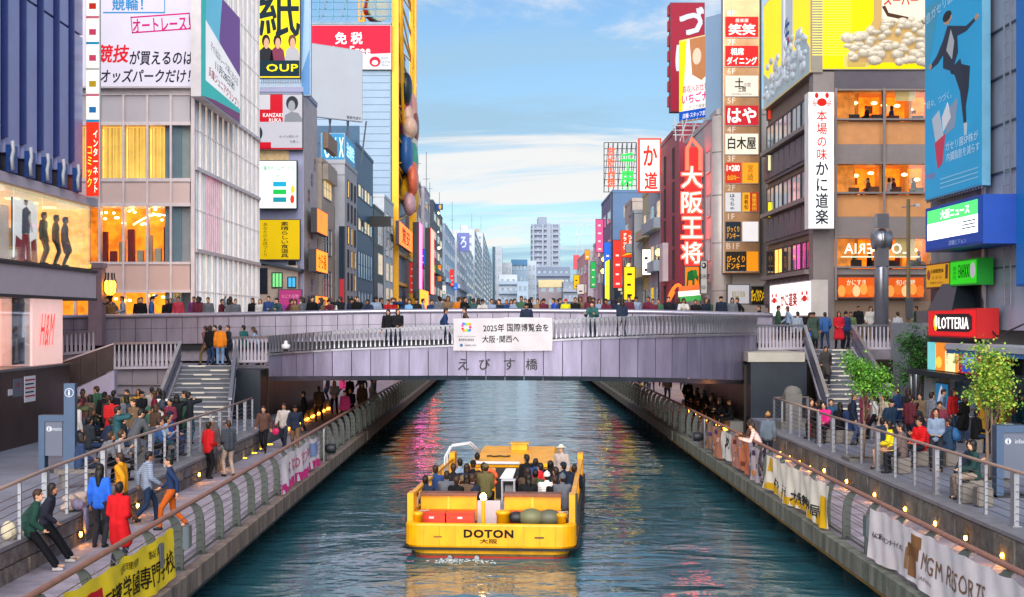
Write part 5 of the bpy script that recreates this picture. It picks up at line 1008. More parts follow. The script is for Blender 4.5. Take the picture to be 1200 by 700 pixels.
# ================================================================ right bank, farther
XFR = 13.3
def dr(px): return FPX * XFR / (px - VX)
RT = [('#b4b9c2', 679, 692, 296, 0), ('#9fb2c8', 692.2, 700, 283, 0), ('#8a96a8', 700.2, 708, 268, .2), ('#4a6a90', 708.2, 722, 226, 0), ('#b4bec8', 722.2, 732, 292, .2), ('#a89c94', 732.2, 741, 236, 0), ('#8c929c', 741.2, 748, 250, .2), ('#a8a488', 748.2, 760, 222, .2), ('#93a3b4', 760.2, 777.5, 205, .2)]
rl = ['white corner', 'pale steel blue', 'slate', 'tall dark blue', 'low pale grey', 'sand coloured', 'mid grey', 'straw yellow', 'pale blue piped']
for i, (c_, a, b, pt, lit) in enumerate(RT):
    d0, d1 = dr(b), dr(a); z1 = gz(pt, d0); xo = XFR + .4 * ((i * 5) % 3 - 1)
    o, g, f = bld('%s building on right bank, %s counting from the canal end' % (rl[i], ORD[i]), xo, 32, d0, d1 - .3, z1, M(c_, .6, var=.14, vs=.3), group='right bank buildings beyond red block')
    n_ = max(3, int((z1 - 6) / 3.4)); w_ = d1 - d0; cols = 2 if w_ < 30 else 3
    g.grid(-d1 + 1, -d0 - .6, 6, z1 - .8, cols, n_, w_ / cols * .5, 1.6, METAL, [GLASSB, GLASS, GLASS] + ([FLIT] if lit else []), 0, seed=i + 50)
    f.grid(xo + .5, xo + 7, 8, z1 - .8, 2, n_, 1.6, 1.4, METAL, [GLASSB, GLASS], 1, seed=i + 70)
    if i in (6, 7, 8):
        for k in range(n_): g.box('balcony', -d1 + .8, -d0 - .4, 6.2 + k * (z1 - 7) / n_, 7.1 + k * (z1 - 7) / n_, .01, .8, M(c_, .6, var=.15))
    g.part('drain_pipe', MB().tube([(-d0 - .4, -.15, 3), (-d0 - .4, -.15, z1)], .1, 6), METAL); f.part('antenna', MB().tube([(xo + 2, 1.5, z1), (xo + 2, 1.5, z1 + 4 + i % 3)], .05, 4), DARKM)
sign('small pink red lit roof sign near the right canal end', C(330), 672, 679, 299, 316, 675, '#e8505c', .9, (), th=.5, n=0); 
o = empty('roof_lattice', (gx(686, 250), 252, gz(296, 250)), 0, 'thin steel lattice on the white corner roof near the canal end', 'frame')
for k in range(4): obj('upright', MB().tube([(-1.5 + k, 0, 0), (-1.5 + k, 0, 5.4)], .06, 4).mesh(METAL), o)
for k in range(3): obj('cross_bar', MB().tube([(-1.6, 0, 1.6 + k * 1.8), (1.6, 0, 1.6 + k * 1.8)], .05, 4).mesh(METAL), o)
# neon lattice on the dark blue building
dn = dr(722); o = empty('neon_lattice', (gx(727, dn), dn + .2, gz(225, dn)), 0, 'rooftop steel lattice with green and red neon characters', 'sign'); k_ = dn / FPX; W_, H_ = 38 * k_, 58 * k_
for i in range(8): obj('upright', MB().tube([(-W_ / 2 + W_ * i / 7, 0, 0), (-W_ / 2 + W_ * i / 7, 0, H_)], .07, 4).mesh(DARKM), o)
for i in range(9): obj('cross_bar', MB().tube([(-W_ / 2, 0, H_ * i / 8), (W_ / 2, 0, H_ * i / 8)], .06, 4).mesh(DARKM), o)
for i in range(7): obj('brace', MB().tube([(-W_ / 2 + W_ * i / 7, .5, 0), (-W_ / 2 + W_ * (i + 1) / 7, .5, H_)], .05, 4).mesh(DARKM), o)
letters('千房', W_ * .22, H_ * .46, W_ * .42, H_ * .66, -.3, E('#16e03a', 2.2, False), o, vert=True, bold=.03, thick=.2); letters('お好み焼', -W_ * .28, H_ * .5, W_ * .24, H_ * .82, -.3, E('#ff4a2a', 1.6, False), o, vert=True, bold=.03, thick=.2); letters('CHIBO', W_ * .22, H_ * .07, W_ * .4, H_ * .06, -.3, E('#8af09a', 1.2, False), o)
sign('white lit rooftop sign with red outlined characters', C(dr(775)), 748, 775, 162, 226, 760, '#f4e8e2', 1.0, (('か', .52, .68, .6, .38, '#e02a1c', dict(bold=.04, em=1.0)), ('道', .55, .22, .56, .32, '#e02a1c', dict(bold=.04, em=1.0))), th=.4, n=.0, edge='#e0402a', bord=.16)
sign('red and white pharmacy sign with slanted white lettering', C(dr(744) - 1), 727, 744.5, 270, 302, 735, '#e23a1c', 1.0, (('ツルハ', .68, .55, .3, .55, '#fff6ea', dict(vert=True, bold=.04, em=1.0)), ('ドラッグ', .3, .6, .26, .6, '#fff6ea', dict(vert=True, bold=.04, em=1.0))), th=.4, n=.3, bord=.03).fp([(.1, .06), (.95, .16), (.9, .3), (.4, .14)], '#f6d23a', 1.0)
sign('slim dark vertical sign with white panel beside the pale grey building', C(dr(732) - 1), 723, 730, 312, 342, 726, '#e8e0c8', .8, (), th=.4, n=.2, edge='#15161a', bord=.12)
sign('yellow green neon strip at the foot of the dark blue building', RR(12.8), 709, 714, 305, 352, 712, '#d8e020', 1.3, (), th=.6, n=.2)
for i, (px, py, d) in enumerate(((708, 304, 180), (707, 318, 180), (738, 312, 148), (772, 296, 118))):
    o = empty('street_lamp', (gx(px, d), d, DZ), 0, 'lit lamp on tall thin pole, right bank, %s from canal end' % ORD[i], 'street lamp', 'right bank lamps'); z = gz(py, d) - DZ; obj('pole', MB().tube([(0, 0, 0), (0, 0, z)], .06, 6).mesh(DARKM), o); obj('globe', MB().ell((0, 0, z), (.3, .3, .3), 10, 7).mesh(E('#ffd23a', 8)), o)

# glowing shop fronts added beyond the bridge for coloured reflections in the water
SHC = (('amber', '#ff9a2a'), ('rose pink', '#ff5a8a'), ('warm white', '#ffdca8'), ('gold', '#ffb84a'), ('orange', '#ff7a2a'), ('salmon', '#ff7a5a'))
for s_, bank in ((-1, 'left'), (1, 'right')):
    for k in range(9):
        d0 = 80 + k * 11; fr_ = L(-15.0) if s_ < 0 else RR(13.0); nm, c_ = SHC[(k * (1 if s_ < 0 else 5) + (0 if s_ < 0 else 3)) % 6]; u = d0 + 5 if s_ < 0 else -d0 - 5
        t = Th('added_shop_front', '%s lit shop front at boardwalk level on %s bank, %s beyond the bridge' % (nm, bank, ORD[k]), 'shop', fr_, u, DZ, 'lit shop fronts beyond the bridge')
        t.box('display', u - 4.6, u + 4.6, DZ + .5, 3.4, .02, .1, E(c_, 1.3)); t.box('sign_band', u - 4.8, u + 4.8, 3.5, 4.3, .02, .6, E(c_, .9)); t.box('plinth', u - 4.9, u + 4.9, DZ, DZ + .49, .02, .2, CONC)
        for j in range(4): t.box('mullion', u - 4.6 + j * 3.05, u - 4.5 + j * 3.05, DZ + .5, 3.4, .101, .16, DARKM)

# small projecting signs along both far banks
FSC = (('red', '#e0302a'), ('white', '#f0ece4'), ('green', '#2ab85a'), ('blue', '#2a6ae0'), ('yellow', '#f4c81c'), ('orange', '#ff8a2a'), ('pink', '#ff6aa8'))
r = random.Random(77)
for s_, bank in ((-1, 'left'), (1, 'right')):
    for k in range(9):
        nm, c_ = FSC[(k * 3 + (s_ > 0)) % 7]; d = (205 if s_ < 0 else 122) + k * (21 if s_ < 0 else 15); x = (-14.7 if s_ < 0 else 12.9); h_ = r.uniform(1.6, 5.5); z = r.uniform(7, 15)
        t = Th('projecting_sign', 'small %s upright projecting sign far along %s bank, %s outward' % (nm, bank, ORD[k]), 'sign', C(d), x, z, 'small projecting signs far along the banks'); w_ = r.uniform(.8, 1.3) * (1 if s_ < 0 else -1)
        t.box('case', x, x + w_, z, z + h_, -.2, 0, DARKM); q = t.box('face', x + w_ * .06, x + w_ * .94, z + .08, z + h_ - .08, .001, .03, E(c_, r.choice([.4, .6, 1.1])))
        for j in range(int(h_ / 1.1)): t.box('print', x + w_ * (.3 + .08 * (j % 2)), x + w_ * .7, z + .4 + j * 1.05, z + .62 + j * 1.05, .031, .036, INK('#2a2022' if nm in ('white', 'yellow') else '#f4f0ea'), q)
for s_, bank in ((-1, 'left'), (1, 'right')):
    for k in range(4):
        d = 120 + k * 45; o = empty('utility_cable', (s_ * 13.2, d, 13), 0, 'thin sagging cable along %s bank, %s outward' % (bank, ORD[k]), 'cable', 'sagging cables'); obj('wire', MB().tube([(0, 45 * i / 8, 2.2 * ((i / 4 - 1) ** 2)) for i in range(9)], .03, 4).mesh(DARKM), o)
# ================================================================ red block and its signs
RED = M('#8e1f38', .5, var=.14, vs=.4, name='red_render')
d9 = 103.0
o, g, f = bld('dark red building with slit windows behind the red neon characters', 13.0, 30, d9, d9 + 12.4, gz(150, d9), RED)
g.grid(-d9 - 12, -d9 - .5, 6, gz(165, d9), 2, 5, .8, 2.4, DARKM, [GLASS, GLASSB], 0, seed=9); f.grid(13.1, 16, 6, gz(165, d9), 2, 5, .5, 2.2, DARKM, [GLASS], 0, seed=10)
g.box('white_panel', -d9 - 9, -d9 - 6.5, gz(330, d9 + 7), gz(285, d9 + 7), .05, .5, M('#c0b4bc', .5))
t = sign('tall crimson rooftop slab sign with curved white character', C(d9 + 1), 785.5, 826, 3, 131, 800, '#a8203e', .32, (('づ', .62, .83, .72, .26, '#ccd4e4', dict(bold=.06, em=.5)), ('ぼ', .5, .5, .7, .26, '#ccd4e4', dict(bold=.06, em=.5))), th=.9, n=0, edge='#5a1428')
o = empty('sign_side_neon', (gx(783, d9 + 1), d9 + .9, gz(128, d9)), 0, 'column of red neon characters on the edge of the crimson slab', 'sign')
for k in range(7): obj('neon_mark', MB().box(-.06, .12, -.5, .3, .3 + k * 1.15, 1.05 + k * 1.15).mesh(E('#a82838', .4)), o)
t = sign('yellow, white and blue billboard with portrait and magenta lettering', Fr(gx(811, 98), 98, -52), 795.5, 827, 44, 141, 811, '#f4ece4', .8, (('高収入お仕事', .62, .385, .95, .09, '#b8245a', dict(bold=.01)), ('いちごナビ', .72, .27, 1.2, .12, '#e0148a', dict(bold=.04)), ('いちごで検索', .62, .155, .7, .05, '#4a3a3a'), ('店舗･スタッフ求人', .62, .065, .95, .06, '#f4f4fa', dict(bold=.03))), th=.3, n=0, edge='#c9a83a')
t.fp([(.02, .12), (.14, .12), (.3, .985), (.02, .985)], '#f4d81c', .8, z=.007); t.fb(.012, .985, .01, .125, '#1450b8', .7, z=.008); t.fp([(.4, .985), (.985, .985), (.985, .5), (.85, .46), (.5, .55)], '#c8865a', .5, z=.007); t.fp(circ(.68, .76, .16, .1), '#f0c8b0', .7, z=.01)
sign('plain pale blue panel standing edge on beside the copper sign tower', Fr(gx(837, 89), 89, -55), 826.5, 848, 18, 140, 837, '#9ab8d8', .3, (), th=.3, n=0, edge='#8aa0b8')
o = empty('roof_bracing', (gx(812, 96), 96, gz(165, 96)), 0, 'grey steel bracing under the yellow and blue billboard', 'frame')
for k in range(9): obj('strut', MB().tube([(-1.2 + k * .34, (k % 3) * .5, 0), (-1.0 + k * .34 + (.3 if k % 2 else -.3), (k % 3) * .5, 1.6)], .055, 4).mesh(METAL), o)
for k in range(3): obj('cross_bar', MB().tube([(-1.4, k * .5, .4 + k * .4), (1.8, k * .5, .4 + k * .4)], .05, 4).mesh(METAL), o)
# white framed building with round column and the red neon
W9 = M('#a8a4a6', .55, var=.12, vs=.6)
o, g, f = bld('pale building with round corner column beside the copper sign tower', 13.25, 30, 86.0, 101, gz(137, 87), W9)
f.part('corner_column', MB().lathe([(.62, .9), (.62, gz(137, 86))], (13.55, 0.0, 0), 20), M('#b4aba8', .4, .2, var=.1), smooth=True)
for z in (7.5, 10.5, 13.5, 16.2): f.part('column_joint', MB().lathe([(.635, z), (.635, z + .05)], (13.55, 0, 0), 20), M('#6a6668', .5))
g.grid(-100.5, -88, 6, 17.5, 4, 4, 1.6, 1.5, METAL, [GLASSB, GLASS], 1, seed=21)
NEON = E('#ff3a2a', 3.2); NEONW = E('#ffe6dc', 1.6, False)
t = Th('neon_sign', 'vertical red neon sign of four big white cored characters', 'sign', C(91), gx(810, 91), gz(312, 91)); u0, u1 = gx(799, 91), gx(822, 91)
t.box('case', u0 + .2, u1, gz(312, 91), gz(172, 91), -.4, 0, M('#8a1a20', .5)); t.box('glow_face', u0 + .22, u1 - .02, gz(311, 91), gz(174, 91), .001, .02, E('#e01c1c', 2.6))
for k, c_ in enumerate('大阪王将'):
    v = gz(208 + k * 29.5, 91); t.text(c_, (u0 + u1) / 2, v, 1.5, 1.55, .1, NEON, bold=.085, thick=.06); t.text(c_, (u0 + u1) / 2, v, 1.36, 1.4, .16, NEONW, bold=.01)
t.part('neon_arch', MB().tube([(u0 + .35 - t.u, -.1, gz(200, 91) - t.v), (u0 + .35 - t.u, -.1, gz(175, 91) - t.v), ((u0 + u1) / 2 - t.u, -.1, gz(163, 91) - t.v), (u1 - .1 - t.u, -.1, gz(175, 91) - t.v), (u1 - .1 - t.u, -.1, gz(200, 91) - t.v)], .13, 8), NEON)
t = sign('orange sign with green elephant shape under the red neon', C(91), 802, 820, 312, 340, 810, '#e8741c', .9, (), th=.3, n=.2)
t.fp([(.12, .12), (.25, .12), (.27, .4), (.5, .4), (.52, .12), (.65, .12), (.68, .5), (.9, .35), (.92, .55), (.75, .75), (.5, .85), (.2, .75)], '#1f6a2c', .4); t.fp(circ(.7, .7, .14, .16), '#2a8238', .4, z=.011)
o = empty('striped_awning', (gx(808, 90.5), 90.4, gz(353, 90.5)), 0, 'orange, white and green striped awning below the elephant sign', 'awning')
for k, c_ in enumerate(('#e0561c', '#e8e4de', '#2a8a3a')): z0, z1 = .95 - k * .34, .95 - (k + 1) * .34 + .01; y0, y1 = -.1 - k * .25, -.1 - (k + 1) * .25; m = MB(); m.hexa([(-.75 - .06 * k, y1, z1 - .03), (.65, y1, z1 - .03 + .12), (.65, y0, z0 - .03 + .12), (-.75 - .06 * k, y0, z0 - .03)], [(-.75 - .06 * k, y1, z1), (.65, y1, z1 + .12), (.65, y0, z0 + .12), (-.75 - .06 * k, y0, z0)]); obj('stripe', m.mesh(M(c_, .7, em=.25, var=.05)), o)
t = sign('slim white vertical cafe sign with dark lettering', C(88), 820.5, 829.5, 305, 345, 825, '#c4c0bc', .35, (('ZERO', .55, .52, .62, .3, '#2a2a2e', dict(rot=R(-90), bold=.02)), ('cafe', .55, .2, .5, .18, '#2a2a2e', dict(rot=R(-90)))), th=.3, n=.2)
t.fp(circ(.5, .84, .3, .09), '#2a2a2e'); t.fp(circ(.42, .85, .14, .045), '#c4c0bc', z=.011)
o = empty('neon_figure', (gx(790, 100), 99.6, gz(355, 100)), 0, 'small orange red glowing neon knot near the awning', 'sign'); obj('tube', MB().tube([(.5 * math.cos(a * .7), -.1, .7 + .6 * math.sin(a)) for a in [i * .5 for i in range(14)]], .12, 6).mesh(E('#ff5a1c', 2.5, False)), o)
# ================================================================ copper sign tower
DT = 84.4; COP = M('#a37d5c', .3, .75, var=.25, vs=.7, name='copper_sheet')
t = Th('sign_tower', 'tall copper tower of stacked tenant signs for each floor', 'sign', C(DT), gx(869, DT), gz(322, DT)); u0, u1 = gx(848.5, DT), gx(890, DT)
t.box('frame', u0, u1, gz(320, DT), gz(-40, DT), -1.2, 0, COP); t.box('bulb_strip', u0 - .06, u0 - .002, gz(320, DT), gz(-40, DT), -.3, .05, M('#b8b0a8', .4, .5)); t.box('end_strip', u1 + .002, u1 + .12, gz(320, DT), gz(-40, DT), -.8, .05, DARKM)
def tw(px0, px1, pt, pb, col, texts, em=.75):
    a, b, c_, d_ = gx(px0, DT), gx(px1, DT), gz(pb, DT), gz(pt, DT); q = t.box('tenant_panel', a, b, c_, d_, .001, .05, E(col, em))
    t.box('panel_trim', a - .03, b + .03, c_ - .035, c_ - .002, .001, .07, METAL, q)
    for s_, cx, cy, w_, h_, cc, k in texts: t.text(s_, a + (b - a) * cx, c_ + (d_ - c_) * cy, (b - a) * w_, (d_ - c_) * h_, .056, INK(cc) if cc != '#fff' else E('#fff4ec', .9, False), q, **k)
B_ = dict(bold=.04)
tw(850, 888.5, 20, 44, '#c81f1c', (('居楽屋', .5, .82, .4, .18, '#fff', {}), ('笑笑', .5, .38, .82, .55, '#fff', B_))); tw(850, 888.5, 54, 78, '#d02020', (('相席', .36, .72, .4, .36, '#fff', B_), ('ダイニング', .5, .27, .92, .38, '#fff', B_)))
tw(850, 888.5, 89, 113, '#d8cdbf', (('土', .42, .66, .28, .46, '#1c1a1a', B_), ('の間', .66, .55, .2, .2, '#3a3030', {}), ('土間', .5, .34, .24, .26, '#1c1a1a', B_), ('DOMA DOMA', .5, .1, .6, .08, '#3a3030', {}))); tw(850, 888.5, 124, 147, '#b81f2c', (('はや', .5, .5, .88, .8, '#fff', B_),)); tw(850, 888.5, 157, 181, '#e0d6c4', (('白木屋', .5, .55, .86, .62, '#221e1e', B_),))
tw(850, 868, 191, 215, '#c8301a', (('1×280', .5, .74, .85, .3, '#fff', B_), ('全品均一', .5, .28, .8, .25, '#e8b83a', B_))); tw(870, 888.5, 191, 215, '#e89a22', (('宮崎', .5, .5, .35, .8, '#8a4a1a', dict(vert=True)),)); tw(850, 868, 226, 248, '#c4c4c8', (('ほうちゃ', .45, .5, .32, .85, '#20242c', dict(vert=True, bold=.03)),)); tw(870, 878.6, 226, 248, '#e0a01c', (('酒肴旬', .5, .5, .6, .8, '#7a2a10', dict(vert=True, bold=.03)),)); tw(879, 888.5, 226, 248, '#b82a1c', (('豊後高田', .5, .5, .6, .9, '#f0c030', dict(vert=True, bold=.03)),))
tw(850, 868, 260, 283, '#233240', (('びっくり', .5, .62, .8, .3, '#e8a83a', B_), ('ドンキー', .5, .28, .8, .3, '#e8a83a', B_)), .4); tw(870, 888.5, 260, 283, '#dcd6d8', ()); tw(850, 874.5, 295, 318, '#2a2622', (('びっくり', .5, .62, .85, .34, '#f0a020', B_), ('ドンキー', .5, .26, .85, .34, '#f0a020', B_)), .4); tw(875, 888.5, 295, 318, '#e08a14', ())
for s_, py in (('8F', 15.5), ('7F', 50), ('6F', 83.5), ('5F', 118), ('4F', 152), ('3F', 186), ('2F', 220), ('1F', 254), ('B1F', 288.5)): t.text(s_, gx(857 if len(s_) < 3 else 859, DT), gz(py, DT), None, .36, .012, M('#d8c8bc', .4, .3))
t2 = sign('slanted white signboard with yellow framed lettering under the sign tower', C(83.4), 852, 879, 333, 357, 865, '#c6c4cc', .4, (('ROLLS FUN', .5, .5, .55, .3, '#8a7a10', dict(bold=.03)),), th=.3, n=.2)
sign('black and gold lettering signboard beside the crab sign', C(82.6), 880, 899, 335, 358, 890, '#1c1a14', .1, (('びっくりドンキー', .5, .5, .95, .62, '#e8b81c', dict(bold=.04, em=.9)),), th=.3, n=.2)
# ================================================================ crab restaurant
DK = 68.0; XK = gx(953, DK); XE = 40; dke = FPX * XK / (895 - VX)
KW = M('#75604f', .6, var=.12, vs=.8, name='brown_cladding'); KT = M('#bf8450', .6, var=.12, vs=2, name='tile_band'); KG = M('#7d7474', .5, .2, var=.1)
o = empty('crab_restaurant', (XK + 6, DK, 4.9), 0, 'brown corner restaurant with orange lit dining floors', 'building'); f = Fc(o, C(DK)); g = Fc(o, RR(XK))
def zk(p): return gz(p, DK)
f.box('core_wall', XK + 2.2, XE, .9, zk(80), -18, -2.4, KW)
f.box('corner_pier', XK + .0, XK + 1.05, .9, zk(84), -.95, 0, KG)
def lit_floor(pt, pb, seed):
    r = random.Random(seed); f.box('dining_back', XK + 1.06, XE, zk(pb), zk(pt), -2.39, -2.2, M('#ff7410', .6, em=.9, var=.6, vs=1.6, name='dining_wall_glow')); f.box('dining_ceiling', XK + 1.06, XE, zk(pt) + .004, zk(pt) + .1, -2.19, 0, M('#d88a3a', .6, em=.12))  # lamp light of the room put into wall and ceiling as glow
    f.box('dining_side', XK + 1.06, XK + 2.3, zk(pb), zk(pt), -1.0, -.93, M('#d8782a', .6, em=.5, var=.5, vs=2))  # glowing panel added before the dark side core, stands in for room light
    for k in range(9): u = XK + 1.6 + k * .72 + r.random() * .3; f.part('dining_lamp', MB().lathe([(.08, 0), (.15, .04), (.15, .09), (.07, .14)], (u, .6 + r.random(), zk(pt) - .35 - r.random() * .45), 10), E('#ffd890', 4))
    for k in range(5): u = XK + 2.1 + k * 1.25 + r.random() * .5; f.box('dining_screen', u, u + .12, zk(pb), zk(pt), -1.9, -1.0, M('#c87a2a', .6, em=.2))
    for k in range(7):
        u = XK + 1.9 + k * 1.0 + r.random() * .4; f.box('dining_table', u, u + .55, zk(pb) + .02, zk(pb) + .3 + r.random() * .1, -1.6, -.9, M(r.choice(['#5a2c14', '#7a4420', '#3a2018']), .6)); f.box('wall_picture', u + .1, u + .1 + r.uniform(.25, .7), zk(pb) + .6, zk(pb) + .75 + r.random() * .5, -2.19, -2.15, M(r.choice(['#a8481a', '#ffd08a', '#6a3a1a', '#d8a040']), .6, em=.25))
    if seed != 1: f.box('roller_blind', gx(1036, DK) + .6, gx(1036, DK) + 1.6, zk(pt) - .5 - .2 * seed, zk(pt) - .02, -.2, -.17, M('#d8a868', .7, em=.25))
    us = [XK + 1.06, gx(1035, DK)] + [gx(1035, DK) + 2.5 * k for k in range(1, 8)]
    for a, b in zip(us, us[1:]): f.box('dining_pane', a + .05, b - .05, zk(pb) + .03, zk(pt) - .03, -.05, -.03, CLEAR); f.box('pane_post', b - .05, b + .05, zk(pb) + .031, zk(pt) - .031, -.08, .04, DARKM)
    for z_ in (zk(pb) - .06, zk(pt) - .03): f.box('sill', XK + 1.06, XE, z_, z_ + .09, -.3, .16, KG)
for i, (a, b) in enumerate(((106, 140), (192, 226), (279, 313))): lit_floor(a, b, i)
for a, b, m_, n_ in ((80.5, 104.5, M('#57525c', .4, .3), 0), (142.5, 169, KT, -.05), (169.3, 190, KG, .02), (228.5, 254, KT, -.05), (254.3, 277, KG, .02), (315.5, 322, KG, .02), (322.3, 352, M('#8a5638', .6, var=.2), -.1), (352.3, 420, KW, -.1)): f.box('wall_band', XK + 1.06, XE, zk(b), zk(a), -2.0, n_, m_)
for p in (978.5, 1035): f.box('pilaster', gx(p, DK) - .06, gx(p, DK) + .06, zk(352), zk(104), .17, .22, KG)
for i, (a, b) in enumerate(((981, 1026), (1038, 1084))): 
    t = sign('orange crab dish poster, %s at street level' % ('left' if i == 0 else 'right'), C(DK), a, b, 324, 350, a, '#d8581a', .7, (('かにすき' if i == 0 else '旬の蟹', .5, .72, .5, .26, '#f8e0b8', dict(bold=.03)),), th=.1, n=.16)
    for k in range(5): t.fp(circ(.12 + k * .19, .34 + .08 * (k % 2), .1, .26), ('#f0a04a', '#e8762a', '#f4c890')[k % 3], .6, z=.008 + .002 * k)
f.text('LOTTERIA', gx(1027, DK), zk(291.5), 3.2, .52, .0, E('#fff2da', 1.0, False), mirror=True, bold=.02); f.box('shop_shelf', XK + 1.5, gx(1080, DK), zk(301.5), zk(300), -.5, -.3, E('#fff0c8', 1.0))
# canal side of the restaurant
FLZ = [(106, 141), (192, 227), (279, 314)]
g.box('side_core', -dke, -DK - .96, .9, zk(84), -2.1, -.25, KW)
for a, b in FLZ:
    za, zb = zk(b), zk(a); g.box('sill_band', -dke, -DK - .96, za - .28, za - .05, -.24, .22, KG)
    for k in range(5): u0 = -DK - 1.1 - (k + 1) * 2.4; g.win(u0, u0 + 2.25, za, zb, -.2, fm=DARKM, pm=[GLASSB, GLASSB, LITS[0], GLASS, GLASSB][(k + int(a)) % 5] if a > 250 else [M('#7fa0b8', .1, var=.2, spec=.9), M('#b4cad8', .1, var=.15, spec=.9)][k % 2], mull=1, fw=.09, proud=.05)  # panes of the upper floors painted pale blue for reflected sky
    g.box('lower_band', -dke, -DK - .96, za - 1.9, za - .3, -.24, -.1, M('#4f4a52', .5, .2, var=.2))
    for k in range(8): u0 = -DK - 1.2 - (k + 1) * 1.5; g.box('shutter_panel', u0, u0 + 1.2, za - 1.7, za - .45, -.099, -.02, M('#5d5862', .5, .3, var=.2))
# its signs
t = sign('tall white vertical sign with red and black characters and crab mark', C(DK), 947.5, 977.5, 108, 268, 960, '#eef0ee', .9, (('本場の味', .52, .685, .4, .37, '#d8241c', dict(vert=True, bold=.02)), ('かに道楽', .52, .26, .5, .46, '#1c2236', dict(vert=True, bold=.03))), th=.9, n=.05, edge='#e4e4e2', bord=.04)
def crab(t, cx, cy, s, asp, c_, e_=.5):
    t.fp(circ(cx, cy, .16 * s, .13 * s * asp), c_, e_, z=.014)
    for k in (-1, 1):
        for j in range(4): a = -50 + j * 32; x, y = cx + k * .15 * s, cy; t.fp([(x, y - .01), (x + k * .16 * s * math.cos(R(a)), y + .16 * s * asp * math.sin(R(a)) + .02 * s * asp), (x + k * .15 * s * math.cos(R(a)), y + .16 * s * asp * math.sin(R(a)) - .03 * s * asp)], c_, e_, z=.012 + .0005 * j)
        t.fp(circ(cx + k * .17 * s, cy + .22 * s * asp, .06 * s, .09 * s * asp), c_, e_, z=.016)
crab(t, .52, .925, 1.2, .19, '#d8241c')
t = sign('long white lit sign with red characters between two red crabs', RR(XK - .05), 902, 950, 328, 371, 950, '#f6ece8', 1.3, (('かに道楽', .5, .5, .4, .42, '#d8241c', dict(bold=.05)),), th=.8, n=.35, edge='#b8b0ae')
crab(t, .13, .5, .3, 2.3, '#d8241c', .6); crab(t, .87, .5, .3, 2.3, '#d8241c', .6)
for k in range(3): sign('small red hanging sign on restaurant corner' if k == 0 else ('small yellow square lamp sign on restaurant side' if k == 1 else 'small white square sign on restaurant side'), C(dke - .5 - .6 * k), 899, (910, 906, 909)[k], (124, 236, 181)[k], (141, 256, 201)[k], 905, ('#d83a1c', '#f4d81c', '#e0dca8')[k], .9, (), th=.3, n=0)
# beer billboard on its roof: two faces with relief of glass, bottle and ice
t = sign('huge yellow beer billboard with foam and ice, camera side', C(DK), 950, 1110, -60, 82, 960, '#ffd400', 1.0, (), th=.6, n=-.5, edge='#8a8478')
def ripple(n_):
    for k in range(n_): y = .12 + k * .86 / n_; t.fb(.012, .3, y, y + .25 / n_, '#ffe65a', 1.0, z=.007)
ripple(40)
t.fp([(.30, .06), (.985, .06), (.985, .99), (.50, .99), (.46, .72), (.46, .42), (.42, .32), (.36, .2)], '#c8a468', .6, 'bottle', z=.02); t.fp([(.52, .42), (.98, .3), (.985, .99), (.52, .99)], '#e8dcc8', .65, 'label', z=.03); t.fp([(.52, .52), (.56, .44), (.98, .34), (.98, .37), (.57, .47), (.545, .53)], '#5a3a24', .2, 'label_edge', z=.034)
t.text('スーパー', *(lambda d: (d[0] + (d[1] - d[0]) * .66, d[2] + (d[3] - d[2]) * .575, 1.7, .5, d[4] + .05))(t.dim), E('#d83a2a', .6, False), bold=.04)
r = random.Random(3); u0, u1, v0, v1, nn_ = t.dim
for k in range(90): a = r.random(); t.part('ice', MB().ell((u0 + (u1 - u0) * (.26 + .7 * a) - t.u, -nn_ - .1, v0 + .35 + r.random() * (1.6 + 1.5 * (1 - abs(a - .35))) * (.5 + .5 * a) - t.v), (.16 + r.random() * .24, .16, .12 + r.random() * .16), 7, 5), M('#b4aa98', .12, em=.18, var=.25, vs=3, name='ice_relief'), smooth=True)
for k in range(7): a = k / 7; t.fp([(.25 + .02 * k, .02), (.3 + .02 * k, .02), (.26 + .035 * k, .12 + .05 * (k % 3)), (.24 + .03 * k, .1)], '#e0c878', .6, z=.012)
t = sign('huge yellow beer billboard with silver can and ice, canal side', RR(XK), 895, 950, -60, 85, 950, '#ffd000', .95, (), th=.6, n=-.45, edge='#8a8478')
t.fp([(.42, .2), (.66, .24), (.66, .99), (.42, .99)], '#b9c2cc', .5, 'can', z=.02); t.fp([(.47, .2), (.51, .22), (.51, .99), (.47, .99)], '#e4eaee', .6, 'can_shine', z=.026); t.text('生', *(lambda d: (d[0] + (d[1] - d[0]) * .55, d[2] + (d[3] - d[2]) * .52, 1.4, 1.5, d[4] + .04))(t.dim), INK('#3a6ab0'), bold=.04); t.text('麦酒', *(lambda d: (d[0] + (d[1] - d[0]) * .55, d[2] + (d[3] - d[2]) * .42, 1.3, .5, d[4] + .04))(t.dim), INK('#d83a4a'), bold=.04)
u0, u1, v0, v1, nn_ = t.dim
t.fp([(.01, .01), (.99, .01), (.99, .2), (.86, .38), (.74, .24), (.6, .34), (.5, .2), (.3, .3), (.2, .2), (.01, .34)], '#a8b8c0', .4, 'ice_bank', z=.03)
for k in range(70): a = r.random(); t.part('ice', MB().ell((u0 + (u1 - u0) * (.04 + .92 * a) - t.u, -nn_ - .06, v0 + .25 + r.random() * 2.4 - t.v), (.2 + r.random() * .3, .12, .14 + r.random() * .2), 7, 5), M('#a4b0ba', .12, em=.15, var=.25, vs=3, name='ice_relief2'), smooth=True)
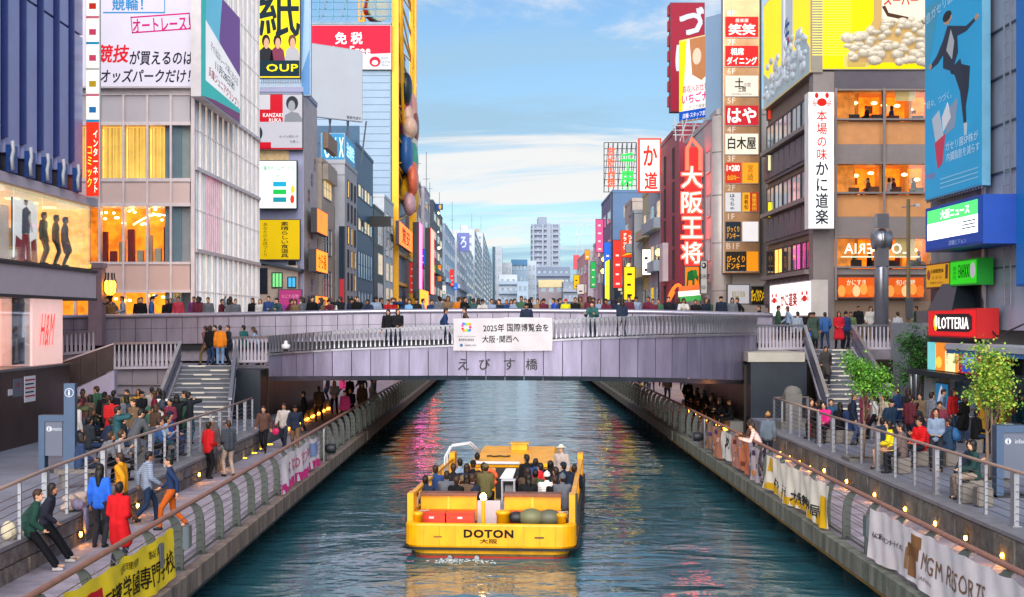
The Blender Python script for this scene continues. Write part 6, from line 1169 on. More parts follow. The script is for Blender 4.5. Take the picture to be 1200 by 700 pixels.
# round steel clock pillar and lamp pole in the street
o = empty('clock_pillar', (gx(1033, 63.5), 63.5, 4.7), 0, 'brushed steel pillar with round drum head before the restaurant', 'pillar'); ks = 63.5 / FPX
obj('shaft', MB().lathe([(.32, 0), (.32, 3.4), (.3, 3.5)], seg=20).mesh(STEELW, True), o); q = obj('drum', MB().lathe([(.3, -.42), (.46, -.4), (.46, .4), (.3, .42)], (0, 0, gz(281, 63.5) - 4.7), 24, 'x').mesh(STEELW, True), o); obj('ring', MB().lathe([(.47, -.1), (.5, -.08), (.5, .08), (.47, .1)], (0, 0, gz(281, 63.5) - 4.7), 24, 'x').mesh(METAL, True), q)
obj('neck', MB().box(-.27, .27, -.27, .27, 3.51, gz(290, 63.5) - 4.7).mesh(STEELW), o); obj('head_block', MB().box(-.27, .27, -.27, .27, gz(268, 63.5) - 4.7, gz(251, 63.5) - 4.7).mesh(STEELW), o)
o = empty('lamp_pole', (gx(1064.5, 62), 62, 4.6), 0, 'thin bronze pole with small camera arms before the restaurant', 'pole'); obj('shaft', MB().lathe([(.1, 0), (.085, 6.6)], seg=10).mesh(M('#8a7a5a', .4, .5)), o); z = gz(243, 62) - 4.6; obj('arm', MB().tube([(-.3, 0, z), (.35, 0, z + .1)], .03, 6).mesh(METAL), o); obj('camera_head', MB().box(.3, .48, -.1, .1, z + .02, z + .16).mesh(WHITEM), o); obj('box', MB().box(-.16, .16, -.22, -.1, 1.2, 2.1).mesh(METAL), o)
# ================================================================ right foreground building with stacked signs
XN = 15.95; CW = M('#8b8a8c', .75, var=.25, vs=.9, bump=.2, bs=10, streak=.3, name='stained_concrete'); GB = M('#a9b6cc', .5, .2, var=.12, vs=.6, name='blue_grey_panel')
o = empty('sign_clad_building', (XN + 5, 36, TZ), 0, 'grey concrete building carrying the burger sign and blue billboard', 'building'); g = Fc(o, RR(XN)); f = Fc(o, C(51.4))
g.box('wall', -51.4, -45.6, TZ, 27, -9, 0, CW); g.box('panel_wall', -45.59, -30, 5.4, 27, -9, -.1, GB)
for z in [7.4 + 1.55 * k for k in range(12)]: g.box('panel_joint', -45.58, -30, z, z + .05, -.099, -.04, M('#4a566a', .5))
for k in range(2): g.box('ladder_stile', -43.7 + k * .55 - .03, -43.7 + k * .55 + .03, 6.2, 27, .02, .06, ALU)
for k in range(44): g.box('ladder_rung', -43.66, -43.19, 6.4 + k * .45, 6.43 + k * .45, .03, .05, ALU)
g.part('drain_pipe', MB().tube([(-45.2, -.15, 5), (-45.2, -.15, 27)], .09, 8), METAL); g.part('cable', MB().tube([(-45.4, -.2, 6.9), (-44.8, -.3, 5.7), (-43.6, -.3, 5.2), (-41.5, -.25, 5.6)], .03, 5), DARKM)
g.box('plaster_strip', -51.3, -46.2, 7.0, 7.75, .003, .05, M('#b39d74', .7, var=.2, vs=2)); g.box('dark_panel', -51.2, -45.8, 4.7, 6.95, .003, .06, DARKP)
g.win(-50.2, -49.2, 6.05, 6.75, .06, fm=METAL, pm=GLASS, mull=0)
m = MB(); m.hexa([(-48.9, -.06, 6.05), (-46.2, -.06, 6.05), (-46.2, -.9, 6.05), (-48.9, -.9, 6.05)], [(-48.5, -.06, 7.0), (-46.8, -.06, 7.0), (-46.8, -.5, 7.0), (-48.5, -.5, 7.0)]); g.part('exhaust_hood', m, M('#2a333c', .4, .5))
# ground floor shop front
g.box('shop_fascia', -51.3, -45.7, 3.72, 3.9, .003, .9, DARKP)
for k in range(3): g.box('shop_glass', -49.2 + k * 1.5, -47.76 + k * 1.5, TZ, 3.7, .003, .04, M('#5d7a92', .15, var=.15, spec=.8))
g.box('shop_post', -49.32, -49.22, TZ, 3.7, .003, .1, M('#a88a4a', .5)); g.box('wall_unit', -51.2, -50.3, 2.6, 3.6, .003, .3, M('#9aa09c', .5)); g.box('blue_awning_edge', -45.5, -30, 4.62, 4.75, -.05, 1.3, M('#1f6ab0', .4)); g.box('awning_top', -45.5, -30, 4.76, 4.95, -.05, 1.35, M('#aeb4bc', .5)); g.box('shop_dark_glass', -44.1, -30, TZ, 4.6, -.3, -.1, glass_mat('#12343a')); g.box('yellow_pier', -45.5, -44.4, TZ, 4.6, -.3, .25, M('#c8901c', .5, em=.1, var=.1))
g.part('oval_badge', MB().lathe([(.3, 0), (.3, .03)], seg=18, axis='y'), M('#6a7488', .4)).location = g.loc + Vector((-.27, 45.0, 3.45)); 
bd = RR(XN)
def rs(label, px0, px1, pt, pb, ref, col, em, texts, **k): return sign(label, bd, px0, px1, pt, pb, ref, col, em, texts, **k)
def YM(y): return .19 + (y - .24) * .73
t = rs('tall blue billboard with leaping man in dark suit', 1083.5, 1150, -70, 236, 1083.5, '#1f94c8', .55, (('息ガセリ菌', .28, .70, .5, .04, '#d4ecf6', dict(rot=R(4))), ('軽々、つづく。', .28, .36, .46, .03, '#d4ecf6'), ('ガセリ菌SP株が', .68, .175, .55, .032, '#e4f2fa'), ('内臓脂肪を減らす', .70, .135, .55, .032, '#e4f2fa'), ('megu', .12, .085, .16, .025, '#e0507a')), th=.3, n=.15, edge='#6aa8c8', bord=.05)
SU = '#22304a'
for pts, c_, z_ in (([(.36, .62), (.52, .58), (.62, .66), (.60, .79), (.44, .82), (.36, .76)], SU, .012), ([(.42, .70), (.52, .64), (.56, .72), (.50, .79)], '#c8d0d8', .016), ([(.36, .76), (.24, .70), (.12, .67), (.12, .65), (.26, .66), (.40, .70)], SU, .013), ([(.60, .79), (.76, .76), (.92, .775), (.92, .76), (.76, .735), (.58, .74)], SU, .013), (circ(.12, .665, .03, .014), '#d8a88a', .017), (circ(.93, .77, .03, .014), '#d8a88a', .017), (circ(.44, .855, .065, .03), '#d8a88a', .016), (circ(.43, .868, .075, .026), '#1a1414', .017),
                    ([(.48, .60), (.64, .60), (.82, .56), (.80, .46), (.74, .36), (.70, .36), (.72, .46), (.70, .53), (.5, .57)], '#1c2840', .011), ([(.52, .60), (.66, .62), (.74, .50), (.76, .30), (.72, .30), (.66, .46)], SU, .0125), ([(.72, .30), (.77, .30), (.76, .24), (.73, .24)], '#e4e8ec', .014), ([(.02, .985), (.3, .985), (.1, .7), (.02, .6)], '#4ab4dc', .007)): t.fp([(a_, YM(b_)) for a_, b_ in pts], c_, .22, z=z_)
for i, (cx, cy, a) in enumerate(((.28, .33, 0), (.5, .36, 0))): t.fp([(a_, YM(b_)) for a_, b_ in ([(cx - .13, cy + .06), (cx + .0, cy + .09), (cx + .1, cy - .08), (cx - .03, cy - .12)] if i == 0 else [(cx - .02, cy + .05), (cx + .12, cy + .08), (cx + .06, cy - .06), (cx - .1, cy - .08)])], ('#b8c4d4', '#8a9ab4')[i], .4, z=.012); 
t.fp([(.2, .205), (.4, .225), (.34, .12), (.26, .105)], '#c83a5a', .4, z=.016); t.fp([(.36, .235), (.5, .275), (.44, .335), (.34, .29)], '#d8dce4', .4, z=.017)
for k in range(3): t.fb(.3, .95, .03 + k * .016, .034 + k * .016, '#a8d8ec')
for k in range(22): t.box('lacing_eyelet', *(lambda d: (d[0] + (d[1] - d[0]) * (k + .3) / 22, d[0] + (d[1] - d[0]) * (k + .55) / 22, d[2] - .08, d[2] - .002, d[4] - .1, d[4] - .05))(t.dim), METAL)
t = rs('blue cased video screen with green news title strip', 1084, 1151, 245, 296, 1084, '#1a4fb4', .35, (('大阪ニュース', .55, .77, .5, .2, '#f4fff4', dict(bold=.05, em=1.6)), ('戎橋ビジョン', .6, .12, .3, .11, '#c8dcf8')), th=1.3, n=.1, edge='#184aa8')
t.fb(.05, .93, .25, .62, '#ffffff', 2.0, 'screen_lower', z=.006); t.fb(.05, .93, .625, .92, '#4ad86a', 1.3, 'screen_upper', z=.006)
for k in range(3): t.fb(.68, .9, .5 - k * .07, .53 - k * .07, '#6a7a9a', z=.009)
t = rs('amber notice sign with dark characters left of the green sign', 1085, 1112.5, 310, 339, 1085, '#e0a018', .55, (('石頭楼整体', .5, .68, .55, .16, '#3a2410', dict(bold=.02)), ('1F･2F･3F', .5, .42, .4, .1, '#5a2a10'), ('営業中10:00〜', .5, .22, .6, .1, '#3a2410')), th=.12, n=.15, edge='#7a3a1c')
t.fp(circ(.13, .55, .07, .2), '#9a4a3a', .3); t.fp([(.84, .35), (.93, .35), (.95, .9), (.85, .9)], '#5a3a3a', .3)
t = rs('bright green sign with dark scrawled lettering and lilac oval', 1113, 1144.5, 306, 336, 1113, '#2ae01c', .6, (('EAHXXI', .55, .55, .4, .5, '#0c3a1c', dict(bold=.02)), ('整体院', .2, .5, .14, .5, '#1a7a2c', dict(vert=True))), th=.55, n=.05, edge='#12a02c')
t.fp(circ(.86, .55, .085, .3), '#d4c4d8', .5)
t = rs('red burger shop sign with white lettering and flame mark', 1087.5, 1143.5, 362.5, 394.5, 1087.5, '#d81c20', .8, (), th=.75, n=.1, edge='#c01418', bord=.05)
t.fp([(.12, .28), (.2, .2), (.86, .2), (.93, .3), (.93, .72), (.86, .82), (.2, .82), (.12, .72)], '#3a2a30', .15, z=.01); t.text('LOTTERIA', *(lambda d: (d[0] + (d[1] - d[0]) * .565, d[2] + (d[3] - d[2]) * .5, (d[1] - d[0]) * .62, (d[3] - d[2]) * .4, d[4] + .03))(t.dim), E('#fff6f2', 1.8, False), bold=.008); t.fp(circ(.18, .5, .045, .28), '#ffb01c', 1.2, z=.014); t.fp(circ(.195, .56, .028, .2), '#f8f0e8', 1.2, z=.018)
t = rs('row of lit menu posters in cyan, orange and crimson', 1086.5, 1150, 400.5, 433, 1086.5, '#f4c8a0', .85, (('冬の', .42, .82, .16, .16, '#7a2a10', dict(bold=.03)), ('すき焼きバーガー', .40, .5, .05, .5, '#4a3a10', dict(vert=True)), ('新発売', .56, .5, .05, .4, '#4a3a10', dict(vert=True)), ('タピオカ祭', .8, .86, .3, .12, '#f4e0e4', dict(bold=.03)), ('黒糖ミルク', .8, .7, .3, .1, '#2a1a3a', dict(bold=.02))), th=.12, n=.5)
t.fb(.01, .17, .01, .99, '#7ad4d8', .7, z=.004); t.fb(.18, .6, .01, .99, '#f08a2a', .8, z=.004); t.fb(.36, .55, .02, .7, '#fce8b0', .9, z=.005); t.fb(.61, .985, .01, .99, '#b81c34', .6, z=.004); t.fp(circ(.8, .4, .14, .28), '#8ab0e0', .6, z=.006); t.fb(.68, .92, .06, .36, '#2a5ac8', .6, z=.008); t.fp(circ(.24, .3, .06, .2), '#f8c84a', .9, z=.006)
sign('tall blue sign at the right picture edge', bd, 1190, 1230, -60, 336, 1190, '#1f6ec0', .35, (), th=.3, n=.05, edge='#1860b0').fp([(.55, .3), (.99, .45), (.99, .75), (.7, .6)], '#c4e0f4', .5)
t = sign('soft ice cream poster on blue ground by shop glass', bd, 1096, 1111, 447, 500, 1096, '#2a8ac4', .35, (), th=.06, n=.35)
t.fp([(.3, .06), (.6, .06), (.72, .36), (.22, .36)], '#d89a3a', .4); t.fp([(.14, .36), (.82, .36), (.76, .6), (.6, .84), (.48, .94), (.36, .84), (.2, .6)], '#d8d4e0', .5)
sign('small blue and pink poster on shop glass', bd, 1119, 1130, 467, 488, 1119, '#3aa0d0', .4, (), th=.03, n=.06).fp(circ(.5, .35, .35, .25), '#d84a7a', .5)
t = sign('white framed stand with red product pictures beside the stair', C(50.6), 1062, 1085, 470, 505, 1070, '#d4d0d4', .3, (), th=.1, n=0, name='menu_stand'); t.fp(circ(.65, .55, .2, .2), '#c81c2c', .4); t.fb(.1, .9, .05, .3, '#b82a30', .3)
# grey service shed and plaster wall between restaurant and burger building
o, g, f = bld('low grey service shed with meter boxes beside the burger building', 16.6, 22, 54.5, 59, 5.6, M('#8b8e98', .6, var=.12), z0=TZ, cap=False); f.box('meter_box', 16.9, 17.35, 4.7, 5.4, .003, .25, METAL); f.box('meter_box', 17.5, 17.9, 4.2, 4.9, .003, .25, DARKM); f.box('vent_hood', 16.8, 17.9, 5.61, 6.1, -1.5, .1, METAL); f.box('brown_shutter', 16.7, 18.4, TZ + .02, 3.6, .004, .05, M('#4f3d34', .6, var=.15))
for k, px in enumerate((1068, 1074)): o = empty('bollard_post', (gx(px, 51.5 + k), 51.5 + k, TZ), 0, 'tall plain grey post beside the stair foot, %s' % ('left' if k == 0 else 'right'), 'post'); obj('shaft', MB().lathe([(.09, 0), (.09, 2.1 - .1 * k), (.07, 2.14 - .1 * k)], seg=12).mesh(METAL, True), o); obj('base_plate', MB().lathe([(.16, 0), (.16, .03)], seg=12).mesh(METAL), o)
o = empty('stone_lantern_box', (gx(931, 50), 50.4, TZ), 0, 'grey stepped stone marker at the terrace corner by the bridge', 'marker'); obj('plinth', MB().box(-.5, .5, -.5, .5, 0, .3).mesh(CONC), o); obj('shaft', MB().box(-.3, .3, -.3, .3, .302, 1.3).mesh(CONC), o); obj('rounded_top', MB().lathe([(.3, -.28), (.3, .28)], (0, 0, 1.3), 16, 'y').mesh(CONC, True), o)
# information boards
IB = M('#3d5370', .45, .2, var=.1, name='info_blue'); IG = M('#5a6172', .5, .2, var=.08)
def info(label, x0, x1, y, zt, ztb, post=None, tcol='#d8dce8'):
    o = empty('information_board', ((x0 + x1) / 2, y, TZ), 0, label, 'sign', 'information boards'); a, b = x0 - (x0 + x1) / 2, x1 - (x0 + x1) / 2
    obj('frame', MB().box(a, a + .16, 0, .3, 0, ztb).box(a + .16, b, 0, .3, ztb - .16, ztb).box(b - .05, b, .05, .3, 0, ztb - .17).mesh(IB), o); q = obj('board', MB().box(a + .165, b - .055, .03, .25, .45, ztb - .165).mesh(IG), o)
    w_ = b - a; letters('information', a + w_ * .64, ztb - .36, w_ * .5, .1, .026, E(tcol, .6, False), q); obj('ring_mark', MB().lathe([(.07, .026 - .03), (.07, 0.0)], (a + .27, .028, ztb - .36), 14, 'y').mesh(E(tcol, .5, False)), q); letters('i', a + .27, ztb - .36, .03, .1, .018, INK('#3a4458'), q, bold=.03)
    obj('foot', MB().box(a, b, -.05, .35, -.0, .05).mesh(DARKM), o)
    if post: p = obj('tall_post', MB().box(b + .0, b + post[0], -.02, .2, 0, zt).mesh(IB), o); obj('ring_mark', MB().lathe([(.12, 0), (.12, .01)], (b + post[0] / 2, -.02, zt - .24), 18, 'y').mesh(E(tcol, .5, False)), p); obj('ring_inner', MB().lathe([(.1, 0.01), (.1, .016)], (b + post[0] / 2, -.02, zt - .24), 18, 'y').mesh(IB), p); letters('i', b + post[0] / 2, zt - .24, .05, .15, -.045, E(tcol, .6, False), p, bold=.04)
info('blue grey information board with tall round marked post on left terrace', gx(45, 36), gx(75, 36), 36, 2.36, 1.52, (.29, 0))
info('blue grey information board at right edge of the right terrace', gx(1168, 31), gx(1225, 31), 31, 2, 1.64)
# ================================================================ trees
def tree(name, label, loc, h, crown, nleaf, seed, leafc, trunk_r=.045, lean=0, stems=1, cat='tree'):
    r = random.Random(seed); o = empty(name, loc, 0, label, cat); cx, cy, cz_, rx, rz_ = crown
    TM = M('#7a6452', .85, var=.25, vs=8, bump=.6, bs=40, name='bark'); t = MB(); tips = []
    for s_ in range(stems):
        b0 = Vector(((s_ - (stems - 1) / 2) * .12, 0, 0)); top = Vector((cx + (s_ - (stems - 1) / 2) * .2, cy, cz_ + rz_ * .5)); pts = [b0.lerp(top, q) + Vector((math.sin(q * 5 + s_) * .03, 0, 0)) for q in (0, .2, .4, .6, .8, 1)]
        t.tube(pts, [trunk_r * (1 - .75 * q) for q in (0, .2, .4, .6, .8, 1)], 8)
        for k in range(9):
            a = r.random() * 6.28; st = pts[2 + k % 4]; e = Vector((cx + math.cos(a) * rx * (.45 + .5 * r.random()), cy + math.sin(a) * rx * (.45 + .5 * r.random()), cz_ + rz_ * (r.random() * 1.5 - .7))); mid = st.lerp(e, .5) + Vector((0, 0, -.05)); t.tube([st, mid, e], [trunk_r * .4, trunk_r * .25, .006], 5); tips.append(e)
            for _ in range(2): e2 = e + Vector((r.gauss(0, .18) * rx * 1.6, r.gauss(0, .18) * rx * 1.6, r.gauss(0, .14) * rz_ * 1.6)); t.tube([mid, e2], [.012, .004], 4); tips.append(e2)
    obj('trunk', t.mesh(TM, True), o)
    lm = [M(c_, .5, var=.3, vs=9, spec=.4, name='leaf') for c_ in leafc]; m = MB()
    for k in range(int(nleaf * 1.5)):
        c_ = r.choice(tips); p = c_ + Vector((r.gauss(0, .11), r.gauss(0, .11), r.gauss(0, .09))) * (1 + rx * .5); L_ = r.uniform(.06, .105); d = Vector((r.gauss(0, 1), r.gauss(0, 1), r.gauss(-.3, .6))).normalized(); sd = d.cross(Vector((r.gauss(0, 1), r.gauss(0, 1), r.gauss(0, 1)))).normalized() * L_ * .36; nv = d.cross(sd).normalized() * L_ * .12
        m.m = r.choice(range(len(lm))); m.quad(p, p + d * L_ * .5 + sd + nv, p + d * L_, p + d * L_ * .5 - sd + nv)
    tag(obj('crown', m.mesh(lm), o)); return o
GR = ('#3f7a1c', '#5a9a2a', '#2c5a18', '#78ae38'); GY = ('#6a9a2c', '#93b43a', '#4a7a20', '#b4b84a')
tree('street_tree', 'slim young tree with bright green crown before the right stair', (gx(1011, 39.2), 39.2, TZ), 3, (.04, 0, 2.45, .55, .6), 2200, 1, GR, .05)
tree('street_tree', 'small yellow green tree with amber lit stem behind right railing', (gx(1159, 34), 34, TZ), 3.2, (.0, 0, 2.5, .42, .8), 2300, 2, GY, .055, stems=2)
tree('landing_shrub', 'tall dark green bush below the landing fence beside the burger sign', (gx(1066, 55), 54.0, TZ), 3.4, (0, 0, 2.5, .7, 1.1), 3600, 3, ('#24501e', '#356a2a', '#1a3c16', '#4a8236'), .05, stems=3)
for i, (px, py) in enumerate(((1011, 541), (1159, 566))):
    x, y, z = (gx(px, (39.2, 34)[i]), (39.2, 34)[i], TZ); o = empty('tree_grate', (x, y, TZ + .002), 0, 'square planting patch at foot of the %s tree' % ('bright green' if i == 0 else 'yellow green'), 'planter'); obj('kerb', MB().box(-.5, .5, -.5, -.42, 0, .1).box(-.5, .5, .42, .5, 0, .1).box(-.5, -.42, -.42, .42, 0, .1).box(.42, .5, -.42, .42, 0, .1).mesh(CONC), o); obj('soil', MB().box(-.419, .419, -.419, .419, 0, .06).mesh(M('#3a2e26', .9, var=.3, vs=9, bump=.8, bs=30)), o)
# stone cube seats, cafe tables
SEAT = M('#77706a', .7, var=.15, vs=3, bump=.2); SEATS = []
def cube_seat(x, y, z, label): o = empty('stone_stool', (x, y, z), 0, label, 'seat', 'stone cube seats'); b = bmesh.new(); bmesh.ops.create_cube(b, size=1); bmesh.ops.scale(b, vec=(.34, .34, .42), verts=b.verts); bmesh.ops.bevel(b, geom=b.edges[:], offset=.025, segments=2, affect='EDGES'); bmesh.ops.translate(b, vec=(0, 0, .222), verts=b.verts); me = bpy.data.meshes.new('seat'); b.to_mesh(me); b.free(); me.materials.append(SEAT); obj('block', me, o)
for i, (px, py) in enumerate(((1133, 590), (1152, 594))): x, y, z = gnd(px, py, TZ); cube_seat(x, y, TZ, 'beige stone cube seat on right terrace, %s' % ('nearest the information board', 'right of the nearest seated pair', 'under the red jacket sitter', 'between red jacket and seated pair')[i])
for i, (px, py) in enumerate(((1188, 523), (1126, 512))):
    x, y, z = gnd(px, py, TZ); o = empty('cafe_table', (x, y, TZ), 0, ('white cafe table by the dark shop glass', 'white cafe table under the ice cream poster')[i], 'table', 'cafe tables'); obj('table_top', MB().box(-.4, .4, -.35, .35, .7, .74).mesh(WHITEM), o)
    for a in (-1, 1):
        for b in (-1, 1): obj('leg', MB().tube([(a * .36, b * .3, 0), (a * .36, b * .3, .7)], .02, 6).mesh(WHITEM), o)
# CCTV dome on the slatted ramp
o = empty('security_camera', (gx(336, 52.9), 52.7, gz(409, 52.9)), 0, 'white dome security camera on the slatted ramp rail', 'camera'); obj('housing', MB().lathe([(.14, 0), (.17, .06), (.17, .16), (.08, .2), (.06, .3)], seg=14).mesh(WHITEM, True), o); obj('dome', MB().ell((0, 0, 0), (.11, .11, .08), 12, 8).mesh(DARKM), o); obj('bracket', MB().box(-.04, .04, -.02, .3, .26, .32).mesh(WHITEM), o)
# ================================================================ banners tied to the riverside railings
def banner(label, x, s, d0, d1, z0, z1, col, texts, seed, deco=None, crumple=.05):
    r = random.Random(seed); ph = [r.random() * 6 for _ in range(6)]; Lr = d1 - d0
    # u runs in reading direction: left bank is read from the boardwalk's water side -> seen by the camera from the water
    o = empty('railing_banner', (x, d0 if s > 0 else d1, z0), R(90) if s > 0 else R(-90), label, 'banner', 'banners on the riverside railings'); H_ = z1 - z0
    def fn(u, v):
        a = u * Lr; y = -.04 - crumple * (.55 * math.sin(a * 2.1 + ph[0] + v * 1.2) + .45 * math.sin(a * 4.7 + ph[1] - v * 2.2) + .3 * math.sin(a * 9.1 + ph[2] + v * 5)) * (1.15 - .5 * v) - .05 * (1 - v)
        sag = -.045 * abs(math.sin(a * 3.3 + ph[3])) * v; return (a, y, v * H_ + sag + .04 * math.sin(a * 1.6 + ph[4]) * (1 - v))
    def wp(x_, z_): p = fn(x_ / Lr, z_ / H_); return (p[0], p[1] - .014, p[2])
    cloth(int(Lr * 9), 9, fn, M(col, .65, var=.08, vs=2, bump=.15, bs=9, name='banner_cloth'), 'cloth', o)
    for t_, cx, cy, w_, h_, c_, k in texts: letters(t_, cx * Lr, cy * H_, w_ * Lr, h_ * H_, 0, INK(c_), o, warp=wp, **k)
    for (a, b, c_, d_, cc) in (deco or ()):
        m = MB(); n_ = 18; nv_ = 7
        for i in range(n_):
            for j in range(nv_):
                u0, u1, v0, v1 = (a + (b - a) * i / n_) * Lr, (a + (b - a) * (i + 1) / n_) * Lr, (c_ + (d_ - c_) * j / nv_) * H_, (c_ + (d_ - c_) * (j + 1) / nv_) * H_; m.quad(wp(u0, v0), wp(u1, v0), wp(u1, v1), wp(u0, v1))
        q = obj('printed_patch', m.mesh(INK(cc), True), o); q.location = (0, .003, 0)
    for k in range(int(Lr / .9)): obj('tie', MB().tube([wp(.3 + k * .9, H_), (.3 + k * .9, .06, H_ + .07)], .005, 4).mesh(METAL), o)
    return o, fn, wp, Lr, H_
banner('yellow school banner with black characters and red patch, left railing', -6.08, 1, 14.5, 24.7, 1.13, 2.0, '#ffd21a', (('専門学校', .885, .38, .2, .44, '#1c1a12', dict(bold=.01)), ('武蔵学園', .675, .40, .2, .46, '#1c1a12', dict(bold=.01)), ('調理師', .72, .8, .1, .15, '#3a3418', {}), ('製菓科', .88, .78, .1, .16, '#3a3418', {}), ('願書受付中', .515, .46, .09, .4, '#f4e8e4', dict(bold=.03))), 1, [(.46, .57, .14, .78, '#d8202c'), (.36, .42, .1, .9, '#d8d4cc')], .045)
banner('white and pink festival banner with swirl print, left railing', -6.05, 1, 36.3, 43.2, 1.12, 2.08, '#e4d8e0', (('なにわ', .3, .6, .3, .4, '#d85a8a', dict(bold=.01)), ('まつり', .62, .62, .28, .4, '#e07a9a', dict(bold=.01))), 2, [(0, 1, .0, .26, '#d83a86'), (.78, .97, .4, .86, '#8a9ac8')], .06)
banner('crumpled white resort banner with brown lettering and lion patch, right railing', 7.2, -1, 18.6, 26.8, 1.12, 2.08, '#e0d6da', (('MGM RESORTS', .60, .52, .39, .32, '#7a5a44', {}), ('心に新しいエンターテイメント', .155, .52, .25, .12, '#4a4448', dict(bold=.01)), ('JAPAN', .44, .2, .08, .09, '#7a6a60', {})), 3, [(.33, .372, .1, .5, '#8a6242'), (.318, .385, .46, .72, '#7a5438'), (.342, .392, .7, .93, '#8a6242'), (.308, .328, .2, .62, '#9a7250')], .05)
bo = banner('white and gold banner with black lettering, right railing', 7.2, -1, 30.4, 37.6, 1.1, 2.06, '#e4dccf', (('大阪観光局', .68, .28, .42, .3, '#2a2a2a', dict(bold=.03)), ('ようこそ', .28, .32, .3, .22, '#2a2a2a', dict(bold=.02))), 4, [(0.02, .98, .02, .22, '#d8a81c'), (.9, .99, .0, .7, '#e0b01c'), (.06, .12, .55, .95, '#d8a81c')], .07)
cols = (('#b8aab4', 'pale lilac'), ('#b86a4a', 'rust and peach'), ('#a8746a', 'brown rose'), ('#c4c0bc', 'white calligraphy'), ('#a06a54', 'copper brown'), ('#8a6a58', 'umber'))
for i, (c_, nm) in enumerate(cols):
    d0 = 38.4 + i * 1.75; banner('%s cloth panel among hung cloths, right railing' % nm, 7.2, -1, d0, d0 + 1.55, 1.1 + .08 * (i % 2), 2.08, c_, ((('平', .5, .5, .5, .6, '#1c1a1a', dict(bold=.05)),) if i == 3 else ()), 10 + i, [(.1 + .2 * (k % 3), .3 + .2 * (k % 3), .15 + .2 * k, .3 + .2 * k, ('#d88a4a', '#6a3a2a', '#c8a090', '#4a3a5a')[(k + i) % 4]) for k in range(4)] if i != 3 else None, .09)
for i, (x, d, rz) in enumerate(((-6.3, 45.6, 90), (7.45, 50.2, -90))):
    o = empty('steel_spotlight', (x, d, DZ + .013), R(rz), 'black spotlight on steel bracket by the %s railing' % ('left' if i == 0 else 'right'), 'lamp'); obj('bracket', MB().box(-.3, .3, -.25, -.2, 0, 1.1).mesh(METAL), o); obj('lamp_head', MB().lathe([(.1, -.18), (.16, -.1), (.17, .14), (.15, .16)], (0, -.42, .42), 14, 'y').mesh(DARKM, True), o); obj('lamp_arm', MB().tube([(0, -.2, .42), (0, -.3, .42)], .04, 6).mesh(DARKM), o)
for i, (d, w_) in enumerate(((23.6, .3), (25.7, .28), (27.0, .3))):
    s_ = -1 if i < 2 else 1; x = -6.02 if i < 2 else 7.14; o = empty('junction_box', (x, d, DZ + .45), 0, 'grey steel box on %s railing post' % ('near left', 'second left', 'right')[i], 'box'); obj('case', MB().box(-.05, .05, -w_ / 2, w_ / 2, 0, .42).mesh(M('#5d6a70', .4, .4)), o); obj('lid', MB().box(.051 if i < 2 else -.065, .065 if i < 2 else -.051, -w_ / 2 + .02, w_ / 2 - .02, .02, .4).mesh(M('#6d7a80', .4, .4)), o)
# ================================================================ yellow sightseeing boat
BY = M('#e8a200', .38, 0, var=.22, vs=2.2, bump=.05, bs=5, streak=.5, name='boat_yellow', spec=.5); BR = M('#b8281a', .4, var=.1); BD = M('#15161a', .5); DECK = M('#8b8d96', .6, var=.12, vs=3); BROWN = M('#7a4a34', .5, var=.2, vs=8); REDB = M('#d0381c', .45, var=.05)
BOATX, BOATY, BOATR = -.42, 32.8, -4.3
bt = empty('tour_boat', (BOATX, BOATY, 0), R(BOATR), 'open yellow sightseeing boat full of passengers seen from the stern', 'boat')
def plan(sc, off=0):
    w_ = 2.08 * sc - off; p = []
    for i in range(7): a = R(180 + 90 * i / 6); p.append((-w_ + .42 + .42 * math.cos(a), off + .42 + .42 * math.sin(a)))
    for i in range(7): a = R(270 + 90 * i / 6); p.append((w_ - .42 + .42 * math.cos(a), off + .42 + .42 * math.sin(a)))
    p += [(w_, 4), (w_, 9.5), (w_ * .97, 11.5), (w_ * .82, 13.0), (w_ * .5, 14.2 - off), (-w_ * .5, 14.2 - off), (-w_ * .82, 13.0), (-w_ * .97, 11.5), (-w_, 9.5), (-w_, 4)]
    return p
def hull(name, levels, mat, closed_top=None):
    m = MB(); n = None
    for sc, off, z in levels:
        p = plan(sc, off); n = len(p); m.v += [(x, y, z) for x, y in p]
    for l in range(len(levels) - 1):
        for i in range(n): a, b = l * n + i, l * n + (i + 1) % n; m.f.append((a, b, b + n, a + n)); m.mi.append(0)
    if closed_top is not None: m.f.append(tuple(closed_top * n + i for i in range(n))); m.mi.append(0)
    return obj(name, m.mesh(mat, False), bt)
hull('hull_bottom', [(.9, .14, -.28), (.94, .1, .0), (.95, .09, .07)], BR); hull('hull_lower', [(.95, .09, .07), (.965, .07, .2)], BY)
hull('hull_side', [(.99, .02, .24), (1.0, 0, .3), (1.0, 0, .78), (.995, .01, .82), (.975, .05, .84), (.95, .1, .82), (.945, .11, .36)], BY)
hull('rub_strake', [(.965, .07, .19), (1.012, -.025, .2), (1.014, -.028, .25), (1.0, .0, .262)], BD); hull('deck', [(.944, .112, .3), (.944, .112, .36)], DECK, 1)
letters('DOTON', -.02, .60, 1.2, .2, -.012, INK('#1c1814'), bt, bold=.06, name='boat_name'); letters('大阪', -.02, .42, .42, .11, -.012, INK('#1c1814'), bt, bold=.02, thick=.012, name='boat_port')
for x, w_ in ((-1.25, .2), (1.2, .22)): obj('scupper', MB().box(x - w_ / 2, x + w_ / 2, -.012, .02, .5, .535).mesh(M('#8a5a1c' if x < 0 else '#2a2620', .5)), bt)
for x in (-.95, -.3): obj('exhaust_pipe', MB().tube([(x, .25, .02), (x, -.06, .02)], .06, 10).mesh(METAL), bt)
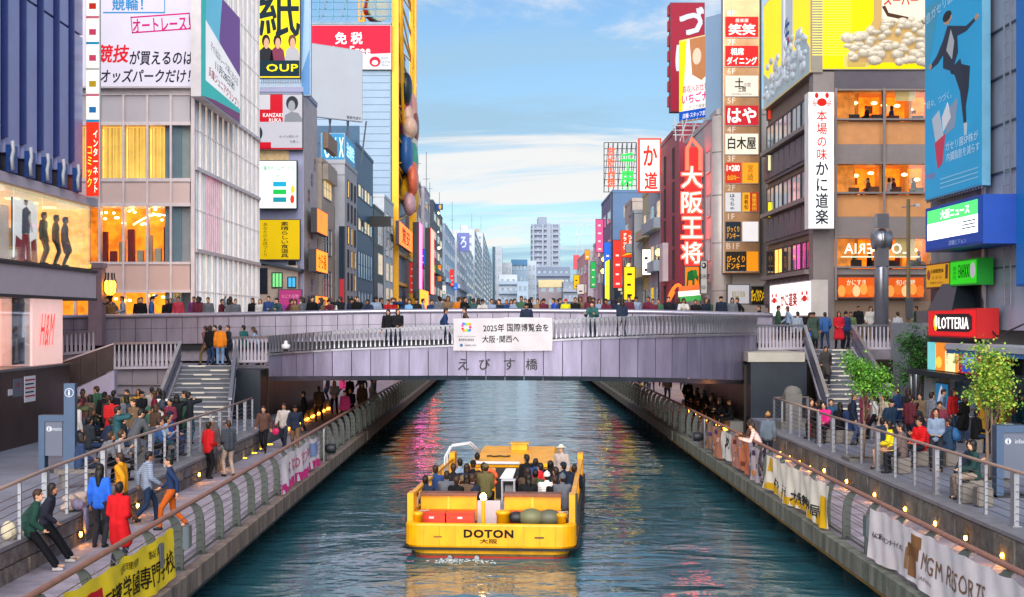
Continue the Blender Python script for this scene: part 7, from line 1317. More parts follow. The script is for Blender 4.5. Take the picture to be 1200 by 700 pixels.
for s_ in (-1, 1):
    obj('corner_post', MB().box(s_ * 1.9, s_ * 2.05, .42, .95, .8, 1.5).mesh(BY), bt); obj('corner_fender', MB().box(s_ * 2.055, s_ * 2.1, .45, .9, .5, 1.48).mesh(BD), bt)
    obj('side_coaming', MB().box(s_ * 1.93, s_ * 2.06, 1.2, 9.3, .8, 1.0).mesh(BY), bt)
    for k in range(9): obj('side_post', MB().box(s_ * 1.95, s_ * 2.03, 1.3 + k * .98, 1.38 + k * .98, 1.002, 1.4).mesh(BY), bt)
    obj('side_rail', MB().box(s_ * 1.93, s_ * 2.05, 1.0, 9.4, 1.402, 1.47).mesh(BY), bt)
    for k in range(6): obj('side_fender', MB().box(s_ * 2.07, s_ * 2.13, 2.0 + k * 1.3, 2.9 + k * 1.3, .5, 1.0).mesh(BD), bt)
    obj('rail_end', MB().box(s_ * 1.9, s_ * 2.06, 9.3, 9.9, .8, 1.62).mesh(BY), bt)
# stern benches, chests, bollards, fenders
for x0, x1 in ((-1.86, -.45), (.25, 1.66)):
    b = obj('stern_bench', MB().box(x0, x1, 1.45, 1.62, .7, 1.32).box(x0, x0 + .08, 1.62, 2.2, .36, .9).box(x1 - .08, x1, 1.62, 2.2, .36, .9).mesh(BY), bt); obj('bench_top', MB().box(x0 - .02, x1 + .02, 1.38, 1.82, 1.322, 1.39).mesh(BROWN), b); obj('bench_seat', MB().box(x0 + .081, x1 - .081, 1.63, 2.2, .7, .78).mesh(DECK), b)
    obj('chequer_strap', MB().box((x0 + x1) / 2 - .03, (x0 + x1) / 2 + .03, 1.43, 1.448, .72, 1.31).mesh(M('#c8b83a', .6, var=.5, vs=30)), b)
    for k in range(2):
        a = x0 + .02 + k * (x1 - x0) / 2; c_ = obj('red_chest', MB().box(a, a + (x1 - x0) / 2 - .03, .75, 1.25, .4, .96).mesh(REDB), bt); obj('chest_lid', MB().box(a - .01, a + (x1 - x0) / 2 - .02, .73, 1.27, .962, 1.0).mesh(REDB), c_); obj('chest_label', MB().box(a + .28, a + .4, .744, .749, .84, .89).mesh(WHITEM), c_)
for x, r_ in ((-1.78, .11), (.3, .16), (1.72, .11)): obj('bollard', MB().lathe([(r_, .8), (r_, 1.02), (r_ * 1.15, 1.03), (r_ * 1.1, 1.1), (r_ * .5, 1.12)], (x, .38, -.05 if r_ < .15 else 0), 16).mesh(BY, True), bt)
for x, r_, c_ in ((.62, .17, '#2a2a30'), (.98, .26, '#6a6a4a'), (1.42, .24, '#5a5a48')): obj('ball_fender', MB().ell((x, .5, .93), (r_ * 1.25, r_, r_ * .85), 14, 10).mesh(M(c_, .5, var=.15), True), bt)
o = empty('stern_lamp', (0, 0, 0)); bpy.data.objects.remove(o)
p = obj('lamp_post', MB().lathe([(.05, .36), (.045, 1.3)], (-.22, .8, 0), 10).mesh(BY), bt); obj('lamp_bulb', MB().ell((-.22, .8, 1.38), (.08, .08, .1), 10, 8).mesh(E('#ffc864', 14)), p)
obj('aisle_mat', MB().box(-.5, .2, .9, 7.6, .362, .37).mesh(M('#9a9aa4', .5, var=.1)), bt); tile = MB().box(0, .1, 0, .1, 0, .012).mesh(M('#d0ccd0', .5))
for i in range(5):
    for j in range(18): obj('deck_tile', tile, bt, (-.48 + i * .13, 2.2 + j * .14, .371))
obj('white_step', MB().box(-.44, .14, 1.5, 1.52, .37, 1.2).mesh(M('#b4acb4', .6, var=.1)), bt)
# ropes, seams and grime
for s_ in (-1, 1):
    obj('mooring_rope', MB().tube([(s_ * (1.98 - .05 * math.sin(i * .9)), .5 + i * .35, 1.28 - .22 * abs(math.sin(i * .7))) for i in range(10)], .02, 5).mesh(M('#c8c0a8', .9, var=.2)), bt); obj('rope_coil', MB().tube([(s_ * 1.72 + .14 * math.cos(i * .8), 1.0 + .14 * math.sin(i * .8), .84 + i * .008) for i in range(24)], .02, 5).mesh(M('#b8b098', .9, var=.2)), bt)
    for k in range(4): obj('weld_seam', MB().box(s_ * (.45 + k * .38) - .006, s_ * (.45 + k * .38) + .006, -.006, .004, .3, .78).mesh(M('#b88408', .5)), bt)
    obj('tyre_fender', MB().tube([(s_ * 1.3 + .17 * math.cos(a), .06, .12 + .17 * math.sin(a)) for a in [i * math.pi / 8 for i in range(17)]], .055, 8).mesh(BD, True), bt) if 0 else None
hull('waterline_grime', [(.952, .086, .04), (.953, .085, .1)], M('#5a4a20', .8, var=.5, vs=6))
# passenger seating
for k in range(5):
    for x0, x1 in ((-1.85, -.62), (.32, 1.8)):
        b = obj('seat_bench', MB().box(x0, x1, 2.15 + k * 1.15, 2.6 + k * 1.15, .74, .8).mesh(DECK), bt)
        for x in (x0 + .1, x1 - .16): obj('leg', MB().box(x, x + .06, 2.2 + k * 1.15, 2.26 + k * 1.15, .37, .739).mesh(METAL), b)
# cabin front with roof
cb = obj('cabin', MB().box(-1.28, 1.2, 8.1, 9.0, .36, 1.34).mesh(BY), bt); m = MB(); m.hexa([(-1.35, 8.0, 1.344), (1.25, 8.0, 1.344), (1.2, 12.2, 1.45), (-1.3, 12.2, 1.45)], [(-1.3, 8.1, 1.44), (1.2, 8.1, 1.44), (1.1, 11.9, 1.6), (-1.2, 11.9, 1.6)]); obj('roof', m.mesh(BY), cb); obj('hatch', MB().box(-.25, .25, 10.9, 11.4, 1.562, 1.76).mesh(BY), cb); obj('hatch_top', MB().box(-.3, .3, 10.85, 11.45, 1.762, 1.79).mesh(BY), cb); obj('roof_rope', MB().tube([(-.9 + .1 * i, 9.4 + .1 * math.sin(i * 2), 1.52) for i in range(8)], .025, 5).mesh(DARKM), cb)
obj('front_wall', MB().box(-1.25, 1.15, 11.4, 12.0, .36, 1.44).mesh(BY), cb); obj('rear_panel', MB().box(-.52, .2, 8.04, 8.098, .4, 1.3).mesh(BD), cb); obj('life_ring', MB().tube([(-.72 + .23 * math.cos(a), 8.03, 1.0 + .23 * math.sin(a)) for a in [i * math.pi / 9 for i in range(18)]], .06, 8).mesh(M('#e0541c', .5), True), cb); letters('大阪水上バス', -.78, 1.27, .5, .08, 8.09, INK('#f0ecd8'), cb, bold=.02)
obj('white_bar', MB().tube([(-1.2, 7.98, 1.46), (.2, 7.98, 1.46)], .045, 8).mesh(WHITEM), cb)
ch = obj('crew_table', MB().box(-.3, .12, 7.3, 7.7, 1.0, 1.03).mesh(WHITEM), bt)
for x in (-.28, .08): 
    for y in (7.32, 7.66): obj('leg', MB().tube([(x, y, .371), (x, y, 1.0)], .018, 6).mesh(WHITEM), ch)
obj('crew_box', MB().box(-.22, .05, 7.75, 8.0, .372, .8).mesh(M('#9a9a9e', .5)), bt); obj('console_sail', MB().hexa([(-.4, 7.9, 1.0), (0, 7.9, 1.0), (0, 8.02, 1.0), (-.4, 8.02, 1.0)], [(-.2, 7.95, 1.3), (.1, 7.95, 1.3), (.1, 8.02, 1.3), (-.2, 8.02, 1.3)]).mesh(M('#c4c8d0', .4)), bt)
for k in range(2): obj('arch_rail', MB().tube([(-1.95, 7.2 + k * .6, .8), (-1.95, 7.2 + k * .6, 1.7), (-1.8, 7.3 + k * .6, 2.0), (-1.3, 7.7 + k * .5, 2.05), (-1.0, 8.0 + k * .4, 1.75)], .03, 7).mesh(WHITEM, True), bt)
# foam at the stern
wm = M('#b8c4cc', .5, var=.2, vs=8, bump=.6, bs=25); m = MB(); r = random.Random(8)
for k in range(90): x, y = r.gauss(-.9 if k % 3 else -.3, .1 + .0022 * k), -.1 - abs(r.gauss(0, .3)); m.ell((x, y, 0), (.012 + r.random() * .03, .015 + r.random() * .05, .008), 7, 4)
tag(obj('stern_foam', m.mesh(wm, True), None, (BOATX, BOATY, .003), (0, 0, R(BOATR))), 'white propeller foam behind the yellow boat', kind='stuff')
# passengers: photo pixel of the head, colours
PAS = [(497.6, 563, '#1b2436', 'short', 'jacket', 'navy jacket'), (510, 551, '#20355e', 'short', 'jacket', 'blue jacket'), (523, 558, '#5a5d66', 'short', 'jacket', 'grey hooded jacket'), (527, 566, '#0f1013', 'short', 'jacket', 'black jacket'), (539, 543, '#7e8fa8', 'short', 'top', 'pale blue shirt'), (546, 549, '#20355e', 'bob', 'jacket', 'blue jacket with bobbed hair'), (541, 570, '#6d5a45', 'beanie', 'jacket', 'tan knit hat'), (551, 569, '#1b2436', 'short', 'top', 'dark blue top'), (554, 545, '#14151a', 'cap', 'top', 'black cap and black shirt'), (563, 546, '#4a3a30', 'short', 'jacket', 'brown jacket'), (569, 549, '#5d5636', 'cap', 'jacket', 'olive coat and cap'), (546, 561, '#4a3a30', 'bob', 'jacket', 'brown jacket with bobbed hair'), (557, 534, '#7e8fa8', 'short', 'jacket', 'pale jacket near the arch rail'), (531, 549, '#14151a', 'short', 'jacket', 'black jacket near the side rail'),
       (618, 554, '#4a3a30', 'bob', 'jacket', 'reddish brown bobbed hair'), (630, 554, '#3a4a30', 'short', 'jacket', 'dark green jacket'), (620, 566, '#14151a', 'long', 'jacket', 'long dark hair'), (641, 559, '#b9b6b2', 'beanie', 'jacket', 'grey knit hat, seen beside long hair'), (652, 568, '#0f1013', 'short', 'top', 'black shirt'), (660, 563, '#5a5d66', 'beanie', 'jacket', 'charcoal knit hat'), (661, 547, '#1b2436', 'cap', 'jacket', 'dark cap'), (642, 543, '#14151a', 'bob', 'jacket', 'black hood'), (627, 543, '#20355e', 'short', 'jacket', 'blue hood'), (618, 538, '#14151a', 'short', 'jacket', 'black top beside the cabin'), (669, 548, '#1b2436', 'short', 'jacket', 'navy jacket at the right rail'), (634, 548, '#a01c20', 'short', 'jacket', 'red jacket'), (652, 553, '#1b2436', 'short', 'jacket', 'navy coat behind the knit hat')]
for i, (px, py, c_, h_, tk, nm) in enumerate(PAS):
    x, y, z = gnd(px, py, 1.62); sd = 'left' if px < 580 else 'right'
    y = max(y, 35.35); person('sit' if i % 3 else 'hunch', (x, y - (.03 if i % 3 else .12), .38), BOATR + (r.random() - .5) * 70 + (-14 if sd == 'left' else 10), 'boat passenger, %s side, with %s' % (sd, nm), c_, tk, '#1a1c24', h_, s=1.03, group='boat passengers', hc=c_ if h_ in ('cap', 'beanie') else None)
x, y, z = gnd(658, 525, 1.97); person('stand', (x, y, .38), 150, 'boat crew member in white sun hat standing by the cabin', '#a89a94', 'jacket', '#3a3a42', 'hat', '#c8c0b0')
# ================================================================ people on the bridge
PAL = ['#14151a', '#1b2436', '#5a5d66', '#b9b6b2', '#a01c20', '#20355e', '#2f4a3a', '#6d5a45', '#5c2233', '#7e8fa8', '#4a3a30', '#0f1013', '#1b2436', '#14151a']
r = random.Random(21)
def up_at(px):
    for a, b in zip(UP, UP[1:]):
        pa, pb = VX + a.x * FPX / a.y, VX + b.x * FPX / b.y
        if pa <= px <= pb: return a.lerp(b, (px - pa) / (pb - pa))
    return UP[-1]
spots = [(121, 0), (130, 0), (144, 1), (152, 0), (166, 0), (178, 3), (190, 0), (197, 1), (209, 0), (219, 0), (232, 1), (244, 0), (257, 1), (268, 3), (276, 0), (289, 0), (315, 0), (327, 4), (346, 0), (356, 1), (366, 0), (376, 1), (388, 4), (399, 2), (411, 0), (419, 0), (431, 4), (441, 0), (455, 0), (463, 1), (470, 2), (480, 0), (488, 0), (504, 0), (515, 1), (525, 0), (537, 5), (545, 0), (555, 3), (566, 4), (576, 0), (585, 0), (594, 1), (603, 0), (611, 0), (622, 1), (630, 0), (637, 0), (650, 1), (663, 6), (674, 0), (682, 0), (691, 1), (702, 0), (711, 4), (722, 1), (737, 0), (748, 0), (765, 0), (772, 1), (786, 0), (800, 4), (815, 0), (828, 1), (845, 0), (858, 0)]
SPEC = {327: ('#2f4a52', 'jacket'), 388: ('#5c2233', 'jacket'), 399: ('#1a2226', 'jacket'), 463: ('#b02a24', 'jacket'), 480: ('#5a8ab0', 'top'), 537: ('#b5671a', 'jacket'), 555: ('#2f4a4a', 'jacket'), 576: ('#7e8fa8', 'top'), 594: ('#1a3a66', 'jacket'), 650: ('#22439a', 'jacket'), 663: ('#c9c21e', 'jacket'), 178: ('#2a5a9a', 'jacket'), 197: ('#14151a', 'jacket'), 209: ('#8a2a3a', 'jacket'), 219: ('#5c2a5a', 'jacket')}
CNAME = dict(CN); CNAME.update({'#2f4a52': 'teal grey', '#1a2226': 'black', '#b02a24': 'bright red', '#5a8ab0': 'sky blue', '#2f4a4a': 'dark teal', '#1a3a66': 'deep blue', '#22439a': 'royal blue', '#c9c21e': 'yellow', '#2a5a9a': 'blue', '#8a2a3a': 'crimson', '#5c2a5a': 'plum'})
for i, (px, k) in enumerate(spots):
    p = up_at(px); c_, tk = SPEC.get(px, (r.choice(PAL), r.choice(['jacket', 'jacket', 'top', 'coat']))); face = 180 if k in (0, 4) else (r.choice([90, -90, 0, 140, -140]))
    pose = {0: 'stand', 1: 'hips', 2: 'phone', 3: 'up', 4: 'lean', 5: 'stand', 6: 'stand'}[k]; hr = r.choice(['short', 'short', 'bob', 'long', 'short', 'cap']); hr = 'cap' if k == 6 else hr
    person(pose, (gx(px, p.y + .75), p.y + .72 + (r.random() * 1.6 if k in (0, 1) and i % 3 == 0 else 0), 5.05), face + r.uniform(-35, 35), 'person in %s %s behind upper bridge parapet, %s from left' % (CNAME.get(c_, 'dark'), {'top': 'shirt', 'jacket': 'jacket', 'coat': 'coat'}[tk], ORD[i]), c_, tk, r.choice([NAVY, BLK, GREY]), hr, '#a8242a' if k == 6 else None, s=r.uniform(.94, 1.04), group='people along the upper bridge parapet')
    if i % 2 == 0 and 330 < px < 700:
        q = px + 5; p = up_at(q); c_ = r.choice(PAL); person(r.choice(['stand', 'hips', 'walk']), (gx(q, p.y + 2.6), p.y + 2.4 + r.random() * 2, 5.05), r.choice([180, 0, 90, -90]), 'person in %s jacket in second row on bridge, behind %s parapet figure' % (CNAME[c_], ORD[i]), c_, 'jacket', NAVY, r.choice(['short', 'bob', 'long']), s=r.uniform(.95, 1.05), group='people crossing the upper bridge')
# on the lower ramp, heads above the slats
for i, (px, c_, po, h_) in enumerate(((455, '#14151a', 'stand', 'bob'), (546, '#4a3a30', 'walk', 'short'), (521, '#20355e', 'walk', 'short'), (617, '#1b2436', 'stand', 'cap'), (695, '#2f5a5a', 'lean', 'short'), (729, '#1b2436', 'hips', 'long'), (466, '#14151a', 'hips', 'bob'))):
    z = gz(lerp_tab(PT, px), 53.6) - .12; person(po, (gx(px, 54.6), 54.6, z + .01), (175, 90, -90, 180, 160, 20, 200)[i], 'person in %s on the lower slatted ramp, %s listed from left by head' % (CNAME.get(c_, 'teal'), ORD[i]), c_, 'jacket', NAVY, h_, BLK if h_ == 'cap' else None, group='people on the lower ramp')
# left landing group at the stair head
LZ = 3.81
for px, d, po, rz, c_, tk, lg, h_, nm in ((242, 57.6, 'walk', 60, '#5a3a3a', 'jacket', '#6a5a3a', 'short', 'blurred brown jacket stepping left'), (246, 57.2, 'stand', -30, '#14151a', 'jacket', '#2a3a58', 'bob', 'black jacket and jeans'), (252, 58.2, 'stand', 150, '#14151a', 'jacket', '#14151a', 'short', 'black, half hidden by orange jacket'), (258, 57.0, 'stand', 10, '#b5671a', 'jacket', '#6a8ab0', 'short', 'orange jacket and light jeans seen from behind'), (268, 57.8, 'hips', 120, '#20242c', 'jacket', '#1b2436', 'short', 'dark jacket facing the orange jacket'), (286, 58.2, 'hips', 60, '#2a5a5a', 'jacket', '#20242c', 'short', 'teal jacket near baluster fence'), (301, 58.0, 'lean', 100, '#8a9ab0', 'top', '#2a3a58', 'long', 'pale blue top at baluster fence')):
    person(po, (gx(px, d), d, LZ), rz, 'person on left landing, %s' % nm, c_, tk, lg, h_, group='people on the left landing')
# right landing and stair
RZ = 4.41
for px, d, po, rz, c_, tk, lg, h_, nm, k in ((935, 60.8, 'stand', 20, '#8a96a8', 'top', '#20242c', 'short', 'pale blue shirt, back turned', {}), (953, 60.4, 'walk', 180, '#3a4a44', 'coat', '#14151a', 'cap', 'long dark green coat coming down', dict(bag='#2a5ac8')), (967, 61.4, 'walk', 0, '#2a4a7a', 'jacket', '#2a3a58', 'short', 'blurred blue jacket', {}), (983, 60.6, 'hips', 175, '#b01c2c', 'coat', '#14151a', 'bob', 'bright red coat', {}), (991, 61.6, 'stand', 200, '#2a3a66', 'jacket', '#1b2436', 'beanie', 'dark blue behind red coat', {}), (997, 62.0, 'stand', 170, '#4a5a3a', 'jacket', '#14151a', 'short', 'olive behind red coat', {}), (1052, 63.2, 'stand', 10, '#b4b4bc', 'top', '#20242c', 'short', 'white shirt behind landing fence', {}), (948, 62.2, 'walk', -90, '#14151a', 'jacket', '#14151a', 'short', 'black behind the green coat', {})):
    person(po, (gx(px, d), d, RZ), rz, 'person at right stair head, %s' % nm, c_, tk, lg, h_, group='people at the right stair head', **k)
person('walk', (gx(968, 56.2), 56.3, TZ + 2.7 * 7.6 / 16), 178, 'blurred person in long grey coat on right stair', '#3a3838', 'coat', '#20242c', 'long', group=None)
for i, (px, d) in enumerate(((890, 63), (1020, 65), (912, 64), (924, 65), (1006, 66), (1036, 66), (1074, 66))): c_ = PAL[(i * 3) % 12]; person('walk' if i % 2 else 'stand', (gx(px, d), d, 4.71), (90, 180, -90)[i % 3], 'person in %s in street before the restaurant, %s' % (CNAME[c_], ORD[i]), c_, 'jacket', NAVY, ('short', 'bob')[i % 2], group='people in the restaurant street')
# ================================================================ boardwalks
def walk(px, py, z, po, rz, c_, tk, lg, h_, label, **k):
    x, y, _ = gnd(px, py, z); return person(po, (x, y, z + .017), rz, label, c_, tk, lg, h_, **k)
walk(117, 645, DZ, 'stand', 0, '#2f6ad0', 'top', '#2a2830', 'long', 'woman in bright blue blouse and dark trousers on left boardwalk', tk2=None) if 0 else person('stand', (gx(117, 28.4), 28.4, DZ + .017), -10, 'person in bright blue blouse and dark trousers on left boardwalk', '#2a62c8', 'top', '#2a2830', 'long', s=1.03)
person('hips', (gx(139, 25.9), 25.9, DZ + .017), -15, 'person in vivid red jacket leaning on left railing', '#b8141c', 'coat', '#20202a', 'short', s=.98)
person('walk', (gx(143, 31.5), 31.5, DZ + .017), 80, 'blurred person in amber sweater on left boardwalk', '#d08a1c', 'jacket', '#5a3a2a', 'short'); person('walk', (gx(172, 31.8), 31.8, DZ + .017), -60, 'blurred person in grey blue jacket on left boardwalk', '#6a7486', 'jacket', '#20304a', 'short'); person('walk', (gx(201, 30.8), 30.8, DZ + .017), 100, 'blurred person in navy top and rust skirt on left boardwalk', '#1f3052', 'top', '#b5561c', 'short')
for px, d, c_, h_, nm, rz in ((45, 25.6, '#23453c', 'short', 'dark green and cream jacket with bag, nearer', -70), (33, 26.6, '#2a2a38', 'bob', 'charcoal coat with bobbed hair, farther', -80)):
    x = -8.98 + (.06 if d < 26 else 0); q = person('perch', (x, d, DZ + .017), rz, 'person perched on left stone wall in %s' % nm, c_, 'jacket', '#15161c', h_, shoes='#b8b0b0', s=.98)
o = empty('cream_backpack', (-9.15, 25.1, TZ + .01), 0, 'cream backpack on left wall behind green jacket', 'bag'); q = obj('sack', HAIRM['backpack'], o, (0, 0, .15)); q.color = (*lin('#b8ae94'), 1); obj('strap', MB().tube([(.1, .1, .3), (.16, .2, .2), (.1, .2, .05)], .012, 5).mesh(BROWN), o)
o = empty('coat_pile', (-9.15, 29.2, TZ + .004), 0, 'heap of lilac and cream coats lying on left wall', 'clothes'); m = MB()
for k in range(9): m.ell((-.1 + (k % 3) * .1, (k * .37) % 1.0 - .4, .08 + (k % 4) * .06), (.18, .2, .09), 9, 6)
a = obj('cream_coat', remesh(m, .03, 2), o); a.data.materials.append(M('#b09a8e', .85, var=.3, vs=9, bump=.8, bs=20)); m = MB(); [m.ell((.12, -.5 + k * .07, .12 - k * .03 + .04), (.16, .08, .12), 9, 6) for k in range(4)]; m.ell((.28, -.42, -.2), (.06, .14, .3), 9, 6); b = obj('lilac_coat', remesh(m, .03, 2), o); b.data.materials.append(M('#7a6f88', .85, var=.3, vs=9, bump=.8, bs=20))
o = empty('black_backpack', (-8.7, 29.6, DZ + .017), 0, 'black and green backpack on deck against left wall', 'bag'); q = obj('sack', HAIRM['backpack'], o, (0, 0, .22)); q.color = (*lin('#1c2220'), 1); q = obj('pocket', HAIRM['handbag'], o, (.1, -.1, .25)); q.color = (*lin('#5a7a5a'), 1)
for px, d, po, rz, c_, tk, lg, h_, nm in ((244, 40.6, 'hips', -40, '#b81c22', 'jacket', '#15151a', 'short', 'red jacket and black trousers'), (248, 42.0, 'stand', 190, '#5a4a48', 'jacket', '#4a4a50', 'short', 'brown jacket, grey haired'), (268, 41.2, 'hips', 40, '#30343c', 'jacket', '#8a7a70', 'short', 'padded black jacket and beige trousers')): person(po, (gx(px, d), d, DZ + .017), rz, 'person in trio on left boardwalk, %s' % nm, c_, tk, lg, h_, hc='#9a9a98' if 'grey' in nm else None, group='trio on the left boardwalk')
for px, d, po, rz, c_, tk, lg, h_, nm, k in ((309, 48.5, 'walk', 180, '#5a4038', 'jacket', '#14151a', 'short', 'blurred brown shirt walking to camera', {}), (333, 50.0, 'walk', 175, '#b4aaa6', 'jacket', '#2a3040', 'short', 'white jacket walking to camera', dict(bag='#d82a6a')), (346, 49.0, 'walk', 185, '#20283a', 'jacket', '#6a5038', 'cap', 'dark blue jacket and cap walking to camera', {})): person(po, (gx(px, d), d, DZ + .017), rz, 'person on left boardwalk before the bridge, %s' % nm, c_, tk, lg, h_, group='people walking out from under the bridge', **k)
r = random.Random(5)
for i in range(13):
    px = (356, 366, 374, 384, 392, 401, 410, 418, 424, 431, 438, 446, 456)[i]; d = 58 + (i * 17 % 29); c_ = ('#0f1013', '#14151a', '#4a3a30', '#1b2436', '#7e8fa8', '#b8356e', '#14151a')[i % 7]; x = min(max(gx(px, d), -13.0), -7.0)
    person(('stand', 'hips', 'walk')[i % 3], (x, d, DZ + .0), r.choice([180, 150, 20, -90, 90]), 'person in %s under the bridge on left bank, %s from left' % (CNAME[c_], ORD[i]), c_, ('jacket', 'coat')[i % 2], BLK, ('short', 'bob', 'short')[i % 3], group='people under the bridge, left bank', pack='#2a5a8a' if i == 9 else None)
for i in range(10):
    d = 58.2 + i * 1.25; c_ = ('#0f1013', '#14151a', '#1b2436', '#3a2e28')[i % 4]; person(('sit', 'hunch')[i % 2], (9.55, d, DZ), 90 + r.uniform(-20, 20), 'dark clad person sitting on passage bench, right bank, %s from camera' % ORD[i], c_, 'jacket', BLK, ('short', 'bob')[i % 2], group='people seated under the bridge, right bank')
for i, (px, d, c_) in enumerate(((741, 84, '#1b2436'), (748, 88, '#a01c20'), (764, 90, '#20355e'), (782, 78, '#4a3a30'), (757, 86, '#20355e'), (800, 92, '#14151a'), (775, 95, '#6d5a45'), (812, 75, '#14151a'), (822, 72, '#1b2436'), (806, 70, '#0f1013'))): person(('walk', 'stand', 'hips')[i % 3], (max(min(gx(px, d), 13), 8.1), d, DZ), r.choice([180, 0, 90]), 'person in %s on right bank beyond the bridge, %s' % (CNAME[c_], ORD[i]), c_, 'jacket', NAVY, ('short', 'bob', 'short')[i % 3], group='people beyond the bridge, right bank', bag='#d8c81c' if i == 4 else None)
person('stand', (gx(900, 44.8), 44.8, DZ + .017), 0, 'person in grey camouflage hoodie and tan cap on right boardwalk', '#5a6674', 'jacket', '#1b2436', 'beanie', '#a87a4a'); person('lean', (gx(887, 41.3), 41.3, DZ + .017), 75, 'person in pale pink shirt leaning on right railing', '#b89a96', 'top', '#3a3a42', 'short'); person('lean', (gx(884, 42.6), 42.6, DZ + .017), 60, 'person in brown half hidden at right railing beside pink shirt', '#4a3028', 'jacket', '#2a2a30', 'bob')
# ================================================================ left terrace crowd
LTC = [(97, 46.5, 'stand', 180, '#4a4438', 'jacket', 'short', 'brown coat by the ramp wall'), (91, 40.5, 'phone', -60, '#4a5238', 'jacket', 'short', 'camouflage jacket taking a photo'), (105, 43, 'hips', -40, '#4a3e36', 'jacket', 'bob', 'brown jacket behind the photographer'), (114, 48, 'walk', 150, '#5a6a8a', 'jacket', 'short', 'blurred blue jacket on the ramp side'), (126, 42.5, 'hips', -50, '#3a3434', 'jacket', 'short', 'charcoal jacket with sunglasses'), (121, 38.6, 'hunch', -40, '#20304a', 'jacket', 'short', 'navy jacket bending with maroon bag'), (138, 37.2, 'phone', -60, '#2a5058', 'jacket', 'short', 'teal trousers holding a camera'), (149, 46, 'stand', 160, '#8a7a3a', 'jacket', 'short', 'yellow patterned jacket with pack'), (163, 46.5, 'hips', 170, '#c08a2a', 'top', 'bob', 'mustard scarf'), (178, 47.5, 'stand', 30, '#8a8484', 'jacket', 'short', 'pale hooded jacket'), (187, 46.8, 'hips', 60, '#20283a', 'jacket', 'short', 'dark blue hooded coat'), (181, 45.2, 'stand', 100, '#6a1c30', 'coat', 'bob', 'maroon coat blurred'), (160, 36.9, 'lean', -45, '#4a4c52', 'coat', 'short', 'grey coat leaning forward'), (172, 42.4, 'sit', -70, '#3a5a50', 'jacket', 'beanie', 'green knit hat'), (185, 43.0, 'hunch', -80, '#3a3030', 'jacket', 'bob', 'brown hair bending forward'), (197, 40.4, 'sit', -70, '#24407a', 'jacket', 'cap', 'blue jacket and navy cap'), (207, 43, 'phone', 10, '#14151a', 'jacket', 'bob', 'black coat with both arms up'), (221, 44.4, 'phone', -20, '#20242c', 'jacket', 'short', 'dark hooded coat with raised arms'), (93, 32.9, 'sit', -60, '#2a3a5a', 'jacket', 'bob', 'blue coat and red scarf, seated'), (118, 33.6, 'hunch', -50, '#6a6a72', 'jacket', 'short', 'grey jacket seated behind the railing'), (130, 34.2, 'hunch', -60, '#8a8c94', 'top', 'short', 'pale grey sweater seated behind railing'), (176, 38.2, 'hunch', -60, '#3a5a8a', 'jacket', 'short', 'blue shirt seated low'), (185, 39.2, 'hunch', -80, '#7a94b8', 'top', 'short', 'light blue shirt hunched over'), (143, 38.6, 'sit', -60, '#20242c', 'jacket', 'cap', 'black cap seated'), (202, 45.0, 'sit', -60, '#b08a3a', 'jacket', 'bob', 'tan jacket seated near stair'), (133, 45.5, 'stand', -20, '#14151a', 'jacket', 'short', 'black jacket in second row'), (103, 38.2, 'sit', -45, '#30343c', 'jacket', 'short', 'charcoal coat seated at the board')]
for px, d, po, rz, c_, tk, h_, nm in LTC: person(po, (gx(px, d), d, TZ + .002), rz + r.uniform(-12, 12), 'person on left terrace, %s' % nm, c_, tk, r.choice(['#1b2436', '#14151a', '#2a3a58', '#2a4a58']), h_, '#3a5a4a' if h_ == 'beanie' else (NAVY if h_ == 'cap' else None), group='crowd on the left terrace', pack='#24406a' if 'pack' in nm else None, bag='#6a1c34' if 'maroon bag' in nm else None)
def seat_block(label, x, y, rz, w_): o = empty('terrace_bench', (x, y, TZ), R(rz), label, 'bench'); obj('seat_slab', MB().box(-w_ / 2, w_ / 2, -.22, .22, .36, .45).mesh(SEAT), o); [obj('leg', MB().box(k * w_ * .35 - .06, k * w_ * .35 + .06, -.18, .18, 0, .359).mesh(CONC), o) for k in (-1, 1)]
for i, (px, d) in enumerate(((93, 32.9), (124, 33.9), (145, 38.4), (180, 38.8), (197, 40.6))): seat_block('low stone bench under left terrace sitters, %s from camera' % ORD[i], gx(px, d), d, 30, 1.1)
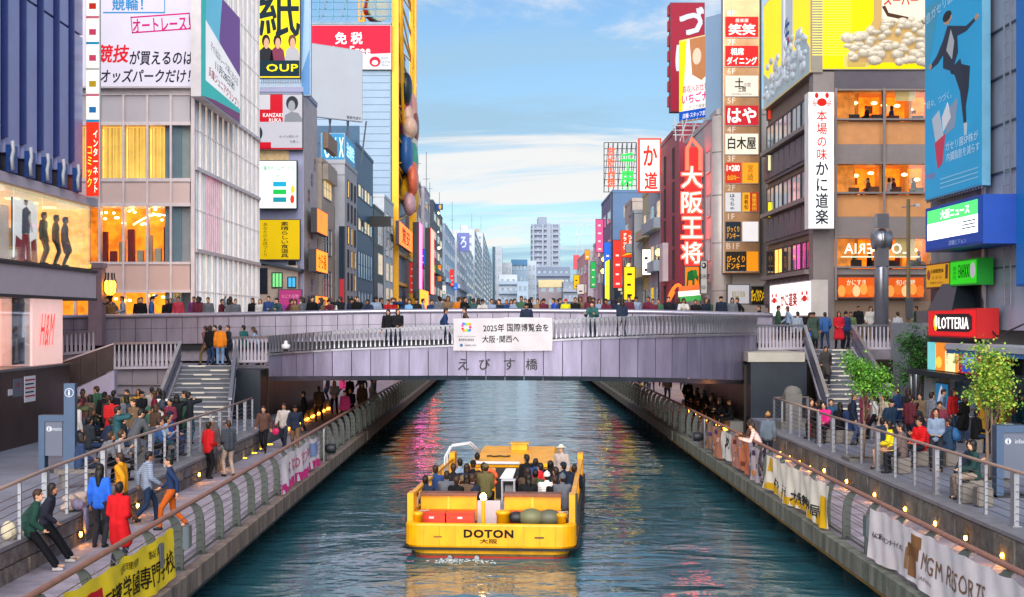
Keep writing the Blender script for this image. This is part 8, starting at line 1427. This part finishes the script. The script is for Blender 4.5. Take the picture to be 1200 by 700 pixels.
# ================================================================ right terrace crowd
RTC = [(1036, 43.6, 'stand', 100, '#a89a88', 'coat', 'bob', 'cream coat with dark bobbed hair', '#8a7a6a', {}), (1043, 41.0, 'walk', -150, '#20344a', 'jacket', 'cap', 'navy jacket and backpack', '#20242c', dict(pack='#3a4a5a')), (1066, 42.6, 'hips', -60, '#4a1c24', 'jacket', 'short', 'black and red jacket by the menu stand', '#1b2436', {}), (1097, 36.4, 'hips', 160, '#7e8fa8', 'top', 'long', 'pale blue sweater standing', '#20242c', {}), (1101, 39.4, 'stand', 170, '#5c2233', 'jacket', 'short', 'maroon jacket behind pale sweater', '#20242c', {}), (1143, 41.2, 'sit', -80, '#0f1013', 'jacket', 'short', 'black jacket seated at cafe table', '#20304a', {}), (1187, 44.0, 'walk', 60, '#14151a', 'jacket', 'short', 'blurred black jacket at right shop', '#14151a', {}), (1079, 37.6, 'sit', 120, '#b01418', 'jacket', 'short', 'red jacket seen from behind', '#20242c', {}), (1089, 38.4, 'hunch', 60, '#a0141c', 'jacket', 'short', 'second red jacket bending', '#20242c', {}), (1114, 37.6, 'sit', 40, '#2a4058', 'jacket', 'short', 'red and blue jacket with blue backpack', '#20304a', dict(pack='#2a5a8a')), (1058, 35.8, 'sit', 60, '#6a5a58', 'jacket', 'short', 'taupe jacket seated by railing', '#20242c', {}), (1044, 36.9, 'sit', 75, '#d8c01c', 'jacket', 'bob', 'bright yellow jacket with bare legs', '#b88868', {}), (1033, 37.9, 'sit', -60, '#24344a', 'jacket', 'short', 'navy jacket and white mask', '#20304a', {}), (1124, 31.4, 'hunch', -100, '#24283a', 'jacket', 'bob', 'dark top with brown hair and green trousers', '#1f4a2c', {}), (1142, 30.8, 'sit', 90, '#1f3a3a', 'jacket', 'bob', 'dark teal jumper and beige trousers', '#8a7a6e', {}), (951, 46.6, 'sit', 180, '#3a3034', 'jacket', 'long', 'dark jacket drinking behind corner railing', '#7a1c24', {}), (961, 46.2, 'sit', 60, '#1a1c22', 'jacket', 'bob', 'black jacket at corner railing', '#20242c', {}), (966, 45.0, 'sit', 150, '#d02a78', 'jacket', 'bob', 'hot pink top', '#20242c', {}), (974, 46.6, 'sit', 170, '#2a4a6a', 'jacket', 'short', 'blue patterned jacket', '#20242c', {}), (985, 44.6, 'sit', 20, '#14151a', 'jacket', 'long', 'black top with long hair, back turned', '#14151a', {}), (996, 44.2, 'sit', -30, '#24345a', 'jacket', 'bob', 'navy beside long hair', '#14151a', {}), (1068, 45.2, 'hunch', -60, '#20242c', 'jacket', 'short', 'black at the middle of terrace', '#14151a', {}), (1165, 43.8, 'stand', 100, '#1b2436', 'jacket', 'short', 'navy jacket behind the yellow green tree', '#14151a', {})]
for px, d, po, rz, c_, tk, h_, nm, lg, k in RTC: person(po, (gx(px, d), d, TZ + .002), rz, 'person on right terrace, %s' % nm, c_, tk, lg, h_, group='crowd on the right terrace', **k)
for i, q in enumerate([q for q in RTC if q[2] in ('sit', 'hunch')]): cube_seat(gx(q[0], q[1]), q[1], TZ, 'stone cube seat under right terrace sitter in ' + q[7])
# diners behind the restaurant glass
for i, (px, fl) in enumerate(((1018, 140), (1046, 140), (1020, 226), (1043, 226), (1050, 226), (1072, 226), (1002, 313), (1020, 313), (1054, 313), (1078, 313))):
    c_ = PAL[(i * 5) % 12]; person('sit', (gx(px, 68.8), 69.1, gz(fl, 68) - .35), (90, -90)[i % 2], 'diner in %s behind %s restaurant floor glass, %s' % (CNAME[c_], {140: 'top', 226: 'middle', 313: 'lower'}[fl], ORD[i]), c_, 'jacket', NAVY, ('short', 'bob')[i % 2], s=.9, group='restaurant diners')

# fuller crowd: second rows on the terraces and sitters on the left stair
r = random.Random(99)
XT = ['standing', 'waiting', 'looking down at hands', 'turned aside', 'facing the canal']
for i in range(16):
    px = 88 + i * 8.6; d = 40 + (i * 7 % 11) * .75; x = min(gx(px, d), -9.9); c_ = PAL[(i * 5 + 3) % 12]; po = ('stand', 'hips', 'sit', 'stand')[i % 4]
    person(po, (x, d, TZ + .002), r.uniform(-160, 160), 'person in %s in the rear of left terrace crowd, %s from left' % (CNAME[c_], ORD[i]), c_, ('jacket', 'coat')[i % 2], r.choice([NAVY, BLK, '#2a3a58']), ('short', 'bob', 'long', 'short', 'cap')[i % 5], group='rear of the left terrace crowd', s=r.uniform(.93, 1.03), bag='#3a3028' if i % 4 == 1 else None, pack='#303848' if i % 5 == 2 else None)
for i in range(13):
    px = 1000 + i * 13; d = 44.0 + (i * 5 % 7) * .7; x = max(gx(px, d), 10.6); c_ = PAL[(i * 7 + 1) % 12]; po = ('stand', 'hips', 'walk')[i % 3]
    person(po, (x, d, TZ + .002), r.uniform(-160, 160), 'person in %s at the back of right terrace, %s from left' % (CNAME[c_], ORD[i]), c_, ('jacket', 'coat', 'top')[i % 3], r.choice([NAVY, BLK, '#2a3a58']), ('short', 'bob', 'long', 'short')[i % 4], group='back of the right terrace crowd', s=r.uniform(.93, 1.03), bag='#6a3a28' if i % 4 == 1 else None)
for i in range(22):
    px = 130 + i * 35; p = up_at(min(px, 900)); c_ = PAL[(i * 5 + 2) % 12]; d = p.y + 1.5 + (i * 3 % 5) * .8; person(('walk', 'stand', 'hips')[i % 3], (gx(px, d), d, 5.05), r.uniform(0, 360), 'person in %s passing in third row on the bridge, %s from left' % (CNAME[c_], ORD[i]), c_, 'jacket', NAVY, ('short', 'bob', 'long')[i % 3], group='third row on the upper bridge', s=r.uniform(.96, 1.08))
